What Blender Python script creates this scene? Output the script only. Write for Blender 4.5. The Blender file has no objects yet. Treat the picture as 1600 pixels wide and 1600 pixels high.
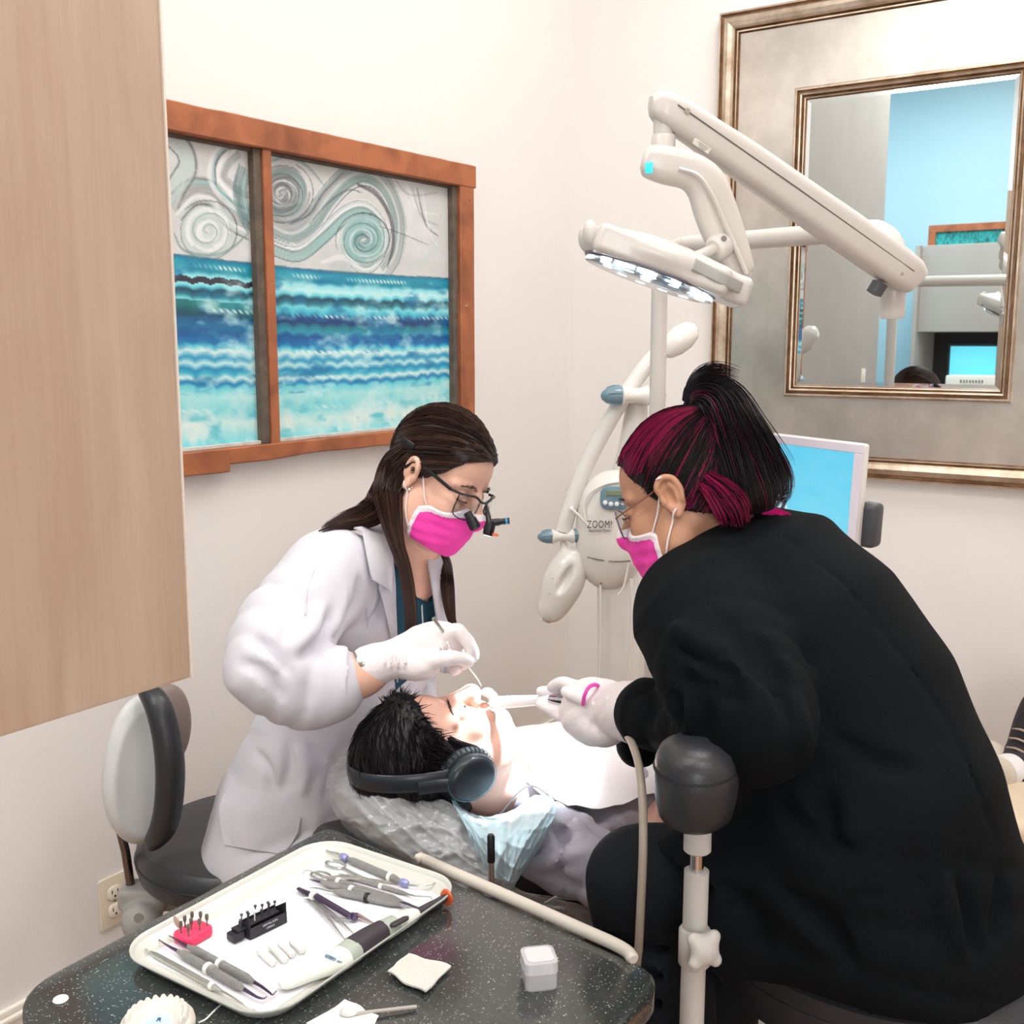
import bpy, bmesh, math, random
import numpy as np
from mathutils import Matrix, Vector
random.seed(4); rng=np.random.default_rng(4)
SC=bpy.context.scene; COL=SC.collection
# ---------------------------------------------------------------- camera, world, lights
F=1717.0; H=1.45; TH=math.radians(8.94); PSI=math.radians(34.2)
cam=bpy.data.cameras.new('camera'); cam.sensor_width=36; cam.sensor_fit='HORIZONTAL'; cam.lens=36*F/1600; cam.clip_start=.02
cam_o=bpy.data.objects.new('camera',cam); cam_o.location=(0,0,H); cam_o.rotation_euler=(math.pi/2-TH,0,0); COL.objects.link(cam_o); SC.camera=cam_o
SC.view_settings.view_transform='Standard'; SC.view_settings.look='None'; SC.view_settings.exposure=0.08; SC.view_settings.gamma=1; SC.view_settings.use_curve_mapping=False
w=bpy.data.worlds.new('world'); SC.world=w; w.use_nodes=True
w.node_tree.nodes['Background'].inputs[0].default_value=(.80,.88,1,1); w.node_tree.nodes['Background'].inputs[1].default_value=.6
CORN=np.array([.2,3.77,0.]); E1=np.array([math.cos(PSI),-math.sin(PSI),0.]); E2=np.array([-math.sin(PSI),-math.cos(PSI),0.]); UZ=np.array([0,0,1.])
def W(a,b,z): return CORN+a*E1+b*E2+z*UZ          # room frame: a along the mirror wall, b along the painting wall
def area(name,loc,target,sx,sy,power,col,spread=math.pi):
    l=bpy.data.lights.new(name,'AREA'); l.shape='RECTANGLE'; l.size=sx; l.size_y=sy; l.energy=power; l.color=col; l.spread=spread
    o=bpy.data.objects.new(name,l); o.location=loc; d=Vector(target)-Vector(loc); o.rotation_euler=d.to_track_quat('-Z','Y').to_euler(); COL.objects.link(o); return o
WARM=(1,.98,.955); NEUT=(1,.985,.97); SPOT_E=400
PANELS=[(1.45,.85,1.2,.6,26),(1.15,2.6,1.2,.6,14),(2.8,2.5,1.2,.6,20),(.34,4.15,1.2,1.2,42)]
for a_,b_,sx,sy,e_ in PANELS: area('ceiling_light_source',W(a_,b_,3.40),W(a_,b_,0),sx,sy,e_,WARM if b_<1 else NEUT)
area('window_fill_light',W(3.6,4.9,1.7),W(1.0,1.0,1.1),1.3,1.5,40,(.92,.97,1))  # fill light added at the unseen window behind the camera
area('alcove_fill_light',W(-1.4,4.08,3.40),W(-1.4,4.08,0),1.1,.8,26,(.93,.98,1))  # added fill that brightens the alcove wall in the mirror
# ---------------------------------------------------------------- picture -> world helpers (each thing gets its own real distance)
_c,_s=math.cos(TH),math.sin(TH)
def ray(px,py):
    u,v=px-800.,py-800.
    return np.array([u,F*_c-v*_s,-(F*_s+v*_c)])
def P(px,py,Y): r=ray(px,py); return r*(Y/r[1])+[0,0,H]
def Pz(px,py,z): r=ray(px,py); return r*((z-H)/r[2])+[0,0,H]
def A(*a): return np.array(a,float)
def nrm(v): v=np.asarray(v,float); return v/max(1e-9,np.linalg.norm(v))
# ---------------------------------------------------------------- materials
def lin(c): return tuple(((x/255)/12.92 if x/255<=.04045 else ((x/255+.055)/1.055)**2.4) for x in c)
MATS={}
def mat(name,rgb,rough=.5,metal=0.,var=.06,vscale=6.,bump=.0,bscale=60.,trans=0.,alpha=1.,emis=0.,emcol=None,coat=0.,sss=0.,ior=1.45,attr=None,aniso=None,sheen=0.,spec=.5):
    if name in MATS: return MATS[name]
    m=bpy.data.materials.new(name); m.use_nodes=True; N=m.node_tree.nodes; L=m.node_tree.links; b=N['Principled BSDF']
    col=lin(rgb)+(1,)
    tc=N.new('ShaderNodeTexCoord'); mp=N.new('ShaderNodeMapping'); L.new(tc.outputs['Object'],mp.inputs[0])
    if aniso: mp.inputs['Scale'].default_value=aniso
    nz=N.new('ShaderNodeTexNoise'); nz.inputs['Scale'].default_value=vscale; nz.inputs['Detail'].default_value=4; L.new(mp.outputs[0],nz.inputs['Vector'])
    hsv=N.new('ShaderNodeHueSaturation'); mr=N.new('ShaderNodeMapRange'); mr.inputs[1].default_value=.3; mr.inputs[2].default_value=.7; mr.inputs[3].default_value=1-var; mr.inputs[4].default_value=1+var
    L.new(nz.outputs[0],mr.inputs[0]); L.new(mr.outputs[0],hsv.inputs['Value'])
    if attr:
        at=N.new('ShaderNodeAttribute'); at.attribute_name=attr; L.new(at.outputs['Color'],hsv.inputs['Color'])
    else: hsv.inputs['Color'].default_value=col
    L.new(hsv.outputs[0],b.inputs['Base Color'])
    b.inputs['Roughness'].default_value=rough; b.inputs['Metallic'].default_value=metal; b.inputs['IOR'].default_value=ior
    b.inputs['Transmission Weight'].default_value=trans; b.inputs['Alpha'].default_value=alpha; b.inputs['Coat Weight'].default_value=coat
    b.inputs['Subsurface Weight'].default_value=sss; b.inputs['Subsurface Radius'].default_value=(.012,.005,.003); b.inputs['Sheen Weight'].default_value=sheen
    b.inputs['Specular IOR Level'].default_value=spec
    if emis: b.inputs['Emission Strength'].default_value=emis; b.inputs['Emission Color'].default_value=(lin(emcol or rgb))+(1,)
    if bump:
        n2=N.new('ShaderNodeTexNoise'); n2.inputs['Scale'].default_value=bscale; n2.inputs['Detail'].default_value=3; L.new(mp.outputs[0],n2.inputs['Vector'])
        bp=N.new('ShaderNodeBump'); bp.inputs['Strength'].default_value=bump; bp.inputs['Distance'].default_value=.01; L.new(n2.outputs[0],bp.inputs['Height']); L.new(bp.outputs[0],b.inputs['Normal'])
    MATS[name]=m; return m
# ---------------------------------------------------------------- geometry container (world coordinates)
class G:
    def __init__(s,v=None,f=None): s.v=np.zeros((0,3)) if v is None else np.asarray(v,float).reshape(-1,3); s.f=[] if f is None else list(f); s.m=[0]*len(s.f); s.col=None
    def add(s,o,mi=0):
        n=len(s.v); s.v=np.vstack([s.v,o.v]); s.f+= [tuple(i+n for i in q) for q in o.f]; s.m+=[ (mi if mi else x) for x in o.m]; return s
    def T(s,M):
        M=np.array(M); s.v=s.v@M[:3,:3].T+M[:3,3]; return s
    def mv(s,d): s.v=s.v+np.asarray(d,float); return s
def frame(o,x=None,y=None,z=None):
    """4x4 from origin and one or two axis directions (the first given is exact)."""
    ax={'x':x,'y':y,'z':z}; g=[k for k in 'xyz' if ax[k] is not None]
    if len(g)==1:
        k=g[0]; h=nrm(ax[k]); t=A(0,0,1) if abs(h[2])<.9 else A(0,1,0); nx='xyz'[('xyz'.index(k)+1)%3]; ax[nx]=t; g.append(nx)
    pr='xyz'.index(g[0]); se='xyz'.index(g[1]); R=np.zeros((3,3)); a=nrm(ax[g[0]]); b=np.asarray(ax[g[1]],float); b=nrm(b-a*np.dot(a,b))
    R[:,pr]=a; R[:,se]=b; th=3-pr-se; cr=np.cross(a,b)
    if (pr+1)%3!=se: cr=-cr
    R[:,th]=cr; M=np.eye(4); M[:3,:3]=R; M[:3,3]=o; return M
def box(c,s,r=0.,seg=2,M=None):
    bm=bmesh.new(); bmesh.ops.create_cube(bm,size=1); 
    for v in bm.verts: v.co=Vector((v.co.x*s[0],v.co.y*s[1],v.co.z*s[2]))
    if r>0: bmesh.ops.bevel(bm,geom=bm.edges[:],offset=min(r,min(s)*.49),segments=seg,profile=.5,affect='EDGES')
    g=G([v.co[:] for v in bm.verts],[tuple(v.index for v in f.verts) for f in bm.faces]); bm.free()
    g.mv(c)
    if M is not None: g.T(M)
    return g
def spline(pts,n=8):
    """Catmull-Rom through rows (any dimension)."""
    p=np.asarray(pts,float)
    if len(p)<3 or n<=1: return p
    q=np.vstack([2*p[0]-p[1],p,2*p[-1]-p[-2]]); out=[]
    for i in range(1,len(q)-2):
        for k in range(n):
            t=k/n; a,b,c,d=q[i-1],q[i],q[i+1],q[i+2]
            out.append(.5*((2*b)+(-a+c)*t+(2*a-5*b+4*c-d)*t*t+(-a+3*b-3*c+d)*t**3))
    out.append(p[-1]); return np.array(out)
def fitn(a,n):
    a=np.asarray(a,float)
    if a.ndim==0: return np.full(n,float(a))
    return a if len(a)==n else np.interp(np.linspace(0,1,n),np.linspace(0,1,len(a)),a)
def tube(path,rad,seg=10,up=None,flat=1.,cap=True,closed=False):
    p=np.asarray(path,float); n=len(p); rad=fitn(rad,n)
    fl=np.broadcast_to(np.asarray(flat,float),(n,))
    t=np.gradient(p,axis=0); 
    if closed: t=(np.roll(p,-1,0)-np.roll(p,1,0))
    t/= np.maximum(1e-9,np.linalg.norm(t,axis=1))[:,None]
    u=np.asarray(up,float) if up is not None else (A(0,0,1) if abs(t[0][2])<.9 else A(1,0,0))
    us=[]; cur=nrm(u-t[0]*np.dot(u,t[0]))
    for i in range(n):
        base=u if up is not None else cur
        c=base-t[i]*np.dot(base,t[i]); 
        cur=nrm(c) if np.linalg.norm(c)>1e-6 else cur
        us.append(cur)
    us=np.array(us); ws=np.cross(t,us); ang=np.arange(seg)/seg*2*np.pi
    V=(p[:,None]+rad[:,None,None]*(np.cos(ang)[None,:,None]*ws[:,None]+np.sin(ang)[None,:,None]*us[:,None]*fl[:,None,None])).reshape(-1,3)
    f=[]
    for i in range(n if closed else n-1):
        a=i*seg; b=((i+1)%n)*seg
        for k in range(seg): k2=(k+1)%seg; f.append((a+k,a+k2,b+k2,b+k))
    if cap and not closed: f.append(tuple(range(seg))[::-1]); f.append(tuple(range((n-1)*seg,n*seg)))
    return G(V,f)
def rod(a,b,r,seg=12,r2=None): return tube([a,b],[r,r if r2 is None else r2],seg)
def lathe(prof,M=None,seg=24,cap=True):
    pr=np.asarray(prof,float); n=len(pr); ang=np.arange(seg)/seg*2*np.pi
    V=np.stack([pr[:,0][:,None]*np.cos(ang),pr[:,0][:,None]*np.sin(ang),np.broadcast_to(pr[:,1][:,None],(n,seg))],-1).reshape(-1,3); f=[]
    for i in range(n-1):
        for k in range(seg): k2=(k+1)%seg; f.append((i*seg+k,i*seg+k2,(i+1)*seg+k2,(i+1)*seg+k))
    if cap: f.append(tuple(range(seg))[::-1]); f.append(tuple(range((n-1)*seg,n*seg)))
    g=G(V,f); return g.T(M) if M is not None else g
def ball(c,r,seg=16,rings=10,M=None):
    r=np.broadcast_to(np.asarray(r,float),(3,)); a=np.linspace(-np.pi/2,np.pi/2,rings+1); a[0]+=.05; a[-1]-=.05
    g=lathe(np.stack([np.cos(a),np.sin(a)],1),None,seg); g.v*=r
    if M is not None: g.T(M)
    return g.mv(c)
def prism(poly,z0,z1,r=0.,M=None,seg=2):
    """poly (n,2) counter-clockwise extruded z0..z1, optional bevel of its top/bottom rims."""
    bm=bmesh.new(); vs=[bm.verts.new((x,y,z0)) for x,y in poly]; f=bm.faces.new(vs); ex=bmesh.ops.extrude_face_region(bm,geom=[f]); 
    for v in [e for e in ex['geom'] if isinstance(e,bmesh.types.BMVert)]: v.co.z=z1
    bm.normal_update(); bmesh.ops.recalc_face_normals(bm,faces=bm.faces[:])
    if r>0:
        ed=[e for e in bm.edges if abs(e.verts[0].co.z-e.verts[1].co.z)<1e-9]
        bmesh.ops.bevel(bm,geom=ed,offset=r,segments=seg,profile=.5,affect='EDGES')
    bm.verts.index_update(); g=G([v.co[:] for v in bm.verts],[tuple(v.index for v in q.verts) for q in bm.faces]); bm.free()
    return g.T(M) if M is not None else g
def rrect(w,h,r,n=6,cx=0,cy=0):
    out=[]
    for sx,sy,a0 in ((1,1,0),(-1,1,90),(-1,-1,180),(1,-1,270)):
        for k in range(n+1):
            a=math.radians(a0+90*k/n); out.append((cx+sx*(w/2-r)+r*math.cos(a),cy+sy*(h/2-r)+r*math.sin(a)))
    return out
def grid(nu,nv,fn):
    u=np.linspace(0,1,nu); v=np.linspace(0,1,nv); V=np.array([[fn(a,b) for b in v] for a in u],float).reshape(-1,3)
    f=[(i*nv+j,(i+1)*nv+j,(i+1)*nv+j+1,i*nv+j+1) for i in range(nu-1) for j in range(nv-1)]
    return G(V,f)
def solid(g,t):
    """give an open sheet a thickness t along its vertex normals"""
    v=g.v; n=np.zeros_like(v); F_=np.array([q[:3] for q in g.f]); fn=np.cross(v[F_[:,1]]-v[F_[:,0]],v[F_[:,2]]-v[F_[:,0]])
    for k in range(3): np.add.at(n,F_[:,k],fn)
    for q,w_ in zip(g.f,fn):
        if len(q)==4: n[q[3]]+=w_
    n/=np.maximum(1e-12,np.linalg.norm(n,axis=1))[:,None]; N=len(v)
    out=G(np.vstack([v,v-n*t]),g.f+[tuple(i+N for i in q)[::-1] for q in g.f])
    ec={}
    for q in g.f:
        for a,b in zip(q,q[1:]+q[:1]): ec[(a,b)]=1
    for (a,b) in ec:
        if (b,a) not in ec: out.f.append((b,a,a+N,b+N))
    out.m=[0]*len(out.f); return out
# ---------------------------------------------------------------- objects
def mk(name,g,m,parent=None,base=None,smooth=True,kind=None,label=None,autos=None):
    me=bpy.data.meshes.new(name); b=np.asarray(base if base is not None else (0,0,0),float)
    if parent is not None: b=np.array(parent['_b'])
    me.from_pydata((g.v-b).tolist(),[],g.f)
    ms=m if isinstance(m,(list,tuple)) else [m]
    for x in ms: me.materials.append(x)
    if len(ms)>1: me.polygons.foreach_set('material_index',np.array(g.m,dtype=np.int32))
    if smooth: me.polygons.foreach_set('use_smooth',np.ones(len(me.polygons),dtype=bool))
    if g.col is not None:
        ca=me.color_attributes.new('Col','FLOAT_COLOR','POINT'); c=np.ones((len(g.v),4),np.float32); c[:,:3]=g.col; ca.data.foreach_set('color',c.ravel())
    me.update()
    if smooth and autos is not False:
        try: me.set_sharp_from_angle(angle=math.radians(autos or 40))
        except Exception: pass
    o=bpy.data.objects.new(name,me); COL.objects.link(o); o['_b']=[float(x) for x in b]
    if parent is not None: o.parent=parent
    else: o.location=b
    if kind: o['kind']=kind
    if label: o['label']=label
    return o
def tag(o,label,cat,group=None):
    o['label']=label; o['category']=cat
    if group: o['group']=group
    return o
def thing(name,label,cat,base,group=None):
    o=bpy.data.objects.new(name,None); o.empty_display_size=.05; o.location=base; COL.objects.link(o); o['_b']=[float(x) for x in base]
    return tag(o,label,cat,group)
def struct(name,g,m,**k): return mk(name,g,m,kind='structure',**k)
def text(body,size,M,m,name,parent=None,ext=.0004,align='CENTER',shear=0.,label=None,space=1.):
    cu=bpy.data.curves.new(name,'FONT'); cu.body=body; cu.size=size; cu.extrude=ext; cu.align_x=align; cu.align_y='CENTER'; cu.shear=shear; cu.space_character=space; cu.resolution_u=3
    o=bpy.data.objects.new(name,cu); COL.objects.link(o); dg=bpy.context.evaluated_depsgraph_get(); me=bpy.data.meshes.new_from_object(o.evaluated_get(dg))
    g=G([v.co[:] for v in me.vertices],[tuple(p.vertices) for p in me.polygons]).T(M); bpy.data.objects.remove(o); bpy.data.meshes.remove(me); bpy.data.curves.remove(cu)
    return mk(name,g,m,parent=parent,smooth=False,label=label)
# ---------------------------------------------------------------- signed distance modelling (smooth unions, polygonised by surface nets)
def vnoise(p,scale,seed=0):
    """cheap smooth noise from a few sines, -1..1"""
    r=np.random.default_rng(seed); out=0
    for k in range(5):
        d=r.normal(size=3); d/=np.linalg.norm(d); ph=r.uniform(0,6.28); out=out+np.sin((p@d.astype(np.float32))*(scale*(.7+.5*k))+ph)
    return out/5*1.3
class SDF:
    def __init__(s,lo,hi,h):
        s.h=h; s.lo=np.array(lo,float); n=np.ceil((np.array(hi)-s.lo)/h).astype(int)+1; s.n=n
        s.ax=[(s.lo[i]+h*np.arange(n[i])).astype(np.float32) for i in range(3)]
        s.D=np.full(n,.08,np.float32)
    def _sub(s,lo,hi,m):
        sl=[]
        for i in range(3):
            a=max(0,int((lo[i]-m-s.lo[i])/s.h)); b=min(s.n[i],int((hi[i]+m-s.lo[i])/s.h)+2)
            if b<=a: return None,None
            sl.append(slice(a,b))
        g=np.stack(np.meshgrid(*[s.ax[i][sl[i]] for i in range(3)],indexing='ij'),-1); return tuple(sl),g
    def op(s,fn,lo,hi,k=.01,sub=False,inter=False):
        sl,p=s._sub(lo,hi,max(3*k,.0)+4*s.h)
        if sl is None: return s
        d=fn(p).astype(np.float32); D=s.D[sl]
        if sub:
            a,b=D,-d; h=np.clip(.5-.5*(a-b)/max(k,1e-6),0,1); s.D[sl]=a+(b-a)*h+k*h*(1-h)
        else:
            h=np.clip(.5+.5*(D-d)/max(k,1e-6),0,1); s.D[sl]=D+(d-D)*h-k*h*(1-h)
        return s
    def cone(s,a,b,ra,rb=None,k=.01,sub=False,flat=None,fr=1.):
        """capsule with changing radius; flat=direction squashed by factor fr"""
        a=np.asarray(a,np.float32); b=np.asarray(b,np.float32); rb=ra if rb is None else rb; R=max(ra,rb)
        ab=b-a; L2=max(1e-9,float(ab@ab)); fd=None if flat is None else nrm(flat).astype(np.float32)
        def fn(p):
            q=p-a; t=np.clip((q@ab)/L2,0,1); q=q-t[...,None]*ab
            if fd is not None: w_=q@fd; q=q+((1/fr-1)*w_)[...,None]*fd
            d=np.sqrt((q*q).sum(-1))-(ra+(rb-ra)*t); return d*(fr if fd is not None and fr<1 else 1)
        return s.op(fn,np.minimum(a,b)-R,np.maximum(a,b)+R,k,sub)
    def chain(s,pts,r,k=.01,sub=False,n=6,flat=None,fr=1.):
        q=np.hstack([np.asarray(pts,float),np.broadcast_to(np.asarray(r,float),(len(pts),))[:,None]]); q=spline(q,n)
        for i in range(len(q)-1): s.cone(q[i,:3],q[i+1,:3],max(1e-4,q[i,3]),max(1e-4,q[i+1,3]),k,sub,flat,fr)
        return s
    def ell(s,c,r,M=None,k=.01,sub=False):
        c=np.asarray(c,np.float32); r=np.asarray(r,np.float32); Rm=np.eye(3,dtype=np.float32) if M is None else np.array(M,np.float32)[:3,:3]; R=float(max(r))
        def fn(p):
            q=(p-c)@Rm; k0=np.sqrt(((q/r)**2).sum(-1)); k1=np.sqrt(((q/(r*r))**2).sum(-1)); return k0*(k0-1)/np.maximum(k1,1e-6)
        return s.op(fn,c-R,c+R,k,sub)
    def rbox(s,c,half,r,M=None,k=.01,sub=False):
        c=np.asarray(c,np.float32); hf=np.asarray(half,np.float32)-r; Rm=np.eye(3,dtype=np.float32) if M is None else np.array(M,np.float32)[:3,:3]; R=float(np.linalg.norm(half))
        def fn(p):
            q=np.abs((p-c)@Rm)-hf; return np.sqrt((np.maximum(q,0)**2).sum(-1))+np.minimum(q.max(-1),0)-r
        return s.op(fn,c-R,c+R,k,sub)
    def sect(s,A_,B_,k=.02,sub=False):
        """elliptic section loft between (centre, side dir, half side, half depth) stations"""
        ca,sa,ha,da=A_; cb,sb,hb,db=B_; ca=np.asarray(ca,np.float32); cb=np.asarray(cb,np.float32); sa=nrm(sa).astype(np.float32); sb=nrm(sb).astype(np.float32)
        ab=cb-ca; L2=float(ab@ab); ax=ab/math.sqrt(L2); R=max(ha,da,hb,db)
        def fn(p):
            q=p-ca; t=np.clip((q@ab)/L2,0,1); q=q-t[...,None]*ab; sd=sa+(sb-sa)*t[...,None]; sd=sd-(sd@ax)[...,None]*ax; sd/=np.linalg.norm(sd,axis=-1)[...,None]
            h=ha+(hb-ha)*t; d=da+(db-da)*t; qs=(q*sd).sum(-1); qa=q@ax; r2=(q*q).sum(-1)-qs**2-qa**2; m=np.minimum(h,d)
            k0=np.sqrt((qs/h)**2+np.maximum(r2,0)/d**2+(qa/m)**2); k1=np.sqrt((qs/h**2)**2+np.maximum(r2,0)/d**4+(qa/m**2)**2); return k0*(k0-1)/np.maximum(k1,1e-4)
        return s.op(fn,np.minimum(ca,cb)-R,np.maximum(ca,cb)+R,k,sub)
    def sects(s,st,k=.02):
        for a,b in zip(st[:-1],st[1:]): s.sect(a,b,k)
        return s
    def pts(s): return np.stack(np.meshgrid(*s.ax,indexing='ij'),-1)
    def cut(s,pt,n,k=.002):
        """keep the side the normal points away from"""
        n=nrm(n); d=(s.pts()-np.asarray(pt,np.float32))@n.astype(np.float32); s.D=np.maximum(s.D,d.astype(np.float32)); return s
    def wob(s,amp,scale,seed=0): s.D=s.D+amp*vnoise(s.pts(),scale,seed).astype(np.float32); return s
    def mesh(s):
        D=s.D; D[0],D[-1]=1,1; D[:,0],D[:,-1]=1,1; D[:,:,0],D[:,:,-1]=1,1
        ins=D<0; c=[ins[:-1,:-1,:-1],ins[1:,:-1,:-1],ins[:-1,1:,:-1],ins[1:,1:,:-1],ins[:-1,:-1,1:],ins[1:,:-1,1:],ins[:-1,1:,1:],ins[1:,1:,1:]]
        sm=sum(x.astype(np.int8) for x in c); act=(sm>0)&(sm<8); idx=np.argwhere(act); N=len(idx)
        if N==0: return G()
        off=np.array([[i&1,(i>>1)&1,(i>>2)&1] for i in range(8)]); vals=np.stack([D[tuple((idx+o).T)] for o in off],1)
        acc=np.zeros((N,3)); cnt=np.zeros(N)
        for i in range(8):
            for ax in range(3):
                j=i|(1<<ax)
                if j==i: continue
                a,b=vals[:,i],vals[:,j]; m=(a<0)!=(b<0); t=np.where(m,a/np.where(m,a-b,1),0)
                pt=off[i]+t[:,None]*(off[j]-off[i]); acc+=pt*m[:,None]; cnt+=m
        V=(idx+acc/cnt[:,None])*s.h+s.lo; lut=-np.ones(act.shape,np.int64); lut[tuple(idx.T)]=np.arange(N); faces=[]
        for ax in range(3):
            sl0=[slice(None)]*3; sl1=[slice(None)]*3; sl0[ax]=slice(0,-1); sl1[ax]=slice(1,None)
            a=ins[tuple(sl0)]; b=ins[tuple(sl1)]; e=np.argwhere(a!=b); u,v=(ax+1)%3,(ax+2)%3
            ok=(e[:,u]>0)&(e[:,v]>0)&(e[:,u]<D.shape[u]-1)&(e[:,v]<D.shape[v]-1); e=e[ok]
            def at(du,dv): q=e.copy(); q[:,u]+=du; q[:,v]+=dv; return lut[tuple(q.T)]
            q=np.stack([at(-1,-1),at(0,-1),at(0,0),at(-1,0)],1); fl=~a[tuple(e.T)]; q[fl]=q[fl][:,::-1]; faces.append(q)
        f=np.vstack(faces); f=f[(f>=0).all(1)]; g=G(); g.v=V; g.f=[tuple(x) for x in f.tolist()]; g.m=[0]*len(g.f); return g
def relax(g,it=1,lam=.5):
    F_=np.array([q for q in g.f if len(q)==4]); E=np.vstack([F_[:,[0,1]],F_[:,[1,2]],F_[:,[2,3]],F_[:,[3,0]]]); v=g.v
    for _ in range(it):
        acc=np.zeros_like(v); cnt=np.zeros(len(v))
        np.add.at(acc,E[:,0],v[E[:,1]]); np.add.at(cnt,E[:,0],1); np.add.at(acc,E[:,1],v[E[:,0]]); np.add.at(cnt,E[:,1],1)
        v=v+(acc/np.maximum(cnt,1)[:,None]-v)*lam
    g.v=v; return g
def sub_mesh(g,keep_vert):
    """part of a mesh whose vertices all satisfy the mask"""
    f=[q for q in g.f if all(keep_vert[i] for i in q)]; used=np.zeros(len(g.v),bool)
    for q in f: used[list(q)]=True
    mp=np.cumsum(used)-1; o=G(g.v[used],[tuple(int(mp[i]) for i in q) for q in f]); return o
# ================================================================ the room
M_wall=mat('warm_white_paint',(233,229,226),.75,var=.015,vscale=2,bump=.05,bscale=220)
M_ceil=mat('ceiling_paint',(240,238,234),.85,var=.01)
M_trimw=mat('white_trim_paint',(236,230,220),.45,var=.02)
def roombox(a0,a1,b0,b1,z0,z1,r=0.):
    """axis aligned box in the room frame"""
    M=np.eye(4); M[:3,0]=E1; M[:3,1]=-E2; M[:3,2]=UZ; M[:3,3]=CORN
    return box(((a0+a1)/2,-(b0+b1)/2,(z0+z1)/2),(abs(a1-a0),abs(b1-b0),abs(z1-z0)),r,2,M)
RM=frame(CORN,x=E1,z=UZ)      # room matrix: x=a, y=-b
BL=3.62; BB=5.6; AR=3.8; CH=3.45
struct('wall_left',roombox(-.12,0,-.12,2.20,0,CH),M_wall,base=W(0,1.2,0),smooth=False)
M_greyp=mat('plain_grey',(172,166,160),.7,var=.03)  # plain grey for the far stretch of wall and the far cabinets
struct('wall_left_grey',roombox(-.12,0.002,2.20,BL,0,CH),M_greyp,base=W(0,3,0),smooth=False)
struct('wall_right',roombox(0,AR+.12,-.12,0,0,CH),M_wall,base=W(AR/2,0,0),smooth=False)
struct('wall_back',roombox(.62,AR+.12,BB,BB+.12,0,CH),M_wall,base=W(2,BB,0),smooth=False)
# side wall opposite the painting, with a tall window opening behind the camera
o=roombox(AR,AR+.12,0,4.2,0,CH); o.add(roombox(AR,AR+.12,5.5,BB,0,CH)); o.add(roombox(AR,AR+.12,4.2,5.5,0,.9)); o.add(roombox(AR,AR+.12,4.2,5.5,2.5,CH))
struct('wall_side',o,M_wall,base=W(AR,3,0),smooth=False)
struct('ceiling',roombox(-2.5,AR+.12,-.12,BB+.12,CH,CH+.1),M_ceil,base=W(1,3,CH),smooth=False)
M_fl=bpy.data.materials.new('wood_floor'); M_fl.use_nodes=True; N=M_fl.node_tree.nodes; L=M_fl.node_tree.links; b=N['Principled BSDF']
tc=N.new('ShaderNodeTexCoord'); mp=N.new('ShaderNodeMapping'); mp.inputs['Scale'].default_value=(2,30,2); L.new(tc.outputs['Object'],mp.inputs[0]); nz=N.new('ShaderNodeTexNoise'); nz.inputs['Scale'].default_value=2; nz.inputs['Detail'].default_value=6; L.new(mp.outputs[0],nz.inputs[0])
cr=N.new('ShaderNodeValToRGB'); cr.color_ramp.elements[0].color=lin((132,92,66))+(1,); cr.color_ramp.elements[1].color=lin((178,134,100))+(1,); cr.color_ramp.elements[0].position=.35; cr.color_ramp.elements[1].position=.65
L.new(nz.outputs[0],cr.inputs[0]); L.new(cr.outputs[0],b.inputs['Base Color']); b.inputs['Roughness'].default_value=.35
fl=struct('floor',roombox(-2.5,AR+.12,-.12,BB+.12,-.12,-.012),mat('subfloor_dark',(60,40,28),.8),base=W(1,3,0),smooth=False)
# floor boards: parts of the floor, one board each
k=0
for i in range(0,34):
    a0=i*.115; off=(i*.37)%1.3
    bs=[-.0]+[x for x in np.arange(off,4.2,1.3) if x>.05]+[4.2]
    for b0,b1 in zip(bs[:-1],bs[1:]):
        if b1-b0<.05 or a0+.115>AR: continue
        g=roombox(a0+.0015,a0+.1135,b0+.001,b1-.001,-.012,0,.0)
        g.v[:,2]+=0
        mk('floor_board',g,M_fl,parent=fl,smooth=False)
# baseboards: tall flat board, top moulding and shoe
def baseboard(name,gs,base): 
    g=G(); [g.add(x) for x in gs]; return struct(name,g,M_trimw,base=base,smooth=False)
baseboard('baseboard_left',[roombox(0,.014,0.0,BL,0,.115),roombox(0,.020,0.0,BL,.115,.127,.003),roombox(0,.012,0,BL,.127,.142,.004),roombox(0,.03,0,BL,0,.018,.006)],W(0,BL/2,0))
baseboard('baseboard_right',[roombox(0.014,AR,0,.014,0,.115),roombox(.02,AR,0,.020,.115,.127,.003),roombox(.012,AR,0,.012,.127,.142,.004),roombox(.03,AR,0,.03,0,.018,.006)],W(AR/2,0,0))
# window behind the camera: frame, bars and panes
M_glass=mat('clear_glass',(245,250,252),.02,trans=1.,var=0.,ior=1.45)
wf=G()
for z0,z1 in ((.9,.96),(2.44,2.5)): wf.add(roombox(AR,AR+.08,4.2,5.5,z0,z1,.004))
for b0 in (4.2,4.82,5.44): wf.add(roombox(AR,AR+.08,b0,b0+.06,.96,2.44,.004))
wo=struct('window_1',wf,M_trimw,base=W(AR,4.85,.9),smooth=False)
for b0,b1 in ((4.26,4.82),(4.88,5.44)): mk('pane',roombox(AR+.03,AR+.036,b0,b1,.96,2.44),M_glass,parent=wo,smooth=False)
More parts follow.
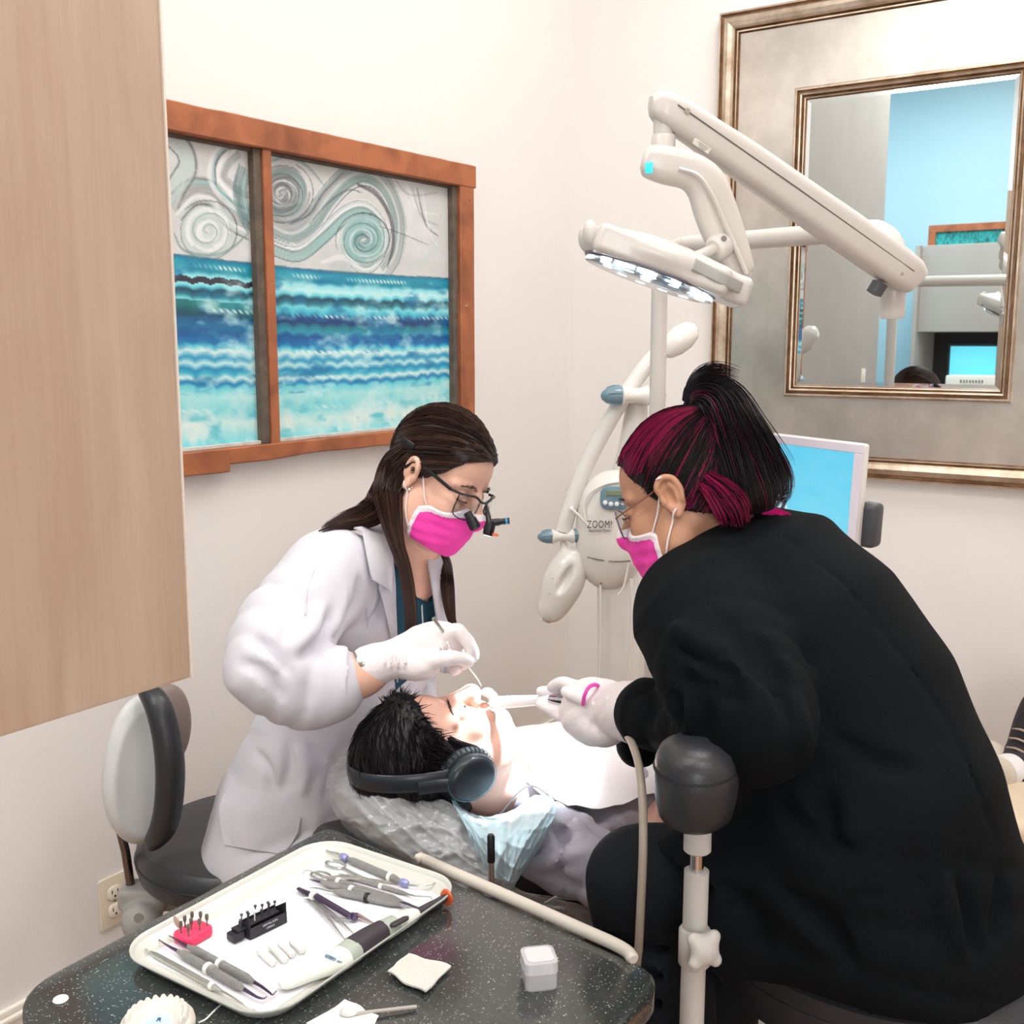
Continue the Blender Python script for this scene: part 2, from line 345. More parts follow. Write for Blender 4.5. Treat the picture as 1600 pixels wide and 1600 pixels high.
# alcove beyond the end of the painting wall, seen only in the mirror
M_blue=mat('daylit_blue_wall',(176,208,220),.8,var=.02,vscale=1.5)  # blue of the daylight is put into the wall colour
struct('wall_alcove',roombox(-2.5,-2.4,BL-.12,BB+.12,0,CH),M_blue,base=W(-2.4,5,0),smooth=False)
struct('wall_back_blue',roombox(-2.4,.62,BB,BB+.12,0,CH),M_blue,base=W(-1,BB,0),smooth=False)
struct('wall_alcove_side',roombox(-2.4,-.12,BL-.12,BL,0,CH),M_blue,base=W(-1,BL,0),smooth=False)
# ceiling light panels (the lamps that light the room; the alcove one is added)
M_lens=mat('lit_diffuser',(255,250,242),.5,emis=3.,emcol=(255,247,236),var=0)
for i,(a,b_,sx_,sy_,_e) in enumerate(PANELS+[(-1.4,4.08,1.1,.8,0)]):
    hx,hy=sx_/2,sy_/2
    t=thing('ceiling_light',['white framed ceiling light panel nearest the mirror wall','white framed ceiling light panel above the painting wall side','white framed ceiling light panel above the stool side','white framed ceiling light panel over the grey wall behind the camera','white framed ceiling light panel in the pale blue alcove'][i],'ceiling light',W(a,b_,CH),'ceiling light panels')
    fr=G(); fr.add(roombox(a-hx-.02,a+hx+.02,b_-hy-.02,b_-hy,CH-.03,CH)); fr.add(roombox(a-hx-.02,a+hx+.02,b_+hy,b_+hy+.02,CH-.03,CH)); fr.add(roombox(a-hx-.02,a-hx,b_-hy,b_+hy,CH-.03,CH)); fr.add(roombox(a+hx,a+hx+.02,b_-hy,b_+hy,CH-.03,CH))
    mk('frame',fr,M_trimw,parent=t,smooth=False); mk('diffuser',roombox(a-hx,a+hx,b_-hy,b_+hy,CH-.02,CH-.012),M_lens,parent=t,smooth=False)
# ---------------------------------------------------------------- outlet
def outlet(name,label,a,b_,z,onleft=True):
    t=thing(name,label,'outlet',W(a,b_,z))
    M=frame(W(a,b_,z),z=E1,y=UZ) if onleft else frame(W(a,b_,z),z=E2,y=UZ)
    mk('cover_plate',prism(rrect(.072,.116,.006),0,.005,.002,M),mat('outlet_plate_ivory',(222,210,190),.35),parent=t)
    for s_ in (-1,1):
        r_=mk('receptacle',prism(rrect(.034,.03,.012,cy=s_*.02),.005,.0075,.0008,M),mat('receptacle_ivory',(240,232,215),.3),parent=t)
        sl=G(); sl.add(box((-.007,s_*.02+.003,.0077),(.002,.009,.0006),0,1,M)); sl.add(box((.007,s_*.02+.003,.0077),(.002,.007,.0006),0,1,M)); sl.add(lathe([(.0025,0),(.0025,.0006)],M@np.array(Matrix.Translation((0,s_*.02-.008,.0074))),10))
        mk('slot',sl,mat('slot_dark',(35,28,25),.6),parent=r_)
    mk('screw',lathe([(.003,.005),(.0028,.0062),(.0001,.0064)],M,10),mat('screw_metal',(170,165,155),.35,.9),parent=t)
outlet('wall_outlet','ivory wall outlet low on the wall behind the grey stool knob',0,1.885,.255)
# ---------------------------------------------------------------- maple wall cabinet, close to the camera
M_maple=bpy.data.materials.new('maple_laminate'); M_maple.use_nodes=True; N=M_maple.node_tree.nodes; L=M_maple.node_tree.links; b=N['Principled BSDF']
tc=N.new('ShaderNodeTexCoord'); mp=N.new('ShaderNodeMapping'); mp.inputs['Scale'].default_value=(7,7,1.1); L.new(tc.outputs['Object'],mp.inputs[0]); nz=N.new('ShaderNodeTexNoise'); nz.inputs['Scale'].default_value=2.2; nz.inputs['Detail'].default_value=7; nz.inputs['Distortion'].default_value=1.6; L.new(mp.outputs[0],nz.inputs[0])
cr=N.new('ShaderNodeValToRGB'); cr.color_ramp.elements[0].color=lin((186,160,139))+(1,); cr.color_ramp.elements[1].color=lin((200,179,160))+(1,); cr.color_ramp.elements[0].position=.3; cr.color_ramp.elements[1].position=.68
mp2=N.new('ShaderNodeMapping'); mp2.inputs['Scale'].default_value=(150,150,4); L.new(tc.outputs['Object'],mp2.inputs[0]); n2=N.new('ShaderNodeTexNoise'); n2.inputs['Scale'].default_value=1.5; n2.inputs['Detail'].default_value=3; L.new(mp2.outputs[0],n2.inputs[0])
mx=N.new('ShaderNodeMixRGB'); mx.blend_type='MULTIPLY'; mx.inputs[0].default_value=.16; cr2=N.new('ShaderNodeValToRGB'); cr2.color_ramp.elements[0].color=(.72,.64,.58,1); cr2.color_ramp.elements[0].position=.38; cr2.color_ramp.elements[1].color=(1,1,1,1); cr2.color_ramp.elements[1].position=.6
L.new(n2.outputs[0],cr2.inputs[0]); L.new(nz.outputs[0],cr.inputs[0]); L.new(cr.outputs[0],mx.inputs[1]); L.new(cr2.outputs[0],mx.inputs[2]); L.new(mx.outputs[0],b.inputs['Base Color']); b.inputs['Roughness'].default_value=.45
q=P(299,1060,.76); rel=q-CORN; ca,cb=rel@E1,rel@E2; cz=q[2]
t=thing('wall_cabinet','pale maple wall cabinet hanging close to the camera, filling the left edge','cabinet',W(ca-.18,cb+.35,cz))
mk('side_panel',roombox(ca-.02,ca,cb,cb+.75,cz,cz+.95,.003),M_maple,parent=t)
M_edge=mat('white_edge_band',(232,220,206),.4)
mk('cabinet_body',roombox(ca-.34,ca-.0205,cb+.004,cb+.75,cz+.004,cz+.95,.002),mat('cabinet_carcass',(214,196,176),.5),parent=t,smooth=False)
dr=mk('door',roombox(ca-.34,ca-.021,cb-.018,cb+.0035,cz,cz+.95,.004),M_maple,parent=t)
mk('handle',tube(spline([W(ca-.3,cb-.024,cz+.06),W(ca-.3,cb-.05,cz+.08),W(ca-.3,cb-.05,cz+.18),W(ca-.3,cb-.024,cz+.2)],5),.005,8),mat('brushed_steel',(190,188,184),.3,1.),parent=dr)
mk('edge_band',roombox(ca-.0202,ca+.0006,cb-.0014,cb+.0004,cz,cz+.95,.0005),M_edge,parent=t)
# ================================================================ people toolkit
def zipp(a,b): return list(zip(a,b))
def head_sdf(neck_to=None,h=.0021,ears=(1,1),closed=True,neck_r=.054):
    """head in its own frame: x right, y forward, z up, origin between the ears"""
    lo=[-.1,-.135,-.2]; hi=[.1,.14,.15]
    if neck_to is not None: lo=np.minimum(lo,neck_to-.075); hi=np.maximum(hi,neck_to+.075)
    s=SDF(lo,hi,h)
    s.ell((0,-.012,.035),(.073,.094,.087)); s.ell((0,.028,-.030),(.058,.064,.085),k=.02)
    s.ell((0,.045,.045),(.055,.045,.05),k=.02)
    for x in (-1,1):
        s.chain([(x*.056,.005,-.035),(x*.052,.02,-.075),(x*.030,.06,-.104)],[.016,.017,.017],k=.03,n=3)
        s.ell((x*.037,.062,-.03),(.022,.022,.024),k=.02)
        s.cone((x*.028,.078,.024),(x*.05,.064,.020),.008,.007,k=.012)
        s.ell((x*.031,.094,.003),(.017,.012,.011),k=.012,sub=True)
        s.ell((x*.032,.0745,.003),(.0145,.0125,.0115),k=.003)
        s.chain([(x*.019,.084,.001),(x*.032,.0885,-.003),(x*.045,.078,.0)],[.0014,.0018,.0014],k=.002,n=3)
    s.cone((0,.078,-.1),(0,.078,-.096),.021,.02,k=.025)
    s.chain([(0,.083,.018),(0,.096,-.005),(0,.111,-.027),(0,.112,-.034)],[.0075,.008,.0095,.010],k=.012,n=3)
    for x in (-1,1):
        s.ell((x*.0125,.100,-.037),(.0075,.009,.0075),k=.006); s.ell((x*.007,.106,-.0445),(.0036,.005,.004),k=.003,sub=True)
    s.ell((0,.083,-.065),(.026,.015,.017),k=.015)
    s.chain([(-.022,.088,-.067),(-.008,.0965,-.062),(0,.096,-.064),(.008,.0965,-.062),(.022,.088,-.067)],[.002,.0045,.0042,.0045,.002],k=.004,n=3)
    s.chain([(-.021,.087,-.068),(0,.0965,-.074),(.021,.087,-.068)],[.002,.0058,.002],k=.004,n=4)
    s.chain([(-.021,.093,-.0685),(0,.103,-.0685),(.021,.093,-.0685)],[.0012,.0016,.0012],k=.002,n=3,sub=True)
    s.cone((-.008,.094,-.083),(.008,.094,-.083),.006,.006,k=.01,sub=True)
    for x,on in ((-1,ears[0]),(1,ears[1])):
        if not on: continue
        c=A(x*.076,-.008,.0); R=np.array(Matrix.Rotation(x*math.radians(-24),3,'Z'))@np.array(Matrix.Rotation(math.radians(-10),3,'X'))
        q=lambda a,b,d: c+R@A(x*a,b,d)
        s.ell(q(.004,-.002,.0),(.0065,.018,.029),R,k=.006)
        s.ell(q(.010,.0015,-.001),(.007,.0085,.014),R,k=.004,sub=True)
        s.chain([q(.006,.012,.006),q(.011,.012,.020),q(.012,.0,.029),q(.012,-.014,.022),q(.011,-.018,.004),q(.009,-.013,-.014)],[.003,.0036,.004,.0042,.0038,.003],k=.003,n=4)
        s.chain([q(.009,-.006,.018),q(.009,-.011,.006),q(.008,-.007,-.009)],[.0028,.003,.0028],k=.003,n=3)
        s.ell(q(.006,.002,-.026),(.0055,.008,.009),R,k=.005); s.ell(q(.006,.012,-.003),(.005,.004,.007),R,k=.004)
    if neck_to is not None:
        s.cone((0,-.028,-.03),neck_to,neck_r,neck_r*1.08,k=.03)
        d=nrm(neck_to-A(0,-.028,-.03))
        for x in (-1,1): s.cone(A(x*.045,-.025,-.04),neck_to+A(x*.018,0.035,0),.011,.011,k=.018)
    return s
HL_Z=[-.2,-.08,-.045,-.02,.005,.03,.055,.075,.088,.15]
HL_Y=[-.085,-.070,-.045,-.022,.028,.052,.064,.076,.10,.2]
def hair_cap(off=.012,h=.0028,hy=0.,vol=0.,yz=None):
    s=SDF([-.11,-.15,-.16],[.11,.13,.17],h)
    s.ell((0,-.014,.036),(.073+off,.094+off+vol*.4,.088+off+vol)); s.ell((0,-.03,-.035),(.060+off*.8,.062+off,.06+off*.8),k=.02)
    s.ell((0,.040,.048),(.057+off*.6,.050+off*.5,.050+off*.8),k=.02)
    p=s.pts(); z=p[...,2]; yy=np.interp(z,HL_Z,yz or HL_Y)+hy-.03*(np.abs(p[...,0])/.075)**2*(z>0.02)*0
    s.D=np.maximum(s.D,((p[...,1]-yy)*.8).astype(np.float32)); 
    s.D=s.D+.0012*np.sin(p[...,0]*260+p[...,1]*60+6*np.sin(p[...,2]*30)).astype(np.float32)
    return s
def strands(paths,r,colfn=None,seg=3):
    """many thin tapered tubes; paths list of (n,3)"""
    g=G(); Vs=[]; Fs=[]; Cs=[]; n0=0
    for i,p in enumerate(paths):
        p=np.asarray(p); n=len(p); t=np.gradient(p,axis=0); t/=np.maximum(1e-9,np.linalg.norm(t,axis=1))[:,None]
        u=np.cross(t,A(.3,.5,.8)); u/=np.maximum(1e-9,np.linalg.norm(u,axis=1))[:,None]; w_=np.cross(t,u)
        rr=r*(1-.75*np.linspace(0,1,n)**2)*(.7+.6*((i*37)%17)/17)
        a=np.arange(seg)/seg*2*np.pi; V=p[:,None]+rr[:,None,None]*(np.cos(a)[None,:,None]*u[:,None]+np.sin(a)[None,:,None]*w_[:,None])
        Vs.append(V.reshape(-1,3))
        k=np.arange(seg); k2=(k+1)%seg
        for j in range(n-1):
            b=n0+j*seg; Fs+= [(b+x,b+y,b+seg+y,b+seg+x) for x,y in zip(k.tolist(),k2.tolist())]
        if colfn is not None: Cs.append(np.repeat(colfn(i,p),seg,axis=0))
        n0+=n*seg
    g.v=np.vstack(Vs); g.f=Fs; g.m=[0]*len(Fs)
    if colfn is not None: g.col=np.vstack(Cs)
    return g
def bundle(pts,rad,n=200,sr=.0009,seed=1,flat=1.,fly=.0,up=None,core=.85,colfn=None,steps=7,endspread=1.,corecol=None,seg=3):
    """a lock of hair: core tube plus strands running along it; rad profile per control point"""
    r=np.random.default_rng(seed); q=np.hstack([np.asarray(pts,float),np.asarray(rad,float)[:,None]]); q=spline(q,steps)
    c,R=q[:,:3],np.maximum(q[:,3],1e-4); m=len(c); t=np.gradient(c,axis=0); t/=np.linalg.norm(t,axis=1)[:,None]
    u0=np.asarray(up if up is not None else (0,1,.1),float); u=np.array([nrm(u0-x*np.dot(u0,x)) for x in t]); w_=np.cross(t,u)
    paths=[]
    for i in range(n):
        a=r.uniform(0,2*np.pi); rho=math.sqrt(r.uniform(.45,1.15)); tw=r.normal(0,.25); f=1+fly*abs(r.normal())*np.linspace(0,1,m)**1.5*endspread
        L0=r.uniform(.75,1.); e=max(4,int(m*L0)); s0=0 if r.uniform()<.7 else int(r.uniform(0,.3)*m)
        an=a+tw*np.linspace(0,1,m); p=c+(rho*R*f)[:,None]*(np.cos(an)[:,None]*w_+flat*np.sin(an)[:,None]*u)
        p=p+r.normal(0,.0006,3)+ (R*.05)[:,None]*np.sin(np.linspace(0,6,m)+r.uniform(0,6))[:,None]*u
        paths.append(p[s0:e])
    g=strands(paths,sr,colfn,seg)
    k=G(); 
    if core>0:
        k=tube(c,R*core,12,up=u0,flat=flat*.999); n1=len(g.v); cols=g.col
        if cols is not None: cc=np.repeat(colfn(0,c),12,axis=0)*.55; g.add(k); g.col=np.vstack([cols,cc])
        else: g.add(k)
    return g
def cap_strands(root,n,surf_c,surf_r,seed,keep,steps=9,lift=.002,r=.0008,colfn=None,cap=None):
    """strands combed over the skull ellipsoid from the hairline towards root"""
    rg=np.random.default_rng(seed); c=np.asarray(surf_c,float); sr=np.asarray(surf_r,float); rd=nrm((np.asarray(root)-c)/sr); paths=[]; tries=0
    while len(paths)<n and tries<n*30:
        tries+=1
        d=nrm(rg.normal(size=3)); p=c+sr*d
        if not keep(p): continue
        om=math.acos(np.clip(d@rd,-1,1)); 
        if om<.15: continue
        t=np.linspace(0,1,steps); q=[(math.sin((1-x)*om)*d+math.sin(x*om)*rd)/math.sin(om) for x in t]; q=np.array(q); q/=np.linalg.norm(q,axis=1)[:,None]
        lf=1+ (lift*(.2+rg.uniform())*np.sin(t*np.pi)**.5+.0008*rg.uniform())/.09
        q=c+sr*q*lf[:,None]
        if not all(keep(x) for x in q): continue
        if cap is not None:
            for _ in range(14):
                ii=np.clip(np.round((q-cap.lo)/cap.h).astype(int),0,cap.n-1); ins_=cap.D[tuple(ii.T)]<.0004
                if not ins_.any(): break
                dd=q-c; q=q+np.where(ins_[:,None],dd/np.linalg.norm(dd,axis=1)[:,None]*.0011,0)
        paths.append(q)
    return strands(paths,r,colfn)
def xf(M,p): p=np.asarray(p,float); return p@M[:3,:3].T+M[:3,3]
def inv(M): return np.linalg.inv(M)
def onsurf(s,px,py,off=0.,y0=.5,y1=3.5):
    """first point along the picture ray where the field falls below off"""
    r=ray(px,py); r=r/np.linalg.norm(r); o=A(0,0,H)
    Y=np.arange(y0/r[1],y1/r[1],.004); q=o+Y[:,None]*r; i=((q-s.lo)/s.h); ii=np.round(i).astype(int); ok=((ii>=0)&(ii<s.n)).all(1)
    d=np.full(len(Y),1.); d[ok]=s.D[tuple(ii[ok].T)]; k=np.argmax(d<off)
    if d[k]>=off:
        k=int(np.argmin(d)); 
    return q[k]
def smooth_depth(pts,it=1): 
    return pts
def patch(s,tl,tr,br,bl,off=.003,nu=10,nv=10,th=.0015,bulge=0.):
    """four sided cloth panel lying on a surface; corners are picture points, sides may be polylines"""
    def poly(pl,n):
        pl=np.asarray(pl,float); d=np.r_[0,np.cumsum(np.linalg.norm(np.diff(pl,axis=0),axis=1))]; t=np.linspace(0,d[-1],n); return np.stack([np.interp(t,d,pl[:,k]) for k in range(2)],1)
    Lf=poly(tl,nv); Rt=poly(tr,nv); P_=np.zeros((nu,nv,3))
    for j in range(nv):
        for i in range(nu):
            a=i/(nu-1); q=Lf[j]*(1-a)+Rt[j]*a; P_[i,j]=onsurf(s,q[0],q[1],off)
    D=np.linalg.norm(P_-A(0,0,H),axis=-1)
    for _ in range(2):                                                # even out the stair steps of the field look-up
        E_=np.pad(D,1,mode='edge'); D=(E_[1:-1,1:-1]*2+E_[:-2,1:-1]+E_[2:,1:-1]+E_[1:-1,:-2]+E_[1:-1,2:])/6
    o=A(0,0,H); dirs=P_-o; dirs/=np.linalg.norm(dirs,axis=-1)[...,None]; P_=o+dirs*D[...,None]
    f=[(i*nv+j,(i+1)*nv+j,(i+1)*nv+j+1,i*nv+j+1) for i in range(nu-1) for j in range(nv-1)]
    return solid(G(P_.reshape(-1,3),f),th)
def seam(s,pl,r=.0012,off=.0,n=5):
    q=spline(pl,n); p=np.array([onsurf(s,a,b,off) for a,b in q]); 
    for _ in range(2): p[1:-1]=(p[:-2]+2*p[1:-1]+p[2:])/4
    return tube(p,r,6)
def fingers(s,chains,k=.004):
    for pts,r in chains: s.chain(pts,r,k=k,n=4)
def folds(s,amp,scale,seed,pw=3,warp=.35,mask=None):
    """cloth relief: long soft ridges and valleys from warped ridged noise"""
    p=s.pts(); w_=vnoise(p,scale*.5,seed+1).astype(np.float32); n=vnoise(p+ (warp/scale)*w_[...,None],scale,seed); r=(1-np.abs(np.clip(n,-1,1)))**pw
    d=amp*(r-.35)
    if mask is not None: d=d*mask(p)
    s.D=s.D-d.astype(np.float32); return s
def armfolds(s,a,b,rad,n,amp,seed,t0=0.,t1=1.,skew=.9):
    """ring-like creases across a sleeve or trouser leg, slanting and uneven"""
    a=np.asarray(a,np.float32); b=np.asarray(b,np.float32); ab=b-a; L2=float(ab@ab); ax=ab/math.sqrt(L2); u=nrm(np.cross(ax,(.2,.9,.3))).astype(np.float32); w_=np.cross(ax,u)
    sl,p=s._sub(np.minimum(a,b)-rad,np.maximum(a,b)+rad,.02)
    if sl is None: return s
    q=p-a; t=(q@ab)/L2; q=q-np.clip(t,0,1)[...,None]*ab; d=np.sqrt((q*q).sum(-1)); ph=np.arctan2(q@w_,q@u)
    nz=vnoise(p,14,seed); f=np.abs(np.sin(math.pi*n*t+skew*np.cos(ph+seed)+1.3*nz))**.6-.62
    win=np.clip((t-t0)/.12,0,1)*np.clip((t1-t)/.12,0,1)*np.clip((rad*1.35-d)/(rad*.35),0,1)*(.45+.55*np.clip(vnoise(p,9,seed+5)+.5,0,1))
    s.D[sl]=s.D[sl]-(amp*f*win).astype(np.float32); return s
def sheet(net,nu=60,nv=60,fold=None,th=.0008):
    """smooth sheet through a net of control points, rows x columns"""
    net=np.array(net,float); R_,Cn,_=net.shape; rows=[]
    for r in net:
        q=spline(r,24); t=np.linspace(0,len(q)-1,nv); rows.append(np.stack([np.interp(t,np.arange(len(q)),q[:,k]) for k in range(3)],1))
    rows=np.array(rows); out=np.zeros((nu,nv,3))
    for j in range(nv):
        q=spline(rows[:,j],24); t=np.linspace(0,len(q)-1,nu); out[:,j]=np.stack([np.interp(t,np.arange(len(q)),q[:,k]) for k in range(3)],1)
    if fold is not None:
        u,v=np.meshgrid(np.linspace(0,1,nu),np.linspace(0,1,nv),indexing='ij'); out=out+fold(u,v,out)
    f=[(i*nv+j,(i+1)*nv+j,(i+1)*nv+j+1,i*nv+j+1) for i in range(nu-1) for j in range(nv-1)]
    return solid(G(out.reshape(-1,3),f),th)
# materials shared by people
M_skinA=mat('fair_skin',(226,178,156),.5,var=.05,vscale=30,bump=.05,bscale=400,sss=.12)
M_skinB=mat('tan_skin',(190,140,112),.5,var=.06,vscale=30,bump=.05,bscale=400,sss=.1)
M_skinC=mat('patient_skin',(220,174,156),.45,var=.05,vscale=30,bump=.05,bscale=400,sss=.12)
M_hair=mat('hair_strand',(40,28,24),.46,attr='Col',var=.12,vscale=60,spec=.4)
M_glove=mat('white_latex_glove',(236,226,226),.5,var=.02,vscale=20,bump=.12,bscale=120,sss=.05)
M_mask=mat('magenta_face_mask',(236,62,166),.75,var=.05,vscale=30,bump=.15,bscale=300)
M_maskw=mat('white_mask_edge',(240,226,232),.7,var=.02,bump=.1,bscale=300)
M_elastic=mat('white_elastic_cord',(235,225,222),.7)
def mask_parts(parent,M,hs,x_loops,sides=(-1,1),pleat=True):
    """surgical mask built from the head field: a pleated shell over nose and chin with white edges and ear loops"""
    s=SDF([-.085,.0,-.145],[.085,.15,.015],.0021); p=s.pts(); 
    # resample head field
    i=np.clip(np.round((p-hs.lo)/hs.h).astype(int),0,hs.n-1); D=hs.D[i[...,0],i[...,1],i[...,2]]
    s.D=D.copy()
    s.ell((0,.068,-.06),(.045,.041,.055),k=.014); s.ell((0,.092,-.045),(.017,.018,.03),k=.010)
    s.D=s.D-.0028
    x,y,z=p[...,0],p[...,1],p[...,2]; 
    if pleat: s.D=s.D+(.0008*np.sin((z+.2*np.abs(x))*300)*(np.clip((np.abs(x))/.04,.25,1))).astype(np.float32)
    top=z-(-.012-.30*np.abs(x)-2.0*x*x); bot=-(z-(-.124+.20*np.abs(x))); side=-(y-(.031+.0*z)); 
    full=np.maximum.reduce([s.D,top.astype(np.float32),bot.astype(np.float32),side.astype(np.float32)])
    s.D=full; g=s.mesh(); L_=g.v.copy()
    # drop what lies inside the head
    m=np.zeros(len(g.f),int)
    zz=L_[:,2]-(-.012-.30*np.abs(L_[:,0])-2.0*L_[:,0]**2); yy=L_[:,1]-.031
    for fi,q in enumerate(g.f):
        c0=zz[list(q)].mean(); c1=yy[list(q)].mean()
        if c0>-.009 or c1<.008: m[fi]=1
    g.m=m.tolist(); g.T(M); mk_=mk('face_mask',g,[M_mask,M_maskw],parent=parent)
    lo=G()
    for sd in sides:
        for pl in ([(.060,.040,-.040),(.070,.024,-.020),(.074,.010,.004),(.078,.0,.026),(.079,-.014,.030)],[(.050,.042,-.106),(.060,.024,-.080),(.068,.008,-.052),(.074,-.006,-.030),(.080,-.016,-.020)]):
            q=spline(np.array([(sd*a,b,c) for a,b,c in pl]),6)
            for _ in range(40):
                ii=np.clip(np.round((q-hs.lo)/hs.h).astype(int),0,hs.n-1); ins_=hs.D[tuple(ii.T)]<.0016
                if not ins_.any(): break
                q=q+np.where(ins_[:,None],A(sd*.0009,0,0),0)
            for _ in range(2): q[1:-1]=(q[:-2]+q[1:-1]*2+q[2:])/4
            lo.add(tube(xf(M,q),.0014,6))
    mk('ear_loop',lo,M_elastic,parent=mk_); return mk_
def brows(M,parent,m,sides=(-1,1),lift=0.):
    for sd in sides:
        c=xf(M,[(sd*.014,.0925,.021+lift),(sd*.026,.0935,.0275+lift),(sd*.040,.084,.027+lift),(sd*.051,.071,.020+lift)])
        rg=np.random.default_rng(5); q=spline(c,6); pa=[]
        for i in range(60):
            k=rg.integers(0,len(q)-3); o=rg.normal(0,.0014,3); pa.append(q[k:k+3]+o)
        mk('eyebrow',strands(pa,.0006),m,parent=parent)
def lashes(M,parent,m,sides=(-1,1)):
    for sd in sides:
        pa=[]
        for t in np.linspace(0,1,22):
            x=sd*(.020+.024*t); y=.0895-.010*abs(t-.45)**1.5*3; z=-.003-.0*t; a=A(x,y,z); pa.append(xf(M,[a,a+A(sd*.001,.003,-.0015),a+A(sd*.002,.006,.0)]))
        mk('eyelashes',strands(pa,.0005),m,parent=parent)
# ================================================================ dentist (seen in three quarter profile, facing right, looking down)
MD=np.eye(4); MD[:3,0]=[-.480,-.862,.160]; MD[:3,1]=[.756,-.497,-.425]; MD[:3,2]=[.446,-.083,.890]; MD[:3,3]=P(687,747,1.98); MD[:3,:3]*=.94
dent=thing('person','seated person in white coat and pink mask leaning over the patient, holding a metal instrument','person',P(450,1400,2.02)*A(1,1,0))
nb=P(640,905,2.03); nbl=xf(inv(MD),nb)
hd=head_sdf(nbl,ears=(0,1),neck_r=.049); gd=hd.mesh(); gd.T(MD)
# coat field
fD=A(.743,-.669,0); rD=A(-.669,-.743,0); H1=.0062
ct=SDF(P(300,1500,1.9)*A(1,0,0)+A(-.05,1.45,.28),P(760,830,2.3)*A(1,0,0)+A(.06,2.45,1.22),H1)
ST=[(P(456,1400,1.98),rD,.175,.155),(P(456,1330,2.0),rD,.17,.150),(P(464,1270,2.0),rD,.158,.138),(P(500,1170,2.01),rD,.140,.120),(P(540,1070,2.02),rD,.148,.118),(P(582,985,2.03),rD,.165,.118),(P(615,925,2.035),rD,.150,.085),(P(633,893,2.035),rD,.085,.06)]
ct.sects(ST,k=.03)
RS=P(517,893,1.885); LS=P(662,918,2.13); EL=P(420,1044,1.70); WR=P(560,1058,1.735)
ct.cone(P(590,900,1.98),RS,.062,.066,k=.05)
ct.chain([RS,P(455,970,1.80),EL],[.068,.062,.064],k=.035,n=5)
ct.chain([EL,P(470,1075,1.715),P(520,1066,1.73)],[.062,.056,.052],k=.02,n=5)
# far sleeve
EL2=P(640,1085,2.20); HN2=P(672,1125,2.0); ct.cone(P(650,905,2.12),LS,.05,.052,k=.04); ct.cone(LS,EL2,.052,.046,k=.03); ct.cone(EL2,P(655,1115,2.08),.046,.042,k=.02)
# thigh under the coat skirt
ct.cone(P(430,1370,1.9),P(640,1400,1.86),.09,.085,k=.05); ct.cone(P(500,1370,2.1),P(700,1380,2.1),.085,.075,k=.05)
# folds (real creases): grooves then ridges
def crs(px,r=.006,k=.012,sub=True,o=.0): 
    q=[onsurf(ct,a,b,o) for a,b in px]; ct.chain(q,[r*.4]+[r]*(len(q)-2)+[r*.4],k=k,sub=sub,n=4)
ct.wob(.0015,32,3); folds(ct,.006,12,21,3); armfolds(ct,RS,EL,.085,3.4,.010,3,.30,1.1); armfolds(ct,EL,P(535,1063,1.735),.080,3.2,.008,8,-.2,.75); armfolds(ct,P(500,1130,2.02),P(470,1300,2.0),.17,2.2,.006,12,.0,.9,1.6)
for px,r in [([(395,1000),(430,1015),(455,1050)],.008),([(375,1035),(410,1050),(440,1090)],.006),
             ([(520,960),(500,1000),(470,1030)],.009),([(560,905),(548,960),(520,1010)],.008),([(600,930),(580,975),(540,1020)],.007),([(400,1175),(418,1200),(425,1240)],.005),([(485,1165),(505,1190),(520,1230)],.005),([(450,1165),(455,1190),(440,1240)],.005),([(540,1160),(525,1190),(505,1260)],.005),([(380,1340),(430,1320),(480,1300)],.004)]:
    crs(px,r)
for px,r in [([(505,945),(487,985),(455,1012)],.007),([(540,920),(525,970),(500,1000)],.006),([(420,1000),(450,1030)][0:2]+[(470,1060)],.005),([(465,1170),(478,1200),(472,1240)],.005)]:
    crs(px,r,.014,False)
full=SDF(ct.lo,ct.lo+(ct.n-1)*ct.h,ct.h); full.D=ct.D.copy()
# opening at the front: neckline V down to the waist
fc=lambda px,py: onsurf(ct,px,py,0)
op=[(645,870),(655,905),(660,950),(658,1000),(655,1060),(650,1120)]; wd=[.055,.05,.040,.036,.035,.022]
for (a,wa),(b,wb) in zip(zipp(op,wd)[:-1],zipp(op,wd)[1:]):
    pa=P(a[0],a[1],2.0); pb=P(b[0],b[1],1.97); ct.cone(pa+fD*.12,pb+fD*.12,wa,wb,k=.004,sub=True,flat=fD,fr=1.0) if False else None
cut=np.zeros_like(ct.D)
p=ct.pts(); rel=p-A(0,0,H); dep=rel[...,1]*_c-rel[...,2]*_s; 
u_=((p-P(640,980,2.0))@(-rD)).astype(np.float32); fr_=((p-P(640,980,2.0))@fD).astype(np.float32); zz=p[...,2]
ztab=[P(650,1140,1.95)[2],P(650,1060,1.95)[2],P(655,1000,1.95)[2],P(650,940,1.95)[2],P(645,880,1.95)[2],1.3]
# centre line and half width of the opening across the chest
cen=[-.012,-.010,-.008,-.006,-.006,-.008]; hwd=[.024,.054,.058,.062,.068,.080]
cx=np.interp(zz,ztab,cen); hw=np.interp(zz,ztab,hwd)
wedge=np.maximum(np.abs(u_-cx)-hw,-(fr_+.0)).astype(np.float32)
wedge=np.maximum(wedge,(ztab[0]-zz).astype(np.float32))
ct.D=np.maximum(ct.D,-wedge)
# hollow neck so the collar stands away
ct.cone(nb+A(.01,0,-.03),nb+A(.03,-.02,.12),.058,.075,k=.004,sub=True)
gc=relax(ct.mesh(),2,.35)
M_coat=mat('white_coat_cotton',(208,206,214),.8,var=.02,vscale=8,bump=.12,bscale=500,sheen=.1)
coat=mk('lab_coat',gc,M_coat,parent=dent)
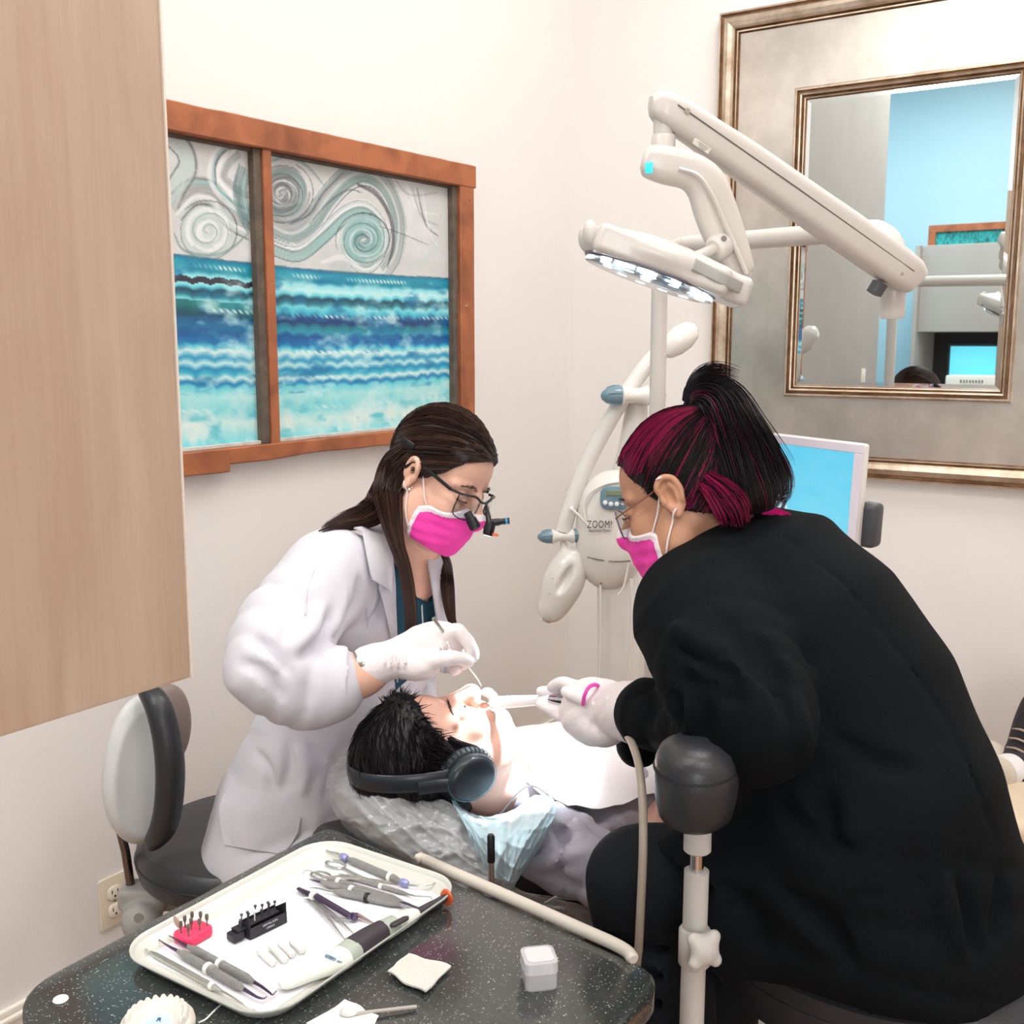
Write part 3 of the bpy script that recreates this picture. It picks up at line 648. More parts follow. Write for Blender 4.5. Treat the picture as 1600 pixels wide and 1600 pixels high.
# rolled sleeve cuff
cu=SDF(P(440,1130,1.6)-A(.05,.1,.03),P(570,1000,1.8)+A(.06,.12,.05),.004)
a=P(488,1072,1.722); b=P(532,1064,1.732)
cu.cone(a,b,.0585,.0595,k=.003); d_=nrm(b-a); cu.cut(P(538,1063,1.733),d_+A(0,0,-.25)); cu.cut(P(472,1075,1.72),-d_-A(0,0,.15)); cu.cone(b-d_*.01,b+d_*.1,.045,.047,k=.003,sub=True); cu.wob(.0015,60,5)
gq=cu.mesh(); sf=mk('sleeve_cuff',relax(gq,1),M_coat,parent=coat)
# pocket flap and seams
mk('pocket',patch(full,[(352,1238),(343,1262),(345,1290),(352,1320)],[(470,1278),(466,1300),(455,1320),(440,1335)],None,None,.003,14,8,.002),M_coat,parent=coat)
sg=G(); 
for pl in ([(352,1236),(385,1256),(425,1268),(471,1276)],[(560,860),(565,900),(574,960),(578,1020)],[(500,870),(480,920),(478,960)]): mk('seam',seam(full,pl,.0011,.0012),M_coat,parent=coat)
# lapels: near (left in picture) collar + lapel, far collar
lap=G()
lap.add(patch(full,[(552,826),(566,832),(573,870),(580,905)],[(612,820),(612,845),(612,885),(612,925)],None,None,.010,9,12,.0035))
lap.add(patch(full,[(580,868),(600,893),(590,914),(602,960),(613,1010),(620,1065)],[(613,868),(615,893),(617,914),(619,960),(621,1010),(622,1065)],None,None,.006,6,22,.003))
mk('lapel',lap,M_coat,parent=coat,autos=60)
lap2=patch(full,[(664,850),(668,880),(676,930),(684,990),(688,1050)],[(678,850),(690,880),(700,930),(708,990),(704,1050)],None,None,.010,6,14,.004)
mk('lapel',lap2,M_coat,parent=coat,autos=60)
# teal top under the coat
tp=SDF(ct.lo,ct.lo+(ct.n-1)*ct.h,.0048)
tp.sects([(c,r_,a_-.022,b_-.020) for c,r_,a_,b_ in ST[2:]],k=.03); 
tp.cone(nb+A(-.0,.02,-.02),nb+A(.035,-.03,.07),.050,.060,k=.004,sub=True)
tp.cone(nb+fD*.05+A(0,0,.07),nb+fD*.045+A(0,0,.014),.046,.034,k=.012,sub=True)
M_teal=mat('dark_teal_knit',(14,62,80),.85,var=.08,vscale=20,bump=.1,bscale=300)
top=mk('shirt',relax(tp.mesh(),1),M_teal,parent=dent)
M_pipe=mat('white_piping',(222,222,226),.6)
pg=G(); pg.add(seam(tp,[(640,888),(648,900),(658,905),(668,898),(672,884)],.0022,.001)); pg.add(seam(tp,[(657,905),(659,950),(661,985),(660,1020),(656,1050),(640,1078)],.0016,.0016))
mk('piping',pg,M_pipe,parent=top)
# body: chest, arms, legs as one skin mesh with the head
bs=SDF(ct.lo-A(.0,.12,.3),ct.lo+(ct.n-1)*ct.h+A(.16,0,0),.0075)
bs.sects([(c,r_,a_-.045,b_-.042) for c,r_,a_,b_ in ST[:-1]],k=.03); bs.chain([RS,EL],[.034,.030],k=.02); bs.chain([EL,P(520,1056,1.725),WR,P(585,1046,1.744)],[.026,.030,.0245,.020],k=.02); bs.chain([LS,EL2,HN2],[.034,.03,.024],k=.02)
hx=P(445,1370,2.0); bs.chain([hx+rD*.08,P(640,1420,1.86),P(640,1420,1.86)+A(.03,-.02,-.38)],[.06,.045,.03],k=.03); bs.chain([hx-rD*.08,P(720,1400,2.1),P(720,1400,2.1)+A(.03,-.02,-.38)],[.06,.045,.03],k=.03)
gb=bs.mesh(); gd.add(gb)
body=mk('body',gd,M_skinA,parent=dent)
# trousers
M_trs=mat('dark_trousers',(28,34,44),.8,bump=.1)
tr=SDF(bs.lo-A(0,0,.3),bs.lo+(bs.n-1)*bs.h+A(.2,.1,-.3),.009)
for k_,kn in ((rD*.08,P(640,1430,1.86)),(-rD*.08,P(720,1410,2.1))):
    tr.chain([hx+k_,kn,kn+A(.03,-.02,-.36)],[.085,.068,.052],k=.03,n=5)
mk('trousers',tr.mesh(),M_trs,parent=dent)
# far upper details: earring
mk('earring',ball(xf(MD,(.079,-.002,-.030)),.0032,12,8),mat('pearl',(240,225,205),.2,coat=1.),parent=dent)
mk('earring',ball(xf(MD,(.079,.001,-.024)),.0014,10,6),MATS['pearl'],parent=dent)
browm=mat('dark_brow_hair',(62,40,34),.6)
brows(MD,dent,browm,sides=(1,-1)); lashes(MD,dent,browm,sides=(1,-1))
mask_parts(dent,MD,hd,None,sides=(1,))
# ---------------------------------------------------------------- hair
BR1=A(*lin((66,46,40))); BR2=A(*lin((32,22,21))); BR3=A(*lin((96,68,54)))
def cold(i,p):
    r_=np.random.default_rng(i); t=r_.uniform(); c=BR2*(1-t)+BR1*t
    if r_.uniform()<.12: c=BR3
    return np.tile(c,(len(p),1))
yz=[-.09,-.080,-.055,-.030,.016,.040,.058,.072,.098,.2]
hc=hair_cap(.010,.003,vol=.004,yz=yz); gh=relax(hc.mesh(),1); gh.col=np.tile(BR2*1.0,(len(gh.v),1))
keep=lambda p: p[1]<np.interp(p[2],HL_Z,yz)+.004
cs=cap_strands((.02,-.135,-.02),1500,(0,-.014,.038),(.083,.106,.101),3,keep,9,.0035,.0009,cold,cap=hc)
nn=len(gh.v); cols=np.vstack([gh.col,cs.col]); gh.add(cs); gh.col=cols; gh.T(MD)
hair=mk('hair',gh,M_hair,parent=dent)
# hair gathered behind the ear, then loose over the back and down the chest
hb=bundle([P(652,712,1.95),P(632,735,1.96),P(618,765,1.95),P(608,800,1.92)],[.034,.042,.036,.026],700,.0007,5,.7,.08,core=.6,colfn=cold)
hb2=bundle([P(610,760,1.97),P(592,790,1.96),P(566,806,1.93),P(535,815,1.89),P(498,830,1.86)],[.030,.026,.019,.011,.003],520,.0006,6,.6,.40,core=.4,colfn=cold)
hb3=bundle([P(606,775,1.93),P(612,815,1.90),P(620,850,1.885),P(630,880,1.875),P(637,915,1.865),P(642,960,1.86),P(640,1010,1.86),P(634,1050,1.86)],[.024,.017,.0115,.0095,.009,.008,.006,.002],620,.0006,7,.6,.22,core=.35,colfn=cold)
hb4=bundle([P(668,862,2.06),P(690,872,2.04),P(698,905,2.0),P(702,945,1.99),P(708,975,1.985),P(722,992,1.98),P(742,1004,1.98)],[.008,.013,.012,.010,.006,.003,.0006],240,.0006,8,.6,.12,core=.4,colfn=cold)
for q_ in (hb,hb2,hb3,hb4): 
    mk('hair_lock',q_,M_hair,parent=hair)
mk('hair_clip',box((0,0,0),(.004,.03,.012),.002,2,frame(xf(MD,(.086,-.045,.045)),y=MD[:3,1],z=MD[:3,2])),mat('black_plastic',(22,22,24),.35),parent=hair)
# ---------------------------------------------------------------- glove on the working hand
gl=SDF(P(560,1110,1.65)-A(.02,.03,.02),P(760,960,1.85)+A(.03,.05,.03),.0018)
gl.chain([P(572,1042,1.738),P(590,1037,1.742),P(612,1030,1.75),P(640,1022,1.755)],[.0300,.0275,.026,.028],k=.01,n=5,flat=A(0,1,0),fr=.97)
gl.chain([P(640,1022,1.758),P(672,1008,1.762),P(700,1000,1.77)],[.028,.030,.024],k=.012,n=5,flat=A(.1,1,.1),fr=.72)
gl.chain([P(630,1036,1.742),P(655,1040,1.738),P(672,1034,1.735)],[.018,.019,.014],k=.012)                      # heel of the thumb
fingers(gl,[
 ([P(695,992,1.752),P(716,986,1.745),P(732,1008,1.742),P(738,1026,1.745)],[.0135,.0112,.0092,.0078]),           # index, bent over the handle
 ([P(698,996,1.775),P(722,994,1.775),P(738,1014,1.768),P(741,1028,1.762)],[.0135,.0110,.0090,.0076]),           # middle
 ([P(696,1010,1.795),P(716,1012,1.805),P(730,1030,1.798),P(724,1040,1.785)],[.0128,.0104,.0088,.0074]),         # ring
 ([P(688,1022,1.81),P(704,1030,1.822),P(714,1044,1.812),P(706,1050,1.80)],[.0115,.0092,.0078,.0066]),           # little
 ([P(660,1036,1.735),P(690,1030,1.722),P(712,1028,1.722),P(733,1034,1.735)],[.0155,.0125,.0105,.0085]),         # thumb
],k=.0035)
gl.chain([P(569,1016,1.74),P(570,1042,1.713),P(571,1066,1.74),P(570,1042,1.768),P(569,1016,1.74)],.0022,k=.003,n=6)
for k_ in range(5):                                                                                          # stretch wrinkles at the wrist
    x=586+k_*11; gl.chain([P(x,1010,1.735),P(x+3,1035,1.7135),P(x-2,1060,1.735)],.0009,k=.005,n=4)
for a_,b_ in (((690,1005),(697,1040)),((683,1008),(688,1042)),((700,1003),(706,1030))):
    gl.cone(onsurf(gl,*a_),onsurf(gl,*b_),.0012,.0012,k=.004)
gl.wob(.0006,140,4)
gl.cone(P(540,1045,1.735),P(571,1042,1.737),.0265,.0272,k=.001,sub=True)
mk('glove',relax(gl.mesh(),1,.4),M_glove,parent=dent)
# wristwatch just above the glove
wt=dent
wa=nrm(P(600,1035,1.742)-P(560,1047,1.733)); ww=nrm(np.cross(wa,A(0,1,0)))
cc=P(564,1046,1.734); wst=mk('watch_strap',tube([cc+.0300*(math.cos(t)*ww+.84*math.sin(t)*np.cross(wa,ww)) for t in np.linspace(0,2*np.pi,25)[:-1]],.002,8,closed=True,up=wa,flat=2.2),mat('steel_polished',(205,205,208),.18,1.),parent=wt)
mk('watch_case',box((0,0,0),(.013,.010,.004),.0015,2,frame(P(566,1040,1.710),z=A(-.1,-1,.15),x=ww)),mat('watch_steel',(190,184,176),.25,.9),parent=wst)
# ---------------------------------------------------------------- loupes (worn magnifying glasses with lamp)
lp=thing('loupes','black magnifying loupes with blue capped lamp worn over the pink mask','loupes',xf(MD,(0,.1,0)))
M_blk=MATS['black_plastic']; X=lambda *a: xf(MD,a)
mk('frame_bar',tube(spline([X(.068,.070,.012),X(.058,.094,.014),X(.030,.106,.016),X(.010,.110,.008),X(-.010,.110,.008),X(-.030,.106,.016),X(-.058,.094,.014),X(-.066,.078,.010)],5),.0024,8),M_blk,parent=lp)
for sd in (1,-1):
    mk('temple',tube(spline([X(sd*.068,.072,.012),X(sd*.075,.045,.017),X(sd*.080,.01,.022),X(sd*.083,-.012,.022),X(sd*.082,-.03,.002)],5),[.0036]*5+[.0028]*5+[.002]*11 if False else .0026,8,flat=1.3),M_blk,parent=lp)
    ln=grid(9,7,lambda a,b: X(sd*(.012+a*.048),.108-.020*a*a+.004*math.sin(b*3.1),.012-b*(.040+.006*math.sin(a*3.1))))
    mk('lens',solid(ln,.0012),mat('loupe_lens_glass',(240,246,250),.03,trans=1.,var=0),parent=lp)
    mk('lens_rim',tube(spline([X(sd*.012,.109,.010),X(sd*.016,.109,-.026),X(sd*.036,.104,-.033),X(sd*.056,.090,-.026),X(sd*.060,.088,.010)],5),.0011,6),M_blk,parent=lp)
    dv=nrm(MD[:3,1]*.85-MD[:3,2]*.52-MD[:3,0]*sd*.12); c0=X(sd*.030,.104,-.018)
    br=mk('magnifier_barrel',lathe([(.0075,0),(.0075,.012),(.0095,.013),(.0105,.030),(.0098,.032),(.0085,.0325),(.0085,.030),(.0001,.029)],frame(c0,z=dv),20),M_blk,parent=lp)
    mk('barrel_glass',lathe([(.0088,.0305),(.004,.0318),(.0001,.032)],frame(c0,z=dv),16),mat('blue_coated_glass',(70,150,190),.08,coat=1.),parent=br)
c0=X(0,.118,.004)
mk('lamp_mount',tube([c0,P(764,808,1.90),P(765,822,1.895)],.004,8),M_blk,parent=lp)
mk('lamp_body',lathe([(.0085,0),(.0095,.004),(.0095,.022),(.008,.026),(.0001,.026)],frame(P(762,836,1.892),z=P(768,812,1.895)-P(762,836,1.892)),20),M_blk,parent=lp)
mk('lamp_lens',lathe([(.0075,0),(.0001,-.001)],frame(P(761.6,837,1.892),z=P(768,812,1.895)-P(762,836,1.892)),16),mat('lamp_lens_white',(230,245,255),.1,emis=1.5),parent=lp)
mk('lamp_cable_tube',lathe([(.0065,0),(.0065,.016),(.0055,.018),(.0058,.034),(.0001,.034)],frame(P(766,817,1.894),z=P(793,814,1.895)-P(766,817,1.894)),18),M_blk,parent=lp)
mk('tube_cap',lathe([(.006,0),(.006,.003),(.0001,.0032)],frame(P(790,814.4,1.895),z=P(793,814,1.895)-P(766,817,1.894)),18),mat('bright_blue_cap',(50,150,215),.3),parent=lp)
mk('filter_flap',lathe([(.006,0),(.0062,.001),(.0001,.0012)],frame(P(774,836,1.885),z=A(.2,-.2,1)),18),mat('orange_filter',(240,110,50),.3,trans=.3),parent=lp)
# ================================================================ assistant (back to the camera, facing left, black jacket, magenta streaked ponytail)
MA=np.eye(4); MA[:3,0]=[.515,.852,-.095]; MA[:3,1]=[-.828,.466,-.312]; MA[:3,2]=[-.222,.239,.945]; MA[:3,3]=P(1070.5,776.9,1.55); 
MA[:3,:3]=np.array(Matrix.Rotation(math.radians(-5),3,Vector(MA[:3,0])))@MA[:3,:3]*.93
asst=thing('person','person in black jacket and pink mask, with magenta streaked ponytail, sitting on the near stool','person',A(.46,1.36,0))
nbA=P(1135,872,1.575); nal=xf(inv(MA),nbA)
ha=head_sdf(nal,ears=(1,0),neck_r=.050); ga=ha.mesh(); ga.T(MA)
fA=A(-.86,.51,0); lA=A(-.51,-.86,0); HA=.0068
jk=SDF(A(-.0,1.02,.50),A(.86,2.0,1.27),HA)
SA=[(P(1395,1500,1.40),lA,.200,.185),(P(1378,1400,1.405),lA,.20,.185),(P(1352,1250,1.42),lA,.185,.170),(P(1308,1100,1.47),lA,.178,.152),(P(1252,985,1.51),lA,.178,.135),(P(1195,905,1.545),lA,.155,.105),(P(1152,866,1.57),lA,.08,.066)]
jk.sects(SA,k=.04)
LSa=P(1092,948,1.445); ELa=P(1184,1138,1.265); WRa=P(978,1112,1.535)
jk.cone(P(1160,905,1.53),LSa,.075,.072,k=.06)
jk.chain([LSa,P(1125,1045,1.33),ELa],[.074,.066,.060],k=.04,n=5)
jk.chain([ELa,P(1085,1128,1.385),P(1000,1114,1.505)],[.062,.050,.040],k=.02,n=6)
RSa=P(1175,880,1.74); ELr=P(1075,1100,1.80); WRr=P(998,1165,1.63)
jk.cone(P(1160,895,1.62),RSa,.07,.065,k=.05); jk.chain([RSa,ELr],[.065,.052],k=.03,n=4); jk.chain([ELr,WRr],[.05,.036],k=.02)
# jacket skirt over the hip, hanging hem corner on the left
jk.sect((P(1250,1330,1.33),lA,.10,.10),(P(1140,1400,1.34),lA,.06,.05),k=.05)
jk.cone(P(1330,1420,1.36),P(1165,1395,1.375),.140,.122,k=.05); jk.cone(P(1165,1395,1.375),P(1140,1400,1.365),.122,.112,k=.03)
jk.wob(.0018,24,8); folds(jk,.007,11,31,3); armfolds(jk,LSa,ELa,.095,4.2,.010,6,.25,1.1); armfolds(jk,ELa,WRa,.075,4.2,.008,9,.0,.8); armfolds(jk,P(1350,1230,1.42),P(1330,1480,1.38),.21,3,.008,15,.1,1.1,2.2)
def cra(px,r=.007,k=.014,sub=True,o=0.): 
    q=[onsurf(jk,a,b,o) for a,b in px]; jk.chain(q,[r*.4]+[r]*(len(q)-2)+[r*.4],k=k,sub=sub,n=4)
for px,r in [([(1068,1010),(1110,1030),(1150,1070)],.007),([(1060,1055),(1100,1075),(1160,1095)],.006),([(1130,960),(1165,1010),(1200,1070)],.009),([(1180,990),(1215,1060),(1235,1130)],.009),([(1040,1080),(1060,1100),(1060,1140)],.006),([(1085,1090),(1100,1120),(1095,1160)],.006),
             ([(1260,1180),(1290,1250),(1300,1330)],.008),([(1210,1240),(1260,1300),(1330,1330)],.007),([(1130,1380),(1180,1430),(1200,1490)],.008),([(1230,1400),(1290,1440),(1330,1500)],.009),([(1500,1380),(1510,1440),(1530,1490)],.009),([(1560,1370),(1560,1430),(1555,1470)],.007),([(1300,1150),(1370,1190),(1430,1200)],.007),([(1010,1075),(1020,1100),(1015,1130)],.004)]:
    cra(px,r)
for px,r in [([(1050,980),(1085,1000),(1130,1035)],.006),([(1240,1090),(1255,1150),(1255,1200)],.006),([(1170,1350),(1230,1420),(1290,1490)],.008),([(1470,1360),(1480,1420),(1500,1490)],.008)]:
    cra(px,r,.016,False)
# seams as shallow grooves
def grv(px,r=.0032):
    q=spline(px,6); q=np.array([onsurf(jk,a,b,0) for a,b in q])
    for _ in range(3): q[1:-1]=(q[:-2]+2*q[1:-1]+q[2:])/4
    for a,b in zip(q[:-1],q[1:]): jk.cone(a,b,r,r,k=.003,sub=True)
grv([(1218,832),(1265,868),(1320,915),(1380,985),(1430,1055),(1475,1120),(1505,1180),(1540,1270),(1562,1320)])
grv([(1100,920),(1115,960),(1140,1010),(1170,1050),(1210,1090)],.0026)
grv([(1335,1405),(1380,1395),(1430,1385),(1490,1350),(1570,1310)],.0026)
# flat hem: trim below the hem line
jk.cut(A(.48,1.4,.664),A(-.06,.10,-1),.01); zlim_=P(1200,1330,1.36)[2]; hx0=P(1098,1420,1.30); jk_p=jk.pts(); n_=nrm(A(-1,.25,.38)).astype(np.float32); dcut=((jk_p-hx0.astype(np.float32))@n_); lowz=jk_p[...,2]<zlim_; jk.D=np.where(lowz,np.maximum(jk.D,dcut.astype(np.float32)),jk.D)
jk.cone(nbA+A(-.02,.01,.0),nbA+A(-.045,.02,.09),.058,.072,k=.004,sub=True)
M_jkt=mat('black_wool_jacket',(11,15,18),.92,var=.2,vscale=5,bump=.25,bscale=420,sheen=.0,spec=.15)
gj=relax(jk.mesh(),2,.35); jo=mk('jacket',gj,M_jkt,parent=asst)
# collar
cb_=SDF(nbA-.14,nbA+.14,.004); un=nrm(xf(MA,(0,-.02,-.05))-nbA)
for k_ in range(26):
    t0=2*math.pi*k_/26; sd=nrm(lA-un*np.dot(lA,un)); fd=nrm(np.cross(un,sd)); 
    if np.dot(fd,fA)<0: fd=-fd
    if math.sin(t0)>.55: continue
    b0=nbA+.067*(math.cos(t0)*sd+math.sin(t0)*fd*1.0)-un*.012; cb_.cone(b0,b0+un*.028+(.004)*(math.cos(t0)*sd+math.sin(t0)*fd),.0062,.0045,k=.01)
mk('collar',relax(cb_.mesh(),1),M_jkt,parent=jo)
# body under the clothes
bA=SDF(jk.lo-A(.1,.02,.0),jk.lo+(jk.n-1)*jk.h,.008)
bA.sects([(c,r_,a_-.04,b_-.035) for c,r_,a_,b_ in SA],k=.03); bA.chain([LSa,ELa],[.045,.036],k=.02); bA.chain([ELa,P(1000,1114,1.505),WRa],[.034,.024,.018],k=.02); bA.chain([RSa,ELr,WRr],[.04,.032,.022],k=.02)
ga.add(bA.mesh()); mk('body',ga,M_skinB,parent=asst)
# trousers: two thighs, knees, shins down to the shoes
HLa=P(1290,1405,1.335); KNa=P(1000,1375,1.43); HRa=P(1330,1420,1.46); KRa=P(1090,1368,1.59)
tr=SDF(A(.05,1.05,.06),A(.75,1.9,.92),.009)
tr.chain([P(1390,1430,1.39),HLa,P(1130,1388,1.385),KNa],[.085,.082,.076,.066],k=.03,n=4)
tr.chain([KNa,KNa+A(.035,-.03,-.20),KNa+A(.05,-.04,-.52)],[.066,.064,.042],k=.03,n=4)
tr.chain([P(1400,1460,1.45),HRa,P(1190,1390,1.53),KRa],[.10,.095,.08,.064],k=.03,n=4)
tr.chain([KRa,KRa+A(.03,-.02,-.20),KRa+A(.05,-.02,-.54)],[.064,.062,.042],k=.03,n=4)
for c,r_,m_ in ((KNa,.007,0),(KRa,.006,0)):
    for dz in (0,.035,.07): tr.chain([c+A(.04,-.07,-.05-dz),c+A(-.01,-.085,-.06-dz),c+A(-.06,-.03,-.045-dz)],[.003,r_,.003],k=.012,sub=True)
tr.wob(.003,20,2)
mk('trousers',relax(tr.mesh(),1),mat('black_trousers',(14,20,26),.85,var=.15,vscale=8,bump=.15,bscale=350,spec=.3),parent=asst)
for kn,dx in ((KNa,A(.05,-.04,-.52)),(KRa,A(.05,-.02,-.54))):
    a_=kn+dx; sh=SDF(a_-A(.26,.1,.16),a_+A(.09,.14,.06),.006); z0=.03
    toe=A(a_[0]-.17,a_[1]+.06,.035); sh.chain([A(a_[0]+.03,a_[1],.045),A(a_[0]-.06,a_[1]+.02,.05),toe],[.040,.042,.032],k=.02); sh.cone(A(a_[0],a_[1],.05),A(a_[0],a_[1],a_[2]+.02),.040,.038,k=.02); sh.cut(A(0,0,.004),A(0,0,-1))
    mk('shoe',sh.mesh(),mat('black_shoe_leather',(20,20,22),.4),parent=asst)
# hand in glove: open palm towards the camera, fingers to the left holding the wand
ag=SDF(P(1000,1200,1.5)-A(.02,.03,.02),P(1000,1200,1.5)-A(.02,.03,.02)+.01,.0018)
pts_=np.array([P(832,1050,1.62),P(1000,1050,1.45),P(1000,1185,1.45),P(832,1185,1.72)]); ag=SDF(pts_.min(0)-.02,pts_.max(0)+A(.02,.03,.02),.0019)
ag.chain([P(1004,1114,1.50),P(985,1112,1.53),P(962,1110,1.565),P(944,1112,1.585)],[.038,.039,.034,.030],k=.01,flat=A(.4,1,0),fr=.85)
ag.chain([P(948,1098,1.585),P(925,1100,1.60),P(912,1104,1.61)],[.026,.026,.022],k=.014,flat=A(.4,1,0),fr=.62)   # palm, upper
ag.chain([P(950,1128,1.575),P(925,1126,1.59),P(905,1120,1.61)],[.025,.026,.020],k=.014,flat=A(.4,1,0),fr=.62)  # palm, lower
ag.chain([P(955,1140,1.565),P(938,1142,1.57),P(922,1132,1.58)],[.016,.016,.012],k=.012)
fingers(ag,[
 ([P(922,1092,1.60),P(898,1073,1.615),P(878,1067,1.635),P(862,1074,1.65)],[.0125,.0100,.0088,.0078]),       # index over the wand
 ([P(915,1098,1.625),P(890,1080,1.65),P(866,1080,1.67),P(845,1080,1.68)],[.0122,.0098,.0086,.0076]),       # middle behind
 ([P(910,1116,1.61),P(885,1112,1.635),P(862,1108,1.65),P(843,1100,1.66)],[.0120,.0096,.0084,.0074]),         # ring below
 ([P(912,1130,1.60),P(890,1124,1.625),P(872,1117,1.64),P(859,1110,1.65)],[.0112,.0088,.0076,.0066]),         # little
 ([P(948,1110,1.572),P(928,1096,1.575),P(905,1089,1.583),P(884,1081,1.60)],[.0145,.0120,.0102,.0086]),       # thumb on the near side
],k=.0032)
for a_,b_ in (((935,1100),(942,1150)),((926,1100),(922,1140)),((948,1092),(960,1150))): ag.cone(onsurf(ag,*a_),onsurf(ag,*b_),.0014,.0014,k=.005)
ag.chain([P(968,1078,1.56),P(972,1110,1.525),P(968,1150,1.53)],.0022,k=.003,n=6); ag.wob(.0009,110,6)
mk('glove',relax(ag.mesh(),1,.4),M_glove,parent=asst)
rb=tube(spline([P(911,1101,1.568),P(913,1088,1.560),P(920,1074,1.562),P(931,1070,1.570),P(940,1078,1.585),P(938,1092,1.605),P(925,1102,1.61),P(914,1104,1.59)],5),.0030,8)
rb.v=rb.v; mk('rubber_band',rb,mat('pink_silicone',(238,84,190),.4),parent=asst)
# face details
brA=mat('black_brow_hair',(40,28,28),.6)
brows(MA,asst,brA,sides=(-1,)); lashes(MA,asst,brA,sides=(-1,))
mask_parts(asst,MA,ha,None,sides=(-1,))
# ---------------------------------------------------------------- hair
K1=A(*lin((24,16,22))); K2=A(*lin((10,8,12))); PK=A(*lin((150,22,78))); PK2=A(*lin((196,44,104)))
iMA=inv(MA)
def cola(i,p):
    q=xf(iMA,p) if False else p
    r_=np.random.default_rng(i+7); s0=p[0]; base=K2+(K1-K2)*r_.uniform()
    # dyed streak: a band from the hairline over the temple up to the ponytail
    m0=p[len(p)//3]; inband=(s0[2]>.044)&(s0[2]<.112)&(s0[0]<-.014)&(s0[1]>-.03)
    low=(s0[2]<-.0)&(s0[1]<-.02)
    if inband and r_.uniform()<.72: c=PK*(.95-r_.uniform()*.6)+PK2*.22*r_.uniform()**2
    elif low and r_.uniform()<.4: c=PK*.8
    elif r_.uniform()<.12: c=PK*.5
    else: c=base
    return np.tile(c,(len(p),1))
yzA=[-.09,-.082,-.058,-.006,.020,.036,.052,.068,.094,.2]
hcA=hair_cap(.006,.003,vol=.003,yz=yzA); gh=relax(hcA.mesh(),1)
zc=gh.v[:,2]; xc=gh.v[:,0]; yc=gh.v[:,1]; t_=np.clip((zc-.052)/.008,0,1)*np.clip((.104-zc)/.008,0,1)*np.clip((-.01-xc)/.01,0,1)*np.clip((.06-yc)/.01,0,1)
gh.col=K2*(1-t_[:,None])+(PK*.3)*t_[:,None]
rootA=A(0,-.078,.098)
keepA=lambda p: p[1]<np.interp(p[2],HL_Z,yzA)+.004
cs=cap_strands(rootA,1900,(0,-.014,.038),(.0795,.102,.097),5,keepA,9,.0025,.00075,cola,cap=hcA)
cols=np.vstack([gh.col,cs.col]); gh.add(cs); gh.col=cols
rg=np.random.default_rng(77); pa_=[]
while len(pa_)<900:
    d=nrm(rg.normal(size=3)); p=A(0,-.03,-.035)+A(.066,.070,.066)*d
    if d[1]>.35 or d[2]>.3 or not keepA(p): continue
    e_=rootA+A(rg.normal(0,.02),-.02,-.02+rg.normal(0,.01)); t=np.linspace(0,1,8)[:,None]; q=p*(1-t)+e_*t
    for _ in range(60):
        ii=np.clip(np.round((q-hcA.lo)/hcA.h).astype(int),0,hcA.n-1); ins_=hcA.D[tuple(ii.T)]<.0006
        if not ins_.any(): break
        dd=q-A(0,-.02,.01); q=q+np.where(ins_[:,None],dd/np.linalg.norm(dd,axis=1)[:,None]*.0015,0)
    pa_.append(q)
cs=strands(pa_,.0009,cola); cols=np.vstack([gh.col,cs.col]); gh.add(cs); gh.col=cols; gh.T(MA)
hairA=mk('hair',gh,M_hair,parent=asst)
def colp(i,p):
    r_=np.random.default_rng(i+70); c=K2+(K1-K2)*r_.uniform()*1.6
    if r_.uniform()<.03: c=PK*.5
    return np.tile(c,(len(p),1))
def colq(i,p):
    r_=np.random.default_rng(i+170); t=r_.uniform(); return np.tile(PK*(.35+.5*t)+PK2*.2*r_.uniform() if r_.uniform()<.6 else K2,(len(p),1))
def colr(i,p): return np.tile(A(*lin((232,40,140)))*(.7+.3*np.random.default_rng(i).uniform()),(len(p),1))
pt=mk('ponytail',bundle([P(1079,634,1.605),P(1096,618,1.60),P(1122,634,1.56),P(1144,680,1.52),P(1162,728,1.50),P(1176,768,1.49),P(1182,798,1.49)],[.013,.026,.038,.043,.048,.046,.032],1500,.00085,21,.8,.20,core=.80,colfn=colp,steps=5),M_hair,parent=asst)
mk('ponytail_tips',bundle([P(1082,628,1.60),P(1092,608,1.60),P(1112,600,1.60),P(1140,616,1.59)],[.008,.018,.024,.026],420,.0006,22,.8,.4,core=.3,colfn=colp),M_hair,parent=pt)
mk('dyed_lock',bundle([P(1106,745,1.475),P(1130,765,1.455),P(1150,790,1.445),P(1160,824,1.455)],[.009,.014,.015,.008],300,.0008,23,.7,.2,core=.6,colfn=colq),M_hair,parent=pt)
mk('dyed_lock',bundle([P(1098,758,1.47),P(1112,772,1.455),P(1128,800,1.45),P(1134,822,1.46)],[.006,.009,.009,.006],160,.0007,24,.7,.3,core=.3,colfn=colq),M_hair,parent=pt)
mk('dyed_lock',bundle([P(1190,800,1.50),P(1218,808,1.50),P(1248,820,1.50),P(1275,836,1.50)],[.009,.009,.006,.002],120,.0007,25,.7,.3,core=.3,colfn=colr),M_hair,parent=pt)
mk('hair_tie',tube([P(1077,632,1.62)+.014*(math.cos(t)*A(0,1,.1)+math.sin(t)*nrm(A(.55,-.1,.8))) for t in np.linspace(0,2*np.pi,21)[:-1]],.005,8,closed=True),mat('black_elastic',(18,14,18),.8),parent=asst)
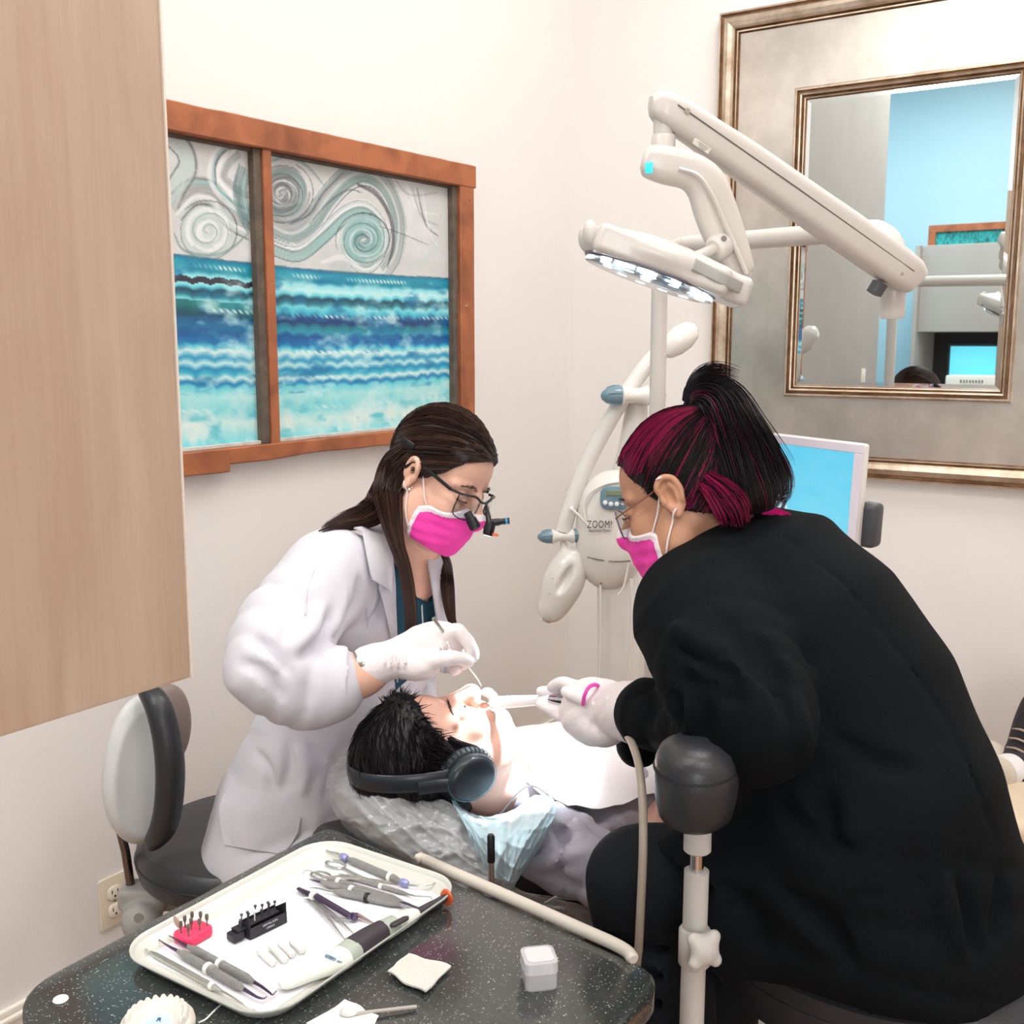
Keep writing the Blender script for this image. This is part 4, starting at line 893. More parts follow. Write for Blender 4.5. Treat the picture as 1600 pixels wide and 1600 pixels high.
# ---------------------------------------------------------------- eyeglasses
eg=thing('eyeglasses','thin rimmed eyeglasses worn by the person in the black jacket','glasses',xf(MA,(0,.1,0))); X=lambda *a: xf(MA,a)
M_wire=mat('purple_grey_wire',(120,104,124),.3,.7)
for sd in (-1,1):
    c=(sd*.031,.104,-.008); a=np.linspace(0,2*np.pi,29)[:-1]
    pts_=[X(c[0]+.027*math.cos(t),c[1]-.010*abs(math.cos(t))*(1 if math.cos(t)*sd>0 else .2),c[2]+.0235*math.sin(t)) for t in a]
    rm=mk('rim',tube(pts_,.0011,6,closed=True),M_wire,parent=eg)
    q=np.array(pts_); cc=q.mean(0); g=G(np.vstack([q,cc]),[(i,(i+1)%28,28) for i in range(28)]); mk('lens',solid(g,.001),mat('spectacle_glass',(242,246,248),.02,trans=1.,var=0),parent=rm)
    mk('temple',tube(spline([X(sd*.057,.096,-.0),X(sd*.068,.07,.004),X(sd*.077,.02,.014),X(sd*.082,-.012,.024),X(sd*.080,-.030,.008)],5),.0011,6),mat('copper_wire',(160,110,90),.3,.8),parent=eg)
mk('bridge',tube(spline([X(-.006,.108,-.002),X(0,.112,.003),X(.006,.108,-.002)],5),.0011,6),M_wire,parent=eg)
# ================================================================ patient (lying, head to the left, wearing headphones)
MP=np.eye(4); MP[:3,0]=[.541,-.84,.028]; MP[:3,1]=[.293,.220,.931]; MP[:3,2]=[-.788,-.496,.365]; MP[:3,3]=P(682.7,1178.6,1.75)
MP[:3,0]=nrm(MP[:3,0]); MP[:3,1]=nrm(MP[:3,1]-MP[:3,0]*(MP[:3,1]@MP[:3,0])); MP[:3,2]=np.cross(MP[:3,0],MP[:3,1])
bP=nrm(A(.83,.54,-.03)); sP=nrm(A(.54,-.83,0))       # body axis to the feet, side towards the camera
O=MP[:3,3]
nbP=O+A(.105,.068,-.085); pat=thing('person','person in grey shirt lying back with headphones and closed eyes under the lamp','person',A(.3,2.0,.2))
hp=head_sdf(xf(inv(MP),nbP),ears=(0,1),neck_r=.056); gp=hp.mesh(); gp.T(MP)
c0=nbP+bP*.03
SPt=[(c0+A(0,0,-.02),sP,.085,.06),(c0+bP*.06+A(0,0,-.035),sP,.165,.085),(c0+bP*.16+A(0,0,-.045),sP,.185,.105),(c0+bP*.34+A(0,0,-.055),sP,.170,.110),(c0+bP*.52+A(0,0,-.06),sP,.165,.105)]
shs=SDF(A(-.12,1.45,.38),A(.75,2.42,.86),.0068); shs.sects(SPt,k=.04)
RSh=P(856,1318,1.675); REl=P(1000,1392,1.62); LSh=c0+bP*.07-sP*.165+A(0,0,-.045); LEl=LSh+bP*.27-sP*.05+A(0,0,-.045)
shs.cone(RSh,REl,.066,.056,k=.04); shs.cone(LSh,LEl,.066,.056,k=.04); 
shs.wob(.002,26,12); folds(shs,.008,15,41,3); armfolds(shs,RSh,REl,.075,3,.007,4,.1,1.)
def crp(px,r=.006,k=.012,sub=True):
    q=[onsurf(shs,a,b,0,1.2,3) for a,b in px]; shs.chain(q,[r*.4]+[r]*(len(q)-2)+[r*.4],k=k,sub=sub,n=4)
for px,r in [([(800,1350),(850,1320),(900,1300)],.006),([(790,1370),(850,1365),(910,1390)],.006),([(905,1270),(940,1300),(970,1330)],.007),([(860,1290),(880,1310),(885,1350)],.005),([(760,1330),(800,1310),(850,1290)],.006),([(930,1235),(980,1250),(1020,1275)],.006)]: crp(px,r)
for px,r in [([(820,1370),(860,1345),(915,1330)],.006),([(930,1250),(965,1290),(980,1320)],.006)]: crp(px,r,.014,False)
q=spline([(905,1268),(890,1285),(880,1310),(876,1350),(885,1400)],6); q=np.array([onsurf(shs,a,b,0,1.2,3) for a,b in q])
for _ in range(3): q[1:-1]=(q[:-2]+2*q[1:-1]+q[2:])/4
for a,b in zip(q[:-1],q[1:]): shs.cone(a,b,.003,.003,k=.003,sub=True)
shs.cone(nbP+A(-.07,-.04,.04),nbP-bP*.005+A(0,0,.02),.066,.056,k=.008,sub=True)
M_shirt=mat('grey_lilac_shirt',(176,172,184),.85,var=.04,vscale=10,bump=.12,bscale=400,sheen=.1)
mk('shirt',relax(shs.mesh(),2,.35),M_shirt,parent=pat)
bp=SDF(A(-.12,1.45,.2),A(1.5,3.0,.86),.009); bp.sects([(c,r_,a_-.03,b_-.025) for c,r_,a_,b_ in SPt],k=.03)
# bare forearms resting on the belly, hands folded
HD=c0+bP*.50+A(0,0,.065)
bp.chain([RSh,REl,REl+bP*.13-sP*.09+A(0,0,.055),HD+sP*.03],[.026,.030,.032,.024],k=.02); bp.chain([LSh,LEl,LEl+bP*.13+sP*.09+A(0,0,.055),HD-sP*.03],[.04,.036,.032,.024],k=.02)
gp.add(bp.mesh()); mk('body',gp,M_skinC,parent=pat)
hd_=SDF(HD-.13,HD+.13,.003)
for s_ in (1,-1):
    a0=HD+sP*.035*s_+bP*.0; hd_.chain([a0,a0-sP*.05*s_+bP*.01+A(0,0,.012)],[.028,.026],k=.01,flat=A(0,0,1),fr=.6)
    for j in range(4):
        b0=a0-sP*.055*s_+bP*(-.022+.016*j)+A(0,0,.014+.006*s_); hd_.chain([b0,b0-sP*.035*s_+A(0,0,.002),b0-sP*.062*s_+A(0,0,-.014)],[.0095,.0085,.0072],k=.004)
    hd_.chain([a0-bP*.02,a0-bP*.045-sP*.03*s_+A(0,0,.01),a0-bP*.05-sP*.055*s_+A(0,0,.012)],[.013,.011,.009],k=.006)
mk('hands',hd_.mesh(),M_skinC,parent=pat)
# khaki trousers and lower legs out to the shoes
hipc=SPt[-1][0]; tr=SDF(A(.3,1.8,.2),A(1.45,3.0,.8),.009)
FT=[P(1578,1199,2.50),P(1600,1186,2.64)]
for s_,ft in ((1,FT[0]),(-1,FT[1])):
    h0=hipc+sP*.085*s_; kn=h0*.52+ft*.48+A(0,0,.015); tr.chain([h0-bP*.03,kn,ft-bP*.05+A(0,0,-.01)],[.095,.066,.045],k=.03,n=5)
mk('trousers',tr.mesh(),mat('khaki_trousers',(206,196,182),.85,bump=.1),parent=pat)
for i,(ft) in enumerate(FT):
    up=nrm(A(-.1,.05,1)); fw=nrm(bP+A(0,0,.0)); rt=np.cross(fw,up)
    sk=SDF(ft-.12,ft+.12,.004); sk.cone(ft-bP*.09+A(0,0,-.012),ft-bP*.0+A(0,0,-.01),.040,.043,k=.01); sk.wob(.001,90,3)
    mk('sock',sk.mesh(),mat('white_ribbed_sock',(225,222,222),.85,bump=.2,bscale=300),parent=pat)
    c=ft+bP*.06; Mf=frame(c,x=rt,z=up)
    s_=SDF(c-.2,c+.22,.004); q=lambda a,b,d: c+Mf[:3,0]*a+Mf[:3,1]*b+Mf[:3,2]*d
    # sole faces the feet end: foot points up, sole plate across the leg axis
    s_.chain([c+A(0,0,-.05),c+bP*.02+A(0,0,.0),c+bP*.03+A(0,0,.08),c+bP*.05+A(0,0,.15)],[.046,.047,.040,.030],k=.02); s_.cone(c-bP*.055+A(0,0,-.02),c,.046,.048,k=.02)
    s_.cone(ft-bP*.10+A(0,0,-.012),ft-bP*.045+A(0,0,-.012),.038,.040,k=.003,sub=True)
    s_.cut(c+bP*.055,bP+A(0,0,-.15)); so=mk('shoe',s_.mesh(),mat('black_trainer_fabric',(34,30,36),.6,bump=.3,bscale=200),parent=pat)
    sl=SDF(c-.2,c+.22,.004); 
    sl.chain([c+bP*.066+A(0,0,-.06),c+bP*.068+A(0,0,.05),c+bP*.085+A(0,0,.16)],[.044,.044,.032],k=.01,flat=bP,fr=.28); mk('sole',sl.mesh(),mat('black_rubber_sole',(22,20,22),.7),parent=so)
    lc=G()
    for j in range(5):
        z=-.015+.022*j; lc.add(tube(spline([c-bP*(.046-.016*j*.6)+rt*.032+A(0,0,z),c-bP*(.056-.014*j*.6)+A(0,0,z+.014),c-bP*(.046-.016*j*.6)-rt*.032+A(0,0,z+.008)],4),.0028,6))
    mk('laces',lc,mat('taupe_laces',(168,150,140),.8),parent=so)
# paper bib
shb=SDF(shs.lo,shs.lo+(shs.n-1)*shs.h,shs.h); shb.D=shs.D
bib=grid(26,20,lambda a,b: (0,0,0)); nu,nv=26,20; L0=nbP+A(.0,.0,.03)
V=[]; 
for i in range(nu):
    for j in range(nv):
        a=i/(nu-1); b=j/(nv-1)-.5; V.append(c0+bP*(-.015+.40*a)-sP*(b*.36-.045*0)+A(0,0,.2))
V=np.array(V)
def drop(s,p,off):
    z=np.arange(.3,-.2,-.004); q=p+np.stack([0*z,0*z,z],1); ii=np.round((q-s.lo)/s.h).astype(int); ok=((ii>=0)&(ii<s.n)).all(1); d=np.full(len(z),1.); d[ok]=s.D[tuple(ii[ok].T)]; k=int(np.argmax(d<off)); return q[k] if d[k]<off else q[int(np.argmin(d))]
V=np.array([drop(shs,p,.006) for p in V-A(0,0,.2)]); Z=V[:,2].reshape(nu,nv); Z=np.maximum(Z,Z.max()-.10)
for _ in range(3): E_=np.pad(Z,1,mode='edge'); Z=(E_[1:-1,1:-1]+E_[:-2,1:-1]+E_[2:,1:-1]+E_[1:-1,:-2]+E_[1:-1,2:])/5
aa,bb=np.meshgrid(np.arange(nu)/(nu-1),np.arange(nv)/(nv-1),indexing='ij'); Z+=.004*np.sin(aa*9+bb*3)*np.cos(bb*5+1)+.0015*np.sign(np.sin(aa*6.28*2))
V[:,2]=Z.ravel()+.003; bib.v=V
bibo=mk('paper_bib',solid(bib,.0012),mat('white_bib_paper',(246,240,242),.85,var=.01,bump=.25,bscale=350),base=V.mean(0)); tag(bibo,'white paper bib spread over the chest of the lying person','bib')
ch=mk('bib_chain',tube(spline([V.reshape(nu,nv,3)[0,2],nbP+sP*.085+A(0,0,.03),nbP+sP*.07-bP*.05+A(0,0,-.02)],6),.0016,6),mat('steel_chain',(180,180,184),.3,.9),parent=bibo)
# ---------------------------------------------------------------- hair
HK=A(*lin((16,14,18))); HK2=A(*lin((34,28,32)))
def colc(i,p): return np.tile(HK+(HK2-HK)*np.random.default_rng(i).uniform()**2,(len(p),1))
yzP=[-.09,-.080,-.050,-.010,.018,.034,.048,.060,.088,.2]
hcP=hair_cap(.012,.003,vol=.012,yz=yzP); gh=relax(hcP.mesh(),1); gh.col=np.tile(HK,(len(gh.v),1))
rg=np.random.default_rng(9); paths=[]; 
while len(paths)<1500:
    d=nrm(rg.normal(size=3)); c=A(0,-.014,.038); sr=A(.085,.108,.112); p=c+sr*d
    if not p[1]<np.interp(p[2],HL_Z,yzP)+.004: continue
    # short hair swept back and sideways from the forehead, ragged ends
    dr=nrm(A(d[0]*.6+(.5 if d[0]>0 else -.5)*(p[2]>.06)*.5,-1.0,-.15)+rg.normal(0,.22,3)); dr=nrm(dr-d*np.dot(dr,d)); L0=rg.uniform(.03,.055)
    t=np.linspace(0,1,6)[:,None]; q=p+dr*t*L0; q=c+(q-c)/np.linalg.norm((q-c)/sr,axis=1)[:,None]*(1+rg.uniform(-.01,.05)*t*1.2); paths.append(q)
cs=strands(paths,.0010,colc); cols=np.vstack([gh.col,cs.col]); gh.add(cs); gh.col=cols; gh.T(MP)
hairP=mk('hair',gh,M_hair,parent=pat)
X=lambda *a: xf(MP,a)
rg=np.random.default_rng(19); pa_=[]
while len(pa_)<900:                                                # ragged tufts lifting off the front and crown
    d=nrm(rg.normal(size=3)); c=A(0,-.014,.038); p=c+A(.084,.106,.110)*d
    if p[2]<.02 or not (np.interp(p[2],HL_Z,yzP)-.055<p[1]<np.interp(p[2],HL_Z,yzP)-.004): continue
    cl=rg.integers(0,40); rc=np.random.default_rng(int(abs(d[0]*9)+10*abs(d[2]*9))); dr=nrm(d*.45+A(d[0]*.5,-.30,.10)+rc.normal(0,.45,3)+rg.normal(0,.15,3)); L0=rg.uniform(.012,.030); t=np.linspace(0,1,5)[:,None]
    q=p+dr*t*L0+A(0,.0,-.012)*t**2; pa_.append(q)
mk('hair_tufts',strands([xf(MP,q) for q in pa_],.0011,colc),M_hair,parent=hairP)
mk('hair_lock',bundle([X(.05,.03,.03),X(.073,.028,.012),X(.075,.03,-.015),X(.07,.032,-.035)],[.014,.013,.009,.004],160,.0008,38,.5,.2,core=.6,colfn=colc),M_hair,parent=hairP)
brows(MP,pat,brA,sides=(1,)); lashes(MP,pat,brA,sides=(1,))
# ---------------------------------------------------------------- headphones
hph=thing('headphones','black over-ear headphones on the lying person, band round the crown','headphones',X(.1,-.01,0))
M_hb=mat('black_matte_plastic',(30,36,42),.42,var=.05,coat=.2); M_pad=mat('black_pad_leather',(34,44,50),.5,bump=.2,bscale=200)
# band goes from the ears over the crown and back of the head
bd=nrm(A(0,-.40,.92)); bpt=[]
for t in np.linspace(-math.pi*.44,math.pi*.44,25): bpt.append(X(.104*math.sin(t)*1.02,0,0)-O*0+ (MP[:3,:3]@(bd*(.155*math.cos(t)-.002))))
mk('headband',tube(np.array(bpt),.013,12,up=None,flat=.32) if False else tube(np.array(bpt),[.0035]*25,12,up=MP[:3,:3]@np.cross(bd,A(1,0,0)),flat=4.2),M_hb,parent=hph)
for sd in (1,-1):
    ax=MP[:3,:3]@A(sd,-.06,-.05); cu_=X(sd*.080,-.004,-.004); Mc=frame(cu_,z=ax,x=MP[:3,:3]@bd)
    sc_=np.diag([1,.84,1,1]); Mc2=Mc@sc_@np.diag([1.14,1.14,1.05,1])
    cp=mk('ear_cup',lathe([(.022,.018),(.039,.018),(.0405,.022),(.0395,.030),(.036,.036),(.030,.0385),(.0001,.0395)],Mc2,36),M_hb,parent=hph)
    pd=mk('ear_pad',tube([xf(Mc2,(.0345*math.cos(t),.0345*math.sin(t),.008)) for t in np.linspace(0,2*np.pi,41)[:-1]],.0105,12,closed=True),M_pad,parent=hph)
    pr=G()
    for k_ in range(36):
        t=2*np.pi*k_/36; pr.add(tube([xf(Mc2,(r_*math.cos(t),r_*math.sin(t),z_)) for r_,z_ in ((.040,.0180),(.0452,.013),(.0456,.007),(.042,.000))],.0011,4))
    pr_o=mk('pad_pleats',pr,M_pad,parent=pd); pr_o['kind']='stuff'
    mk('cup_ring',tube([xf(Mc2,(.0385*math.cos(t),.0385*math.sin(t),.031)) for t in np.linspace(0,2*np.pi,41)[:-1]],.0012,6,closed=True),mat('dark_teal_ring',(70,100,104),.25,.8),parent=cp)
    mk('yoke',tube(spline([xf(Mc,(.088,0,.014)),xf(Mc,(.060,0,.022)),xf(Mc,(.036,.0,.033))],5),.0034,10,up=xf(Mc,(0,1,0))-cu_,flat=3.4),M_hb,parent=hph)
    dt=G(); [dt.add(ball(xf(Mc2,(-.004-.022*math.cos(a),.024*math.sin(a)*1.0,.0365)),.0007,6,4)) for a in np.linspace(-.7,.7,11)]
    do=mk('cup_dots',dt,mat('pale_grey_print',(170,180,184),.5),parent=cp); do['kind']='stuff'
# ================================================================ painting in an old window sash
def Lw(px,py):
    r=ray(px,py); o=A(0,0,H); t=np.dot(CORN-o,E1)/np.dot(r,E1); q=o+r*t-CORN; return q@E2,q[2]
M_sash=bpy.data.materials.new('old_orange_brown_wood'); M_sash.use_nodes=True; N=M_sash.node_tree.nodes; L=M_sash.node_tree.links; b=N['Principled BSDF']
tc=N.new('ShaderNodeTexCoord'); nz=N.new('ShaderNodeTexNoise'); nz.inputs['Scale'].default_value=9; nz.inputs['Detail'].default_value=8; nz.inputs['Distortion'].default_value=.6; L.new(tc.outputs['Object'],nz.inputs[0])
cr=N.new('ShaderNodeValToRGB'); e=cr.color_ramp.elements; e[0].color=lin((124,68,42))+(1,); e[0].position=.28; e[1].color=lin((172,102,64))+(1,); e[1].position=.6; L.new(nz.outputs[0],cr.inputs[0]); L.new(cr.outputs[0],b.inputs['Base Color']); b.inputs['Roughness'].default_value=.5
bp=N.new('ShaderNodeBump'); bp.inputs['Strength'].default_value=.25; bp.inputs['Distance'].default_value=.01; L.new(nz.outputs[0],bp.inputs['Height']); L.new(bp.outputs[0],b.inputs['Normal'])
M_putty=mat('weathered_dark_putty',(96,84,74),.8,var=.25,vscale=30,bump=.3,bscale=120)
pa=thing('painting','swirling sky and turquoise wave painting framed in an old orange-brown window sash','painting',W(.02,1.4,1.17))
B0,B1=.602,2.21; Z0,Z1=1.172,1.938
def rail(name,b0,b1,z0,z1,d=.038,wav=0.,m=None,seed=0):
    """a slightly worn wooden bar lying against the wall"""
    n=40; horiz=(b1-b0)>(z1-z0); g=G(); r_=np.random.default_rng(seed); V=[];
    for i in range(n+1):
        t=i/n; w1=wav*(math.sin(t*9+seed)+.5*math.sin(t*23+seed*2)); w2=r_.normal(0,.0005)
        if horiz: b_=b0+(b1-b0)*t; q=[(0.003,b_,z0+w1),(d-.003,b_,z0+w1),(d,b_,z0+w1+.003),(d,b_,z1+w2-.003),(d-.003,b_,z1+w2),(.003,b_,z1+w2)]
        else: z=z0+(z1-z0)*t; q=[(.003,b0+w1*.3,z),(d-.003,b0+w1*.3,z),(d,b0+w1*.3+.003,z),(d,b1-.003+w2,z),(d-.003,b1+w2,z),(.003,b1+w2,z)]
        V+= [W(*x) for x in q]
    f=[]
    for i in range(n):
        for k in range(6): k2=(k+1)%6; f.append((i*6+k,i*6+k2,(i+1)*6+k2,(i+1)*6+k))
    f+=[tuple(range(6)),tuple(range(n*6,n*6+6))[::-1]]
    if horiz: f=[q[::-1] for q in f]
    return mk(name,G(V,f),m or M_sash,parent=pa,autos=35)
rail('top_rail',B0-.004,B1,1.876,Z1,.040,.0,seed=1); rail('bottom_rail',B0,1.545,Z0-.001,1.207,.038,.0025,seed=2); rail('bottom_rail',1.5455,B1,Z0-.018,1.207,.038,.001,seed=5)
rail('stile',B0,.668,1.207,1.876,.037,.001,seed=3); rail('stile',B1-.06,B1,1.207,1.876,.037,.001,seed=4); rail('mullion',1.382,1.408,1.207,1.876,.034,.0,seed=6)
for b0,b1 in ((.668,.690),(1.408,1.432)): mk('putty_strip',roombox(.006,.026,b0,b1,1.207,1.876,.002),M_putty,parent=pa,smooth=False)
M_puttyl=mat('pale_putty',(196,196,190),.8,var=.15,vscale=40,bump=.3)
for b0,b1 in ((.690,1.382),(1.432,2.15)):
    mk('putty_strip',roombox(.006,.018,b0,b1,1.869,1.876,.001),M_putty,parent=pa,smooth=False); mk('putty_strip',roombox(.006,.020,b0,b1,1.207,1.215,.001),M_puttyl,parent=pa,smooth=False)
mk('nail',lathe([(.003,0),(.003,.001),(.0001,.0015)],frame(W(.037,.625,1.84),z=E1),10),mat('old_nail',(130,90,60),.5,.6),parent=pa)
mk('nail',box((0,0,0),(.012,.003,.002),.0008,1,frame(W(.038,.645,1.545),z=E1,x=E2)),mat('bare_wood',(214,178,130),.7),parent=pa)
def fno(X,Y,sx,sy,seed,oct=3):
    """value noise with its own scales along both axes"""
    out=0; amp=1; tot=0
    for o_ in range(oct):
        r_=np.random.default_rng(seed*11+o_); T=r_.random((128,128)); x=X*sx*2**o_; y=Y*sy*2**o_; i=np.floor(x).astype(int); j=np.floor(y).astype(int); fx=x-i; fy=y-j; fx=fx*fx*(3-2*fx); fy=fy*fy*(3-2*fy)
        g=lambda a,b: T[a%128,b%128]; out=out+amp*((g(i,j)*(1-fx)+g(i+1,j)*fx)*(1-fy)+(g(i,j+1)*(1-fx)+g(i+1,j+1)*fx)*fy); tot+=amp; amp*=.5
    return out/tot
def paint(Bv,Zv):
    mixc=lambda c,d,t: c*(1-t[...,None])+d*t[...,None]
    C_=lambda *a: np.array(a)/255.
    c=np.ones(Bv.shape+(3,))*C_(206,208,208)
    # ---- sky: brush strokes, each a curve with its own width and colour
    n1=fno(Bv,Zv,6,6,1); n2=fno(Bv,Zv,34,34,2); rs=np.random.default_rng(12)
    zp=lambda x,y: Lw(240+x/2.667,140+y/2.667)
    def stroke(pts,wd,col,al,off=0.,n=5):
        nonlocal c
        q=spline(np.array([zp(*a) for a in pts]),n); 
        if off:
            tt=np.gradient(q,axis=0); nn=np.stack([-tt[:,1],tt[:,0]],1); q=q+nn/np.maximum(1e-9,np.linalg.norm(nn,axis=1))[:,None]*off
        d=np.full(Bv.shape,9.); tp=np.zeros(Bv.shape); m=len(q)-1
        for k,(a,b) in enumerate(zip(q[:-1],q[1:])):
            ab=b-a; L2=max(ab@ab,1e-9); t=np.clip(((Bv-a[0])*ab[0]+(Zv-a[1])*ab[1])/L2,0,1); dd=np.hypot(Bv-a[0]-t*ab[0],Zv-a[1]-t*ab[1]); w_=dd<d; d=np.where(w_,dd,d); tp=np.where(w_,(k+t)/m,tp)
        br=fno(tp*9+off*50,d*500,1.,1.,int(abs(off)*9999)%97+3,2); wv=wd*(.35+.65*np.sin(np.pi*np.clip(tp*.92+.06,0,1)))
        c=mixc(c,C_(*col),np.clip((1.15-d/wv)*2.2,0,1)*al*np.clip(.35+1.0*br,0,1))
    WH,PT,TE,GT,DK,GR=(238,240,242),(190,208,206),(134,180,178),(112,140,140),(66,66,74),(150,154,156)
    def ribbon(pts,w,n,pal,al=.75,dark=True):
        for k in range(n):
            o=(k/(n-1)-.5)*2*w; stroke(pts,w/n*1.9,pal[rs.integers(len(pal))],al,o*(1 if o else 1)+1e-4)
        if dark: stroke(pts,.0022,DK,.75,w*1.05); stroke(pts,.0018,DK,.6,-w*1.02)
    def spiral(cx,cy,r0,r1,turns,a0,wd,col,al,sg=1,n=22):
        stroke([(cx+(r0+(r1-r0)*t)*math.cos(a0+sg*turns*6.283*t),cy+(r0+(r1-r0)*t)*math.sin(a0+sg*turns*6.283*t)) for t in np.linspace(0,1,n)],wd,col,al,0,3)
    c=mixc(c,C_(226,226,230),np.clip((fno(Bv,Zv,7,14,7)-.48)*2.4,0,1)); c=mixc(c,C_(184,196,196),np.clip((fno(Bv,Zv,8,10,8)-.55)*2.6,0,1)*.8)
    # broad sweeps, right pane
    ribbon([(470,560),(560,600),(640,560),(720,450),(800,370),(880,350),(960,410),(1010,540),(1000,680),(950,760)],.030,9,[PT,GT,TE,WH,PT,GR],.7)
    ribbon([(478,650),(590,680),(690,610),(790,520),(870,500),(935,560),(945,650),(900,725),(840,725),(800,660),(815,590),(860,570)],.020,8,[TE,WH,PT,TE,GT],.8)
    for r0,cl,w_ in ((130,DK,.0022),(112,GR,.010),(92,GT,.012),(72,(96,104,106),.013),(52,(120,126,126),.012),(30,(86,92,96),.010),(14,(140,146,146),.008)): spiral(528,432,r0,r0*.86,1.05,rs.uniform(0,6),w_,cl,.8)
    spiral(522,440,8,70,2.0,.5,.0035,WH,.7); spiral(530,436,4,110,2.2,2.5,.0022,DK,.6)
    for r0,cl,w_ in ((118,DK,.0022),(100,PT,.011),(82,TE,.012),(62,(150,192,190),.011),(42,(110,160,160),.010),(22,(90,136,140),.009)): spiral(866,628,r0,r0*.84,1.05,rs.uniform(0,6),w_,cl,.85)
    spiral(866,628,5,112,2.3,1.0,.0026,(70,96,100),.65,-1); spiral(866,628,8,90,1.8,3.5,.003,WH,.6,-1)
    stroke([(840,395),(920,440),(975,530),(990,640),(965,740)],.0075,(84,80,88),.85); stroke([(480,300),(560,280),(640,330),(700,400)],.005,GT,.6); stroke([(560,560),(640,520),(700,430),(780,350)],.003,DK,.7); stroke([(640,560),(720,470),(800,420),(860,430)],.003,DK,.55)
    for k in range(7): stroke([(1000+k*22,380+k*8),(1060+k*16,440+k*30),(1180,430+k*46)],.004,[GR,PT,WH,GR,DK,WH,PT][k],.55)
    stroke([(930,570),(1020,600),(1140,650)],.0018,DK,.6); stroke([(1050,740),(1130,700),(1190,640)],.006,PT,.6); stroke([(690,720),(780,700),(860,745)],.008,WH,.6)
    # left pane
    ribbon([(75,500),(150,430),(240,440),(310,530),(395,580)],.026,8,[PT,WH,TE,PT,GR],.75)
    for r0,cl,w_ in ((130,DK,.002),(108,PT,.012),(84,WH,.011),(62,(184,204,200),.012),(40,WH,.010),(22,PT,.008)): spiral(215,590,r0,r0*.84,1.05,rs.uniform(0,6),w_,cl,.75)
    for (cx_,cy_,R0) in ((-150,430,150),(-330,560,120),(-40,640,70)):
        for q_,cl in zip((1,.8,.6,.4,.2),(DK,PT,TE,WH,GT)): spiral(cx_,cy_,R0*q_,R0*q_*.84,1.05,rs.uniform(0,6),.003 if q_==1 else .013,cl,.75)
    spiral(215,590,6,100,2.0,2.0,.0022,GT,.6)
    ribbon([(60,190),(120,260),(130,330),(90,400),(60,470)],.022,6,[GT,DK,PT,GR],.7); ribbon([(330,240),(270,300),(260,380),(330,450),(400,480)],.022,6,[PT,TE,GR,WH],.7,False)
    ribbon([(370,330),(350,420),(370,520),(400,580)],.016,5,[GT,TE,(90,120,122)],.7,False); stroke([(250,400),(250,310),(300,250),(380,245)],.003,DK,.7); stroke([(75,600),(110,665),(200,692),(300,672),(395,590)],.004,GT,.7)
    # ---- sea: scalloped bands
    hz=1.622+ (Bv-1.0)*.008+.006*np.sin(Bv*4.0); depth=hz-Zv; sea=depth>0.0012*np.sin(Bv*160)
    sc=.006*np.abs(np.sin(Bv*62+n1*2))+.010*(fno(Bv,Zv,26,26,9)-.5); y=depth+sc*np.clip(depth*14,.15,1)
    stops=[(0,(18,110,150)),(.012,(24,150,176)),(.030,(26,140,165)),(.040,(140,222,232)),(.055,(196,240,242)),(.066,(96,206,222)),(.074,(24,70,92)),(.086,(40,120,140)),(.096,(120,214,224)),(.108,(60,184,208)),(.118,(20,84,140)),(.132,(16,56,112)),(.142,(24,120,140)),(.156,(44,150,176)),(.166,(14,84,150)),(.186,(16,112,176)),(.196,(90,205,224)),(.208,(214,240,240)),(.222,(40,150,196)),(.234,(196,236,238)),(.246,(30,140,190)),(.256,(60,180,208)),(.266,(206,238,236)),(.278,(26,126,184)),(.288,(110,214,226)),(.310,(170,230,232)),(.34,(130,218,226)),(.37,(206,238,234)),(.40,(150,224,230)),(.43,(110,208,220))]
    xs=[s_[0] for s_ in stops]; cs_=np.array([s_[1] for s_ in stops])/255.; s_=np.stack([np.interp(y,xs,cs_[:,k]) for k in range(3)],-1)
    # left pane darker greens and purple patch
    lp_=(Bv>1.42); s_=mixc(s_,C_(20,92,92),np.where(lp_&(np.abs(depth-.115)<.022),.75,0.)*np.clip(fno(Bv,Zv,14,14,13)*1.6,0,1)); s_=mixc(s_,C_(24,92,150),np.where(lp_&(np.abs(depth-.15)<.022),.7,0.)); s_=mixc(s_,C_(34,30,44),np.where(lp_&(np.abs(depth+sc-.052)<.007),.9,0.))
    wc=fno(Bv,Zv,16,34,10,4); s_=mixc(s_,C_(206,240,242),np.clip((wc-.54)*4,0,1)*.75*np.clip(depth*20,0,1)); s_=mixc(s_,C_(16,110,165),np.clip((fno(Bv,Zv,14,44,12,4)-.60)*5,0,1)*.65*(depth<.3))
    # scattered white wave crests in rows
    for zr,dn in ((.018,70),(.112,52),(.20,44),(.262,40),(.335,34)):
        u=Bv*dn+n1*1.5; cr_=np.abs((u%1)-.5); v=(depth-zr)*180+ (u%1)*1.4-.7; s_=mixc(s_,C_(226,242,240),np.clip(1-np.abs(v)*.9-cr_*1.2,0,1)*1.3*np.clip((fno(Bv,Zv,12,12,int(zr*900))-.35)*3,0,1))
    pale=np.clip((depth-.29)*14,0,1); s_=mixc(s_,C_(228,240,236),pale*np.clip((fno(Bv,Zv,24,16,15)-.45)*3.2,0,1)*.9); s_=mixc(s_,C_(90,196,212),pale*np.clip((fno(Bv,Zv,18,40,16)-.55)*3.5,0,1)*.9)
    drip=np.clip((fno(Bv,Zv,170,3,17,1)-.80)*8,0,1)*(depth>.33)*np.clip((fno(Bv,Zv,8,6,19,1)-.4)*3,0,1); s_=mixc(s_,C_(110,200,208),drip*.5)
    c=np.where(sea[...,None],s_,c); edge=np.abs(depth)<.0016; c=mixc(c,C_(90,120,128),edge*.7)
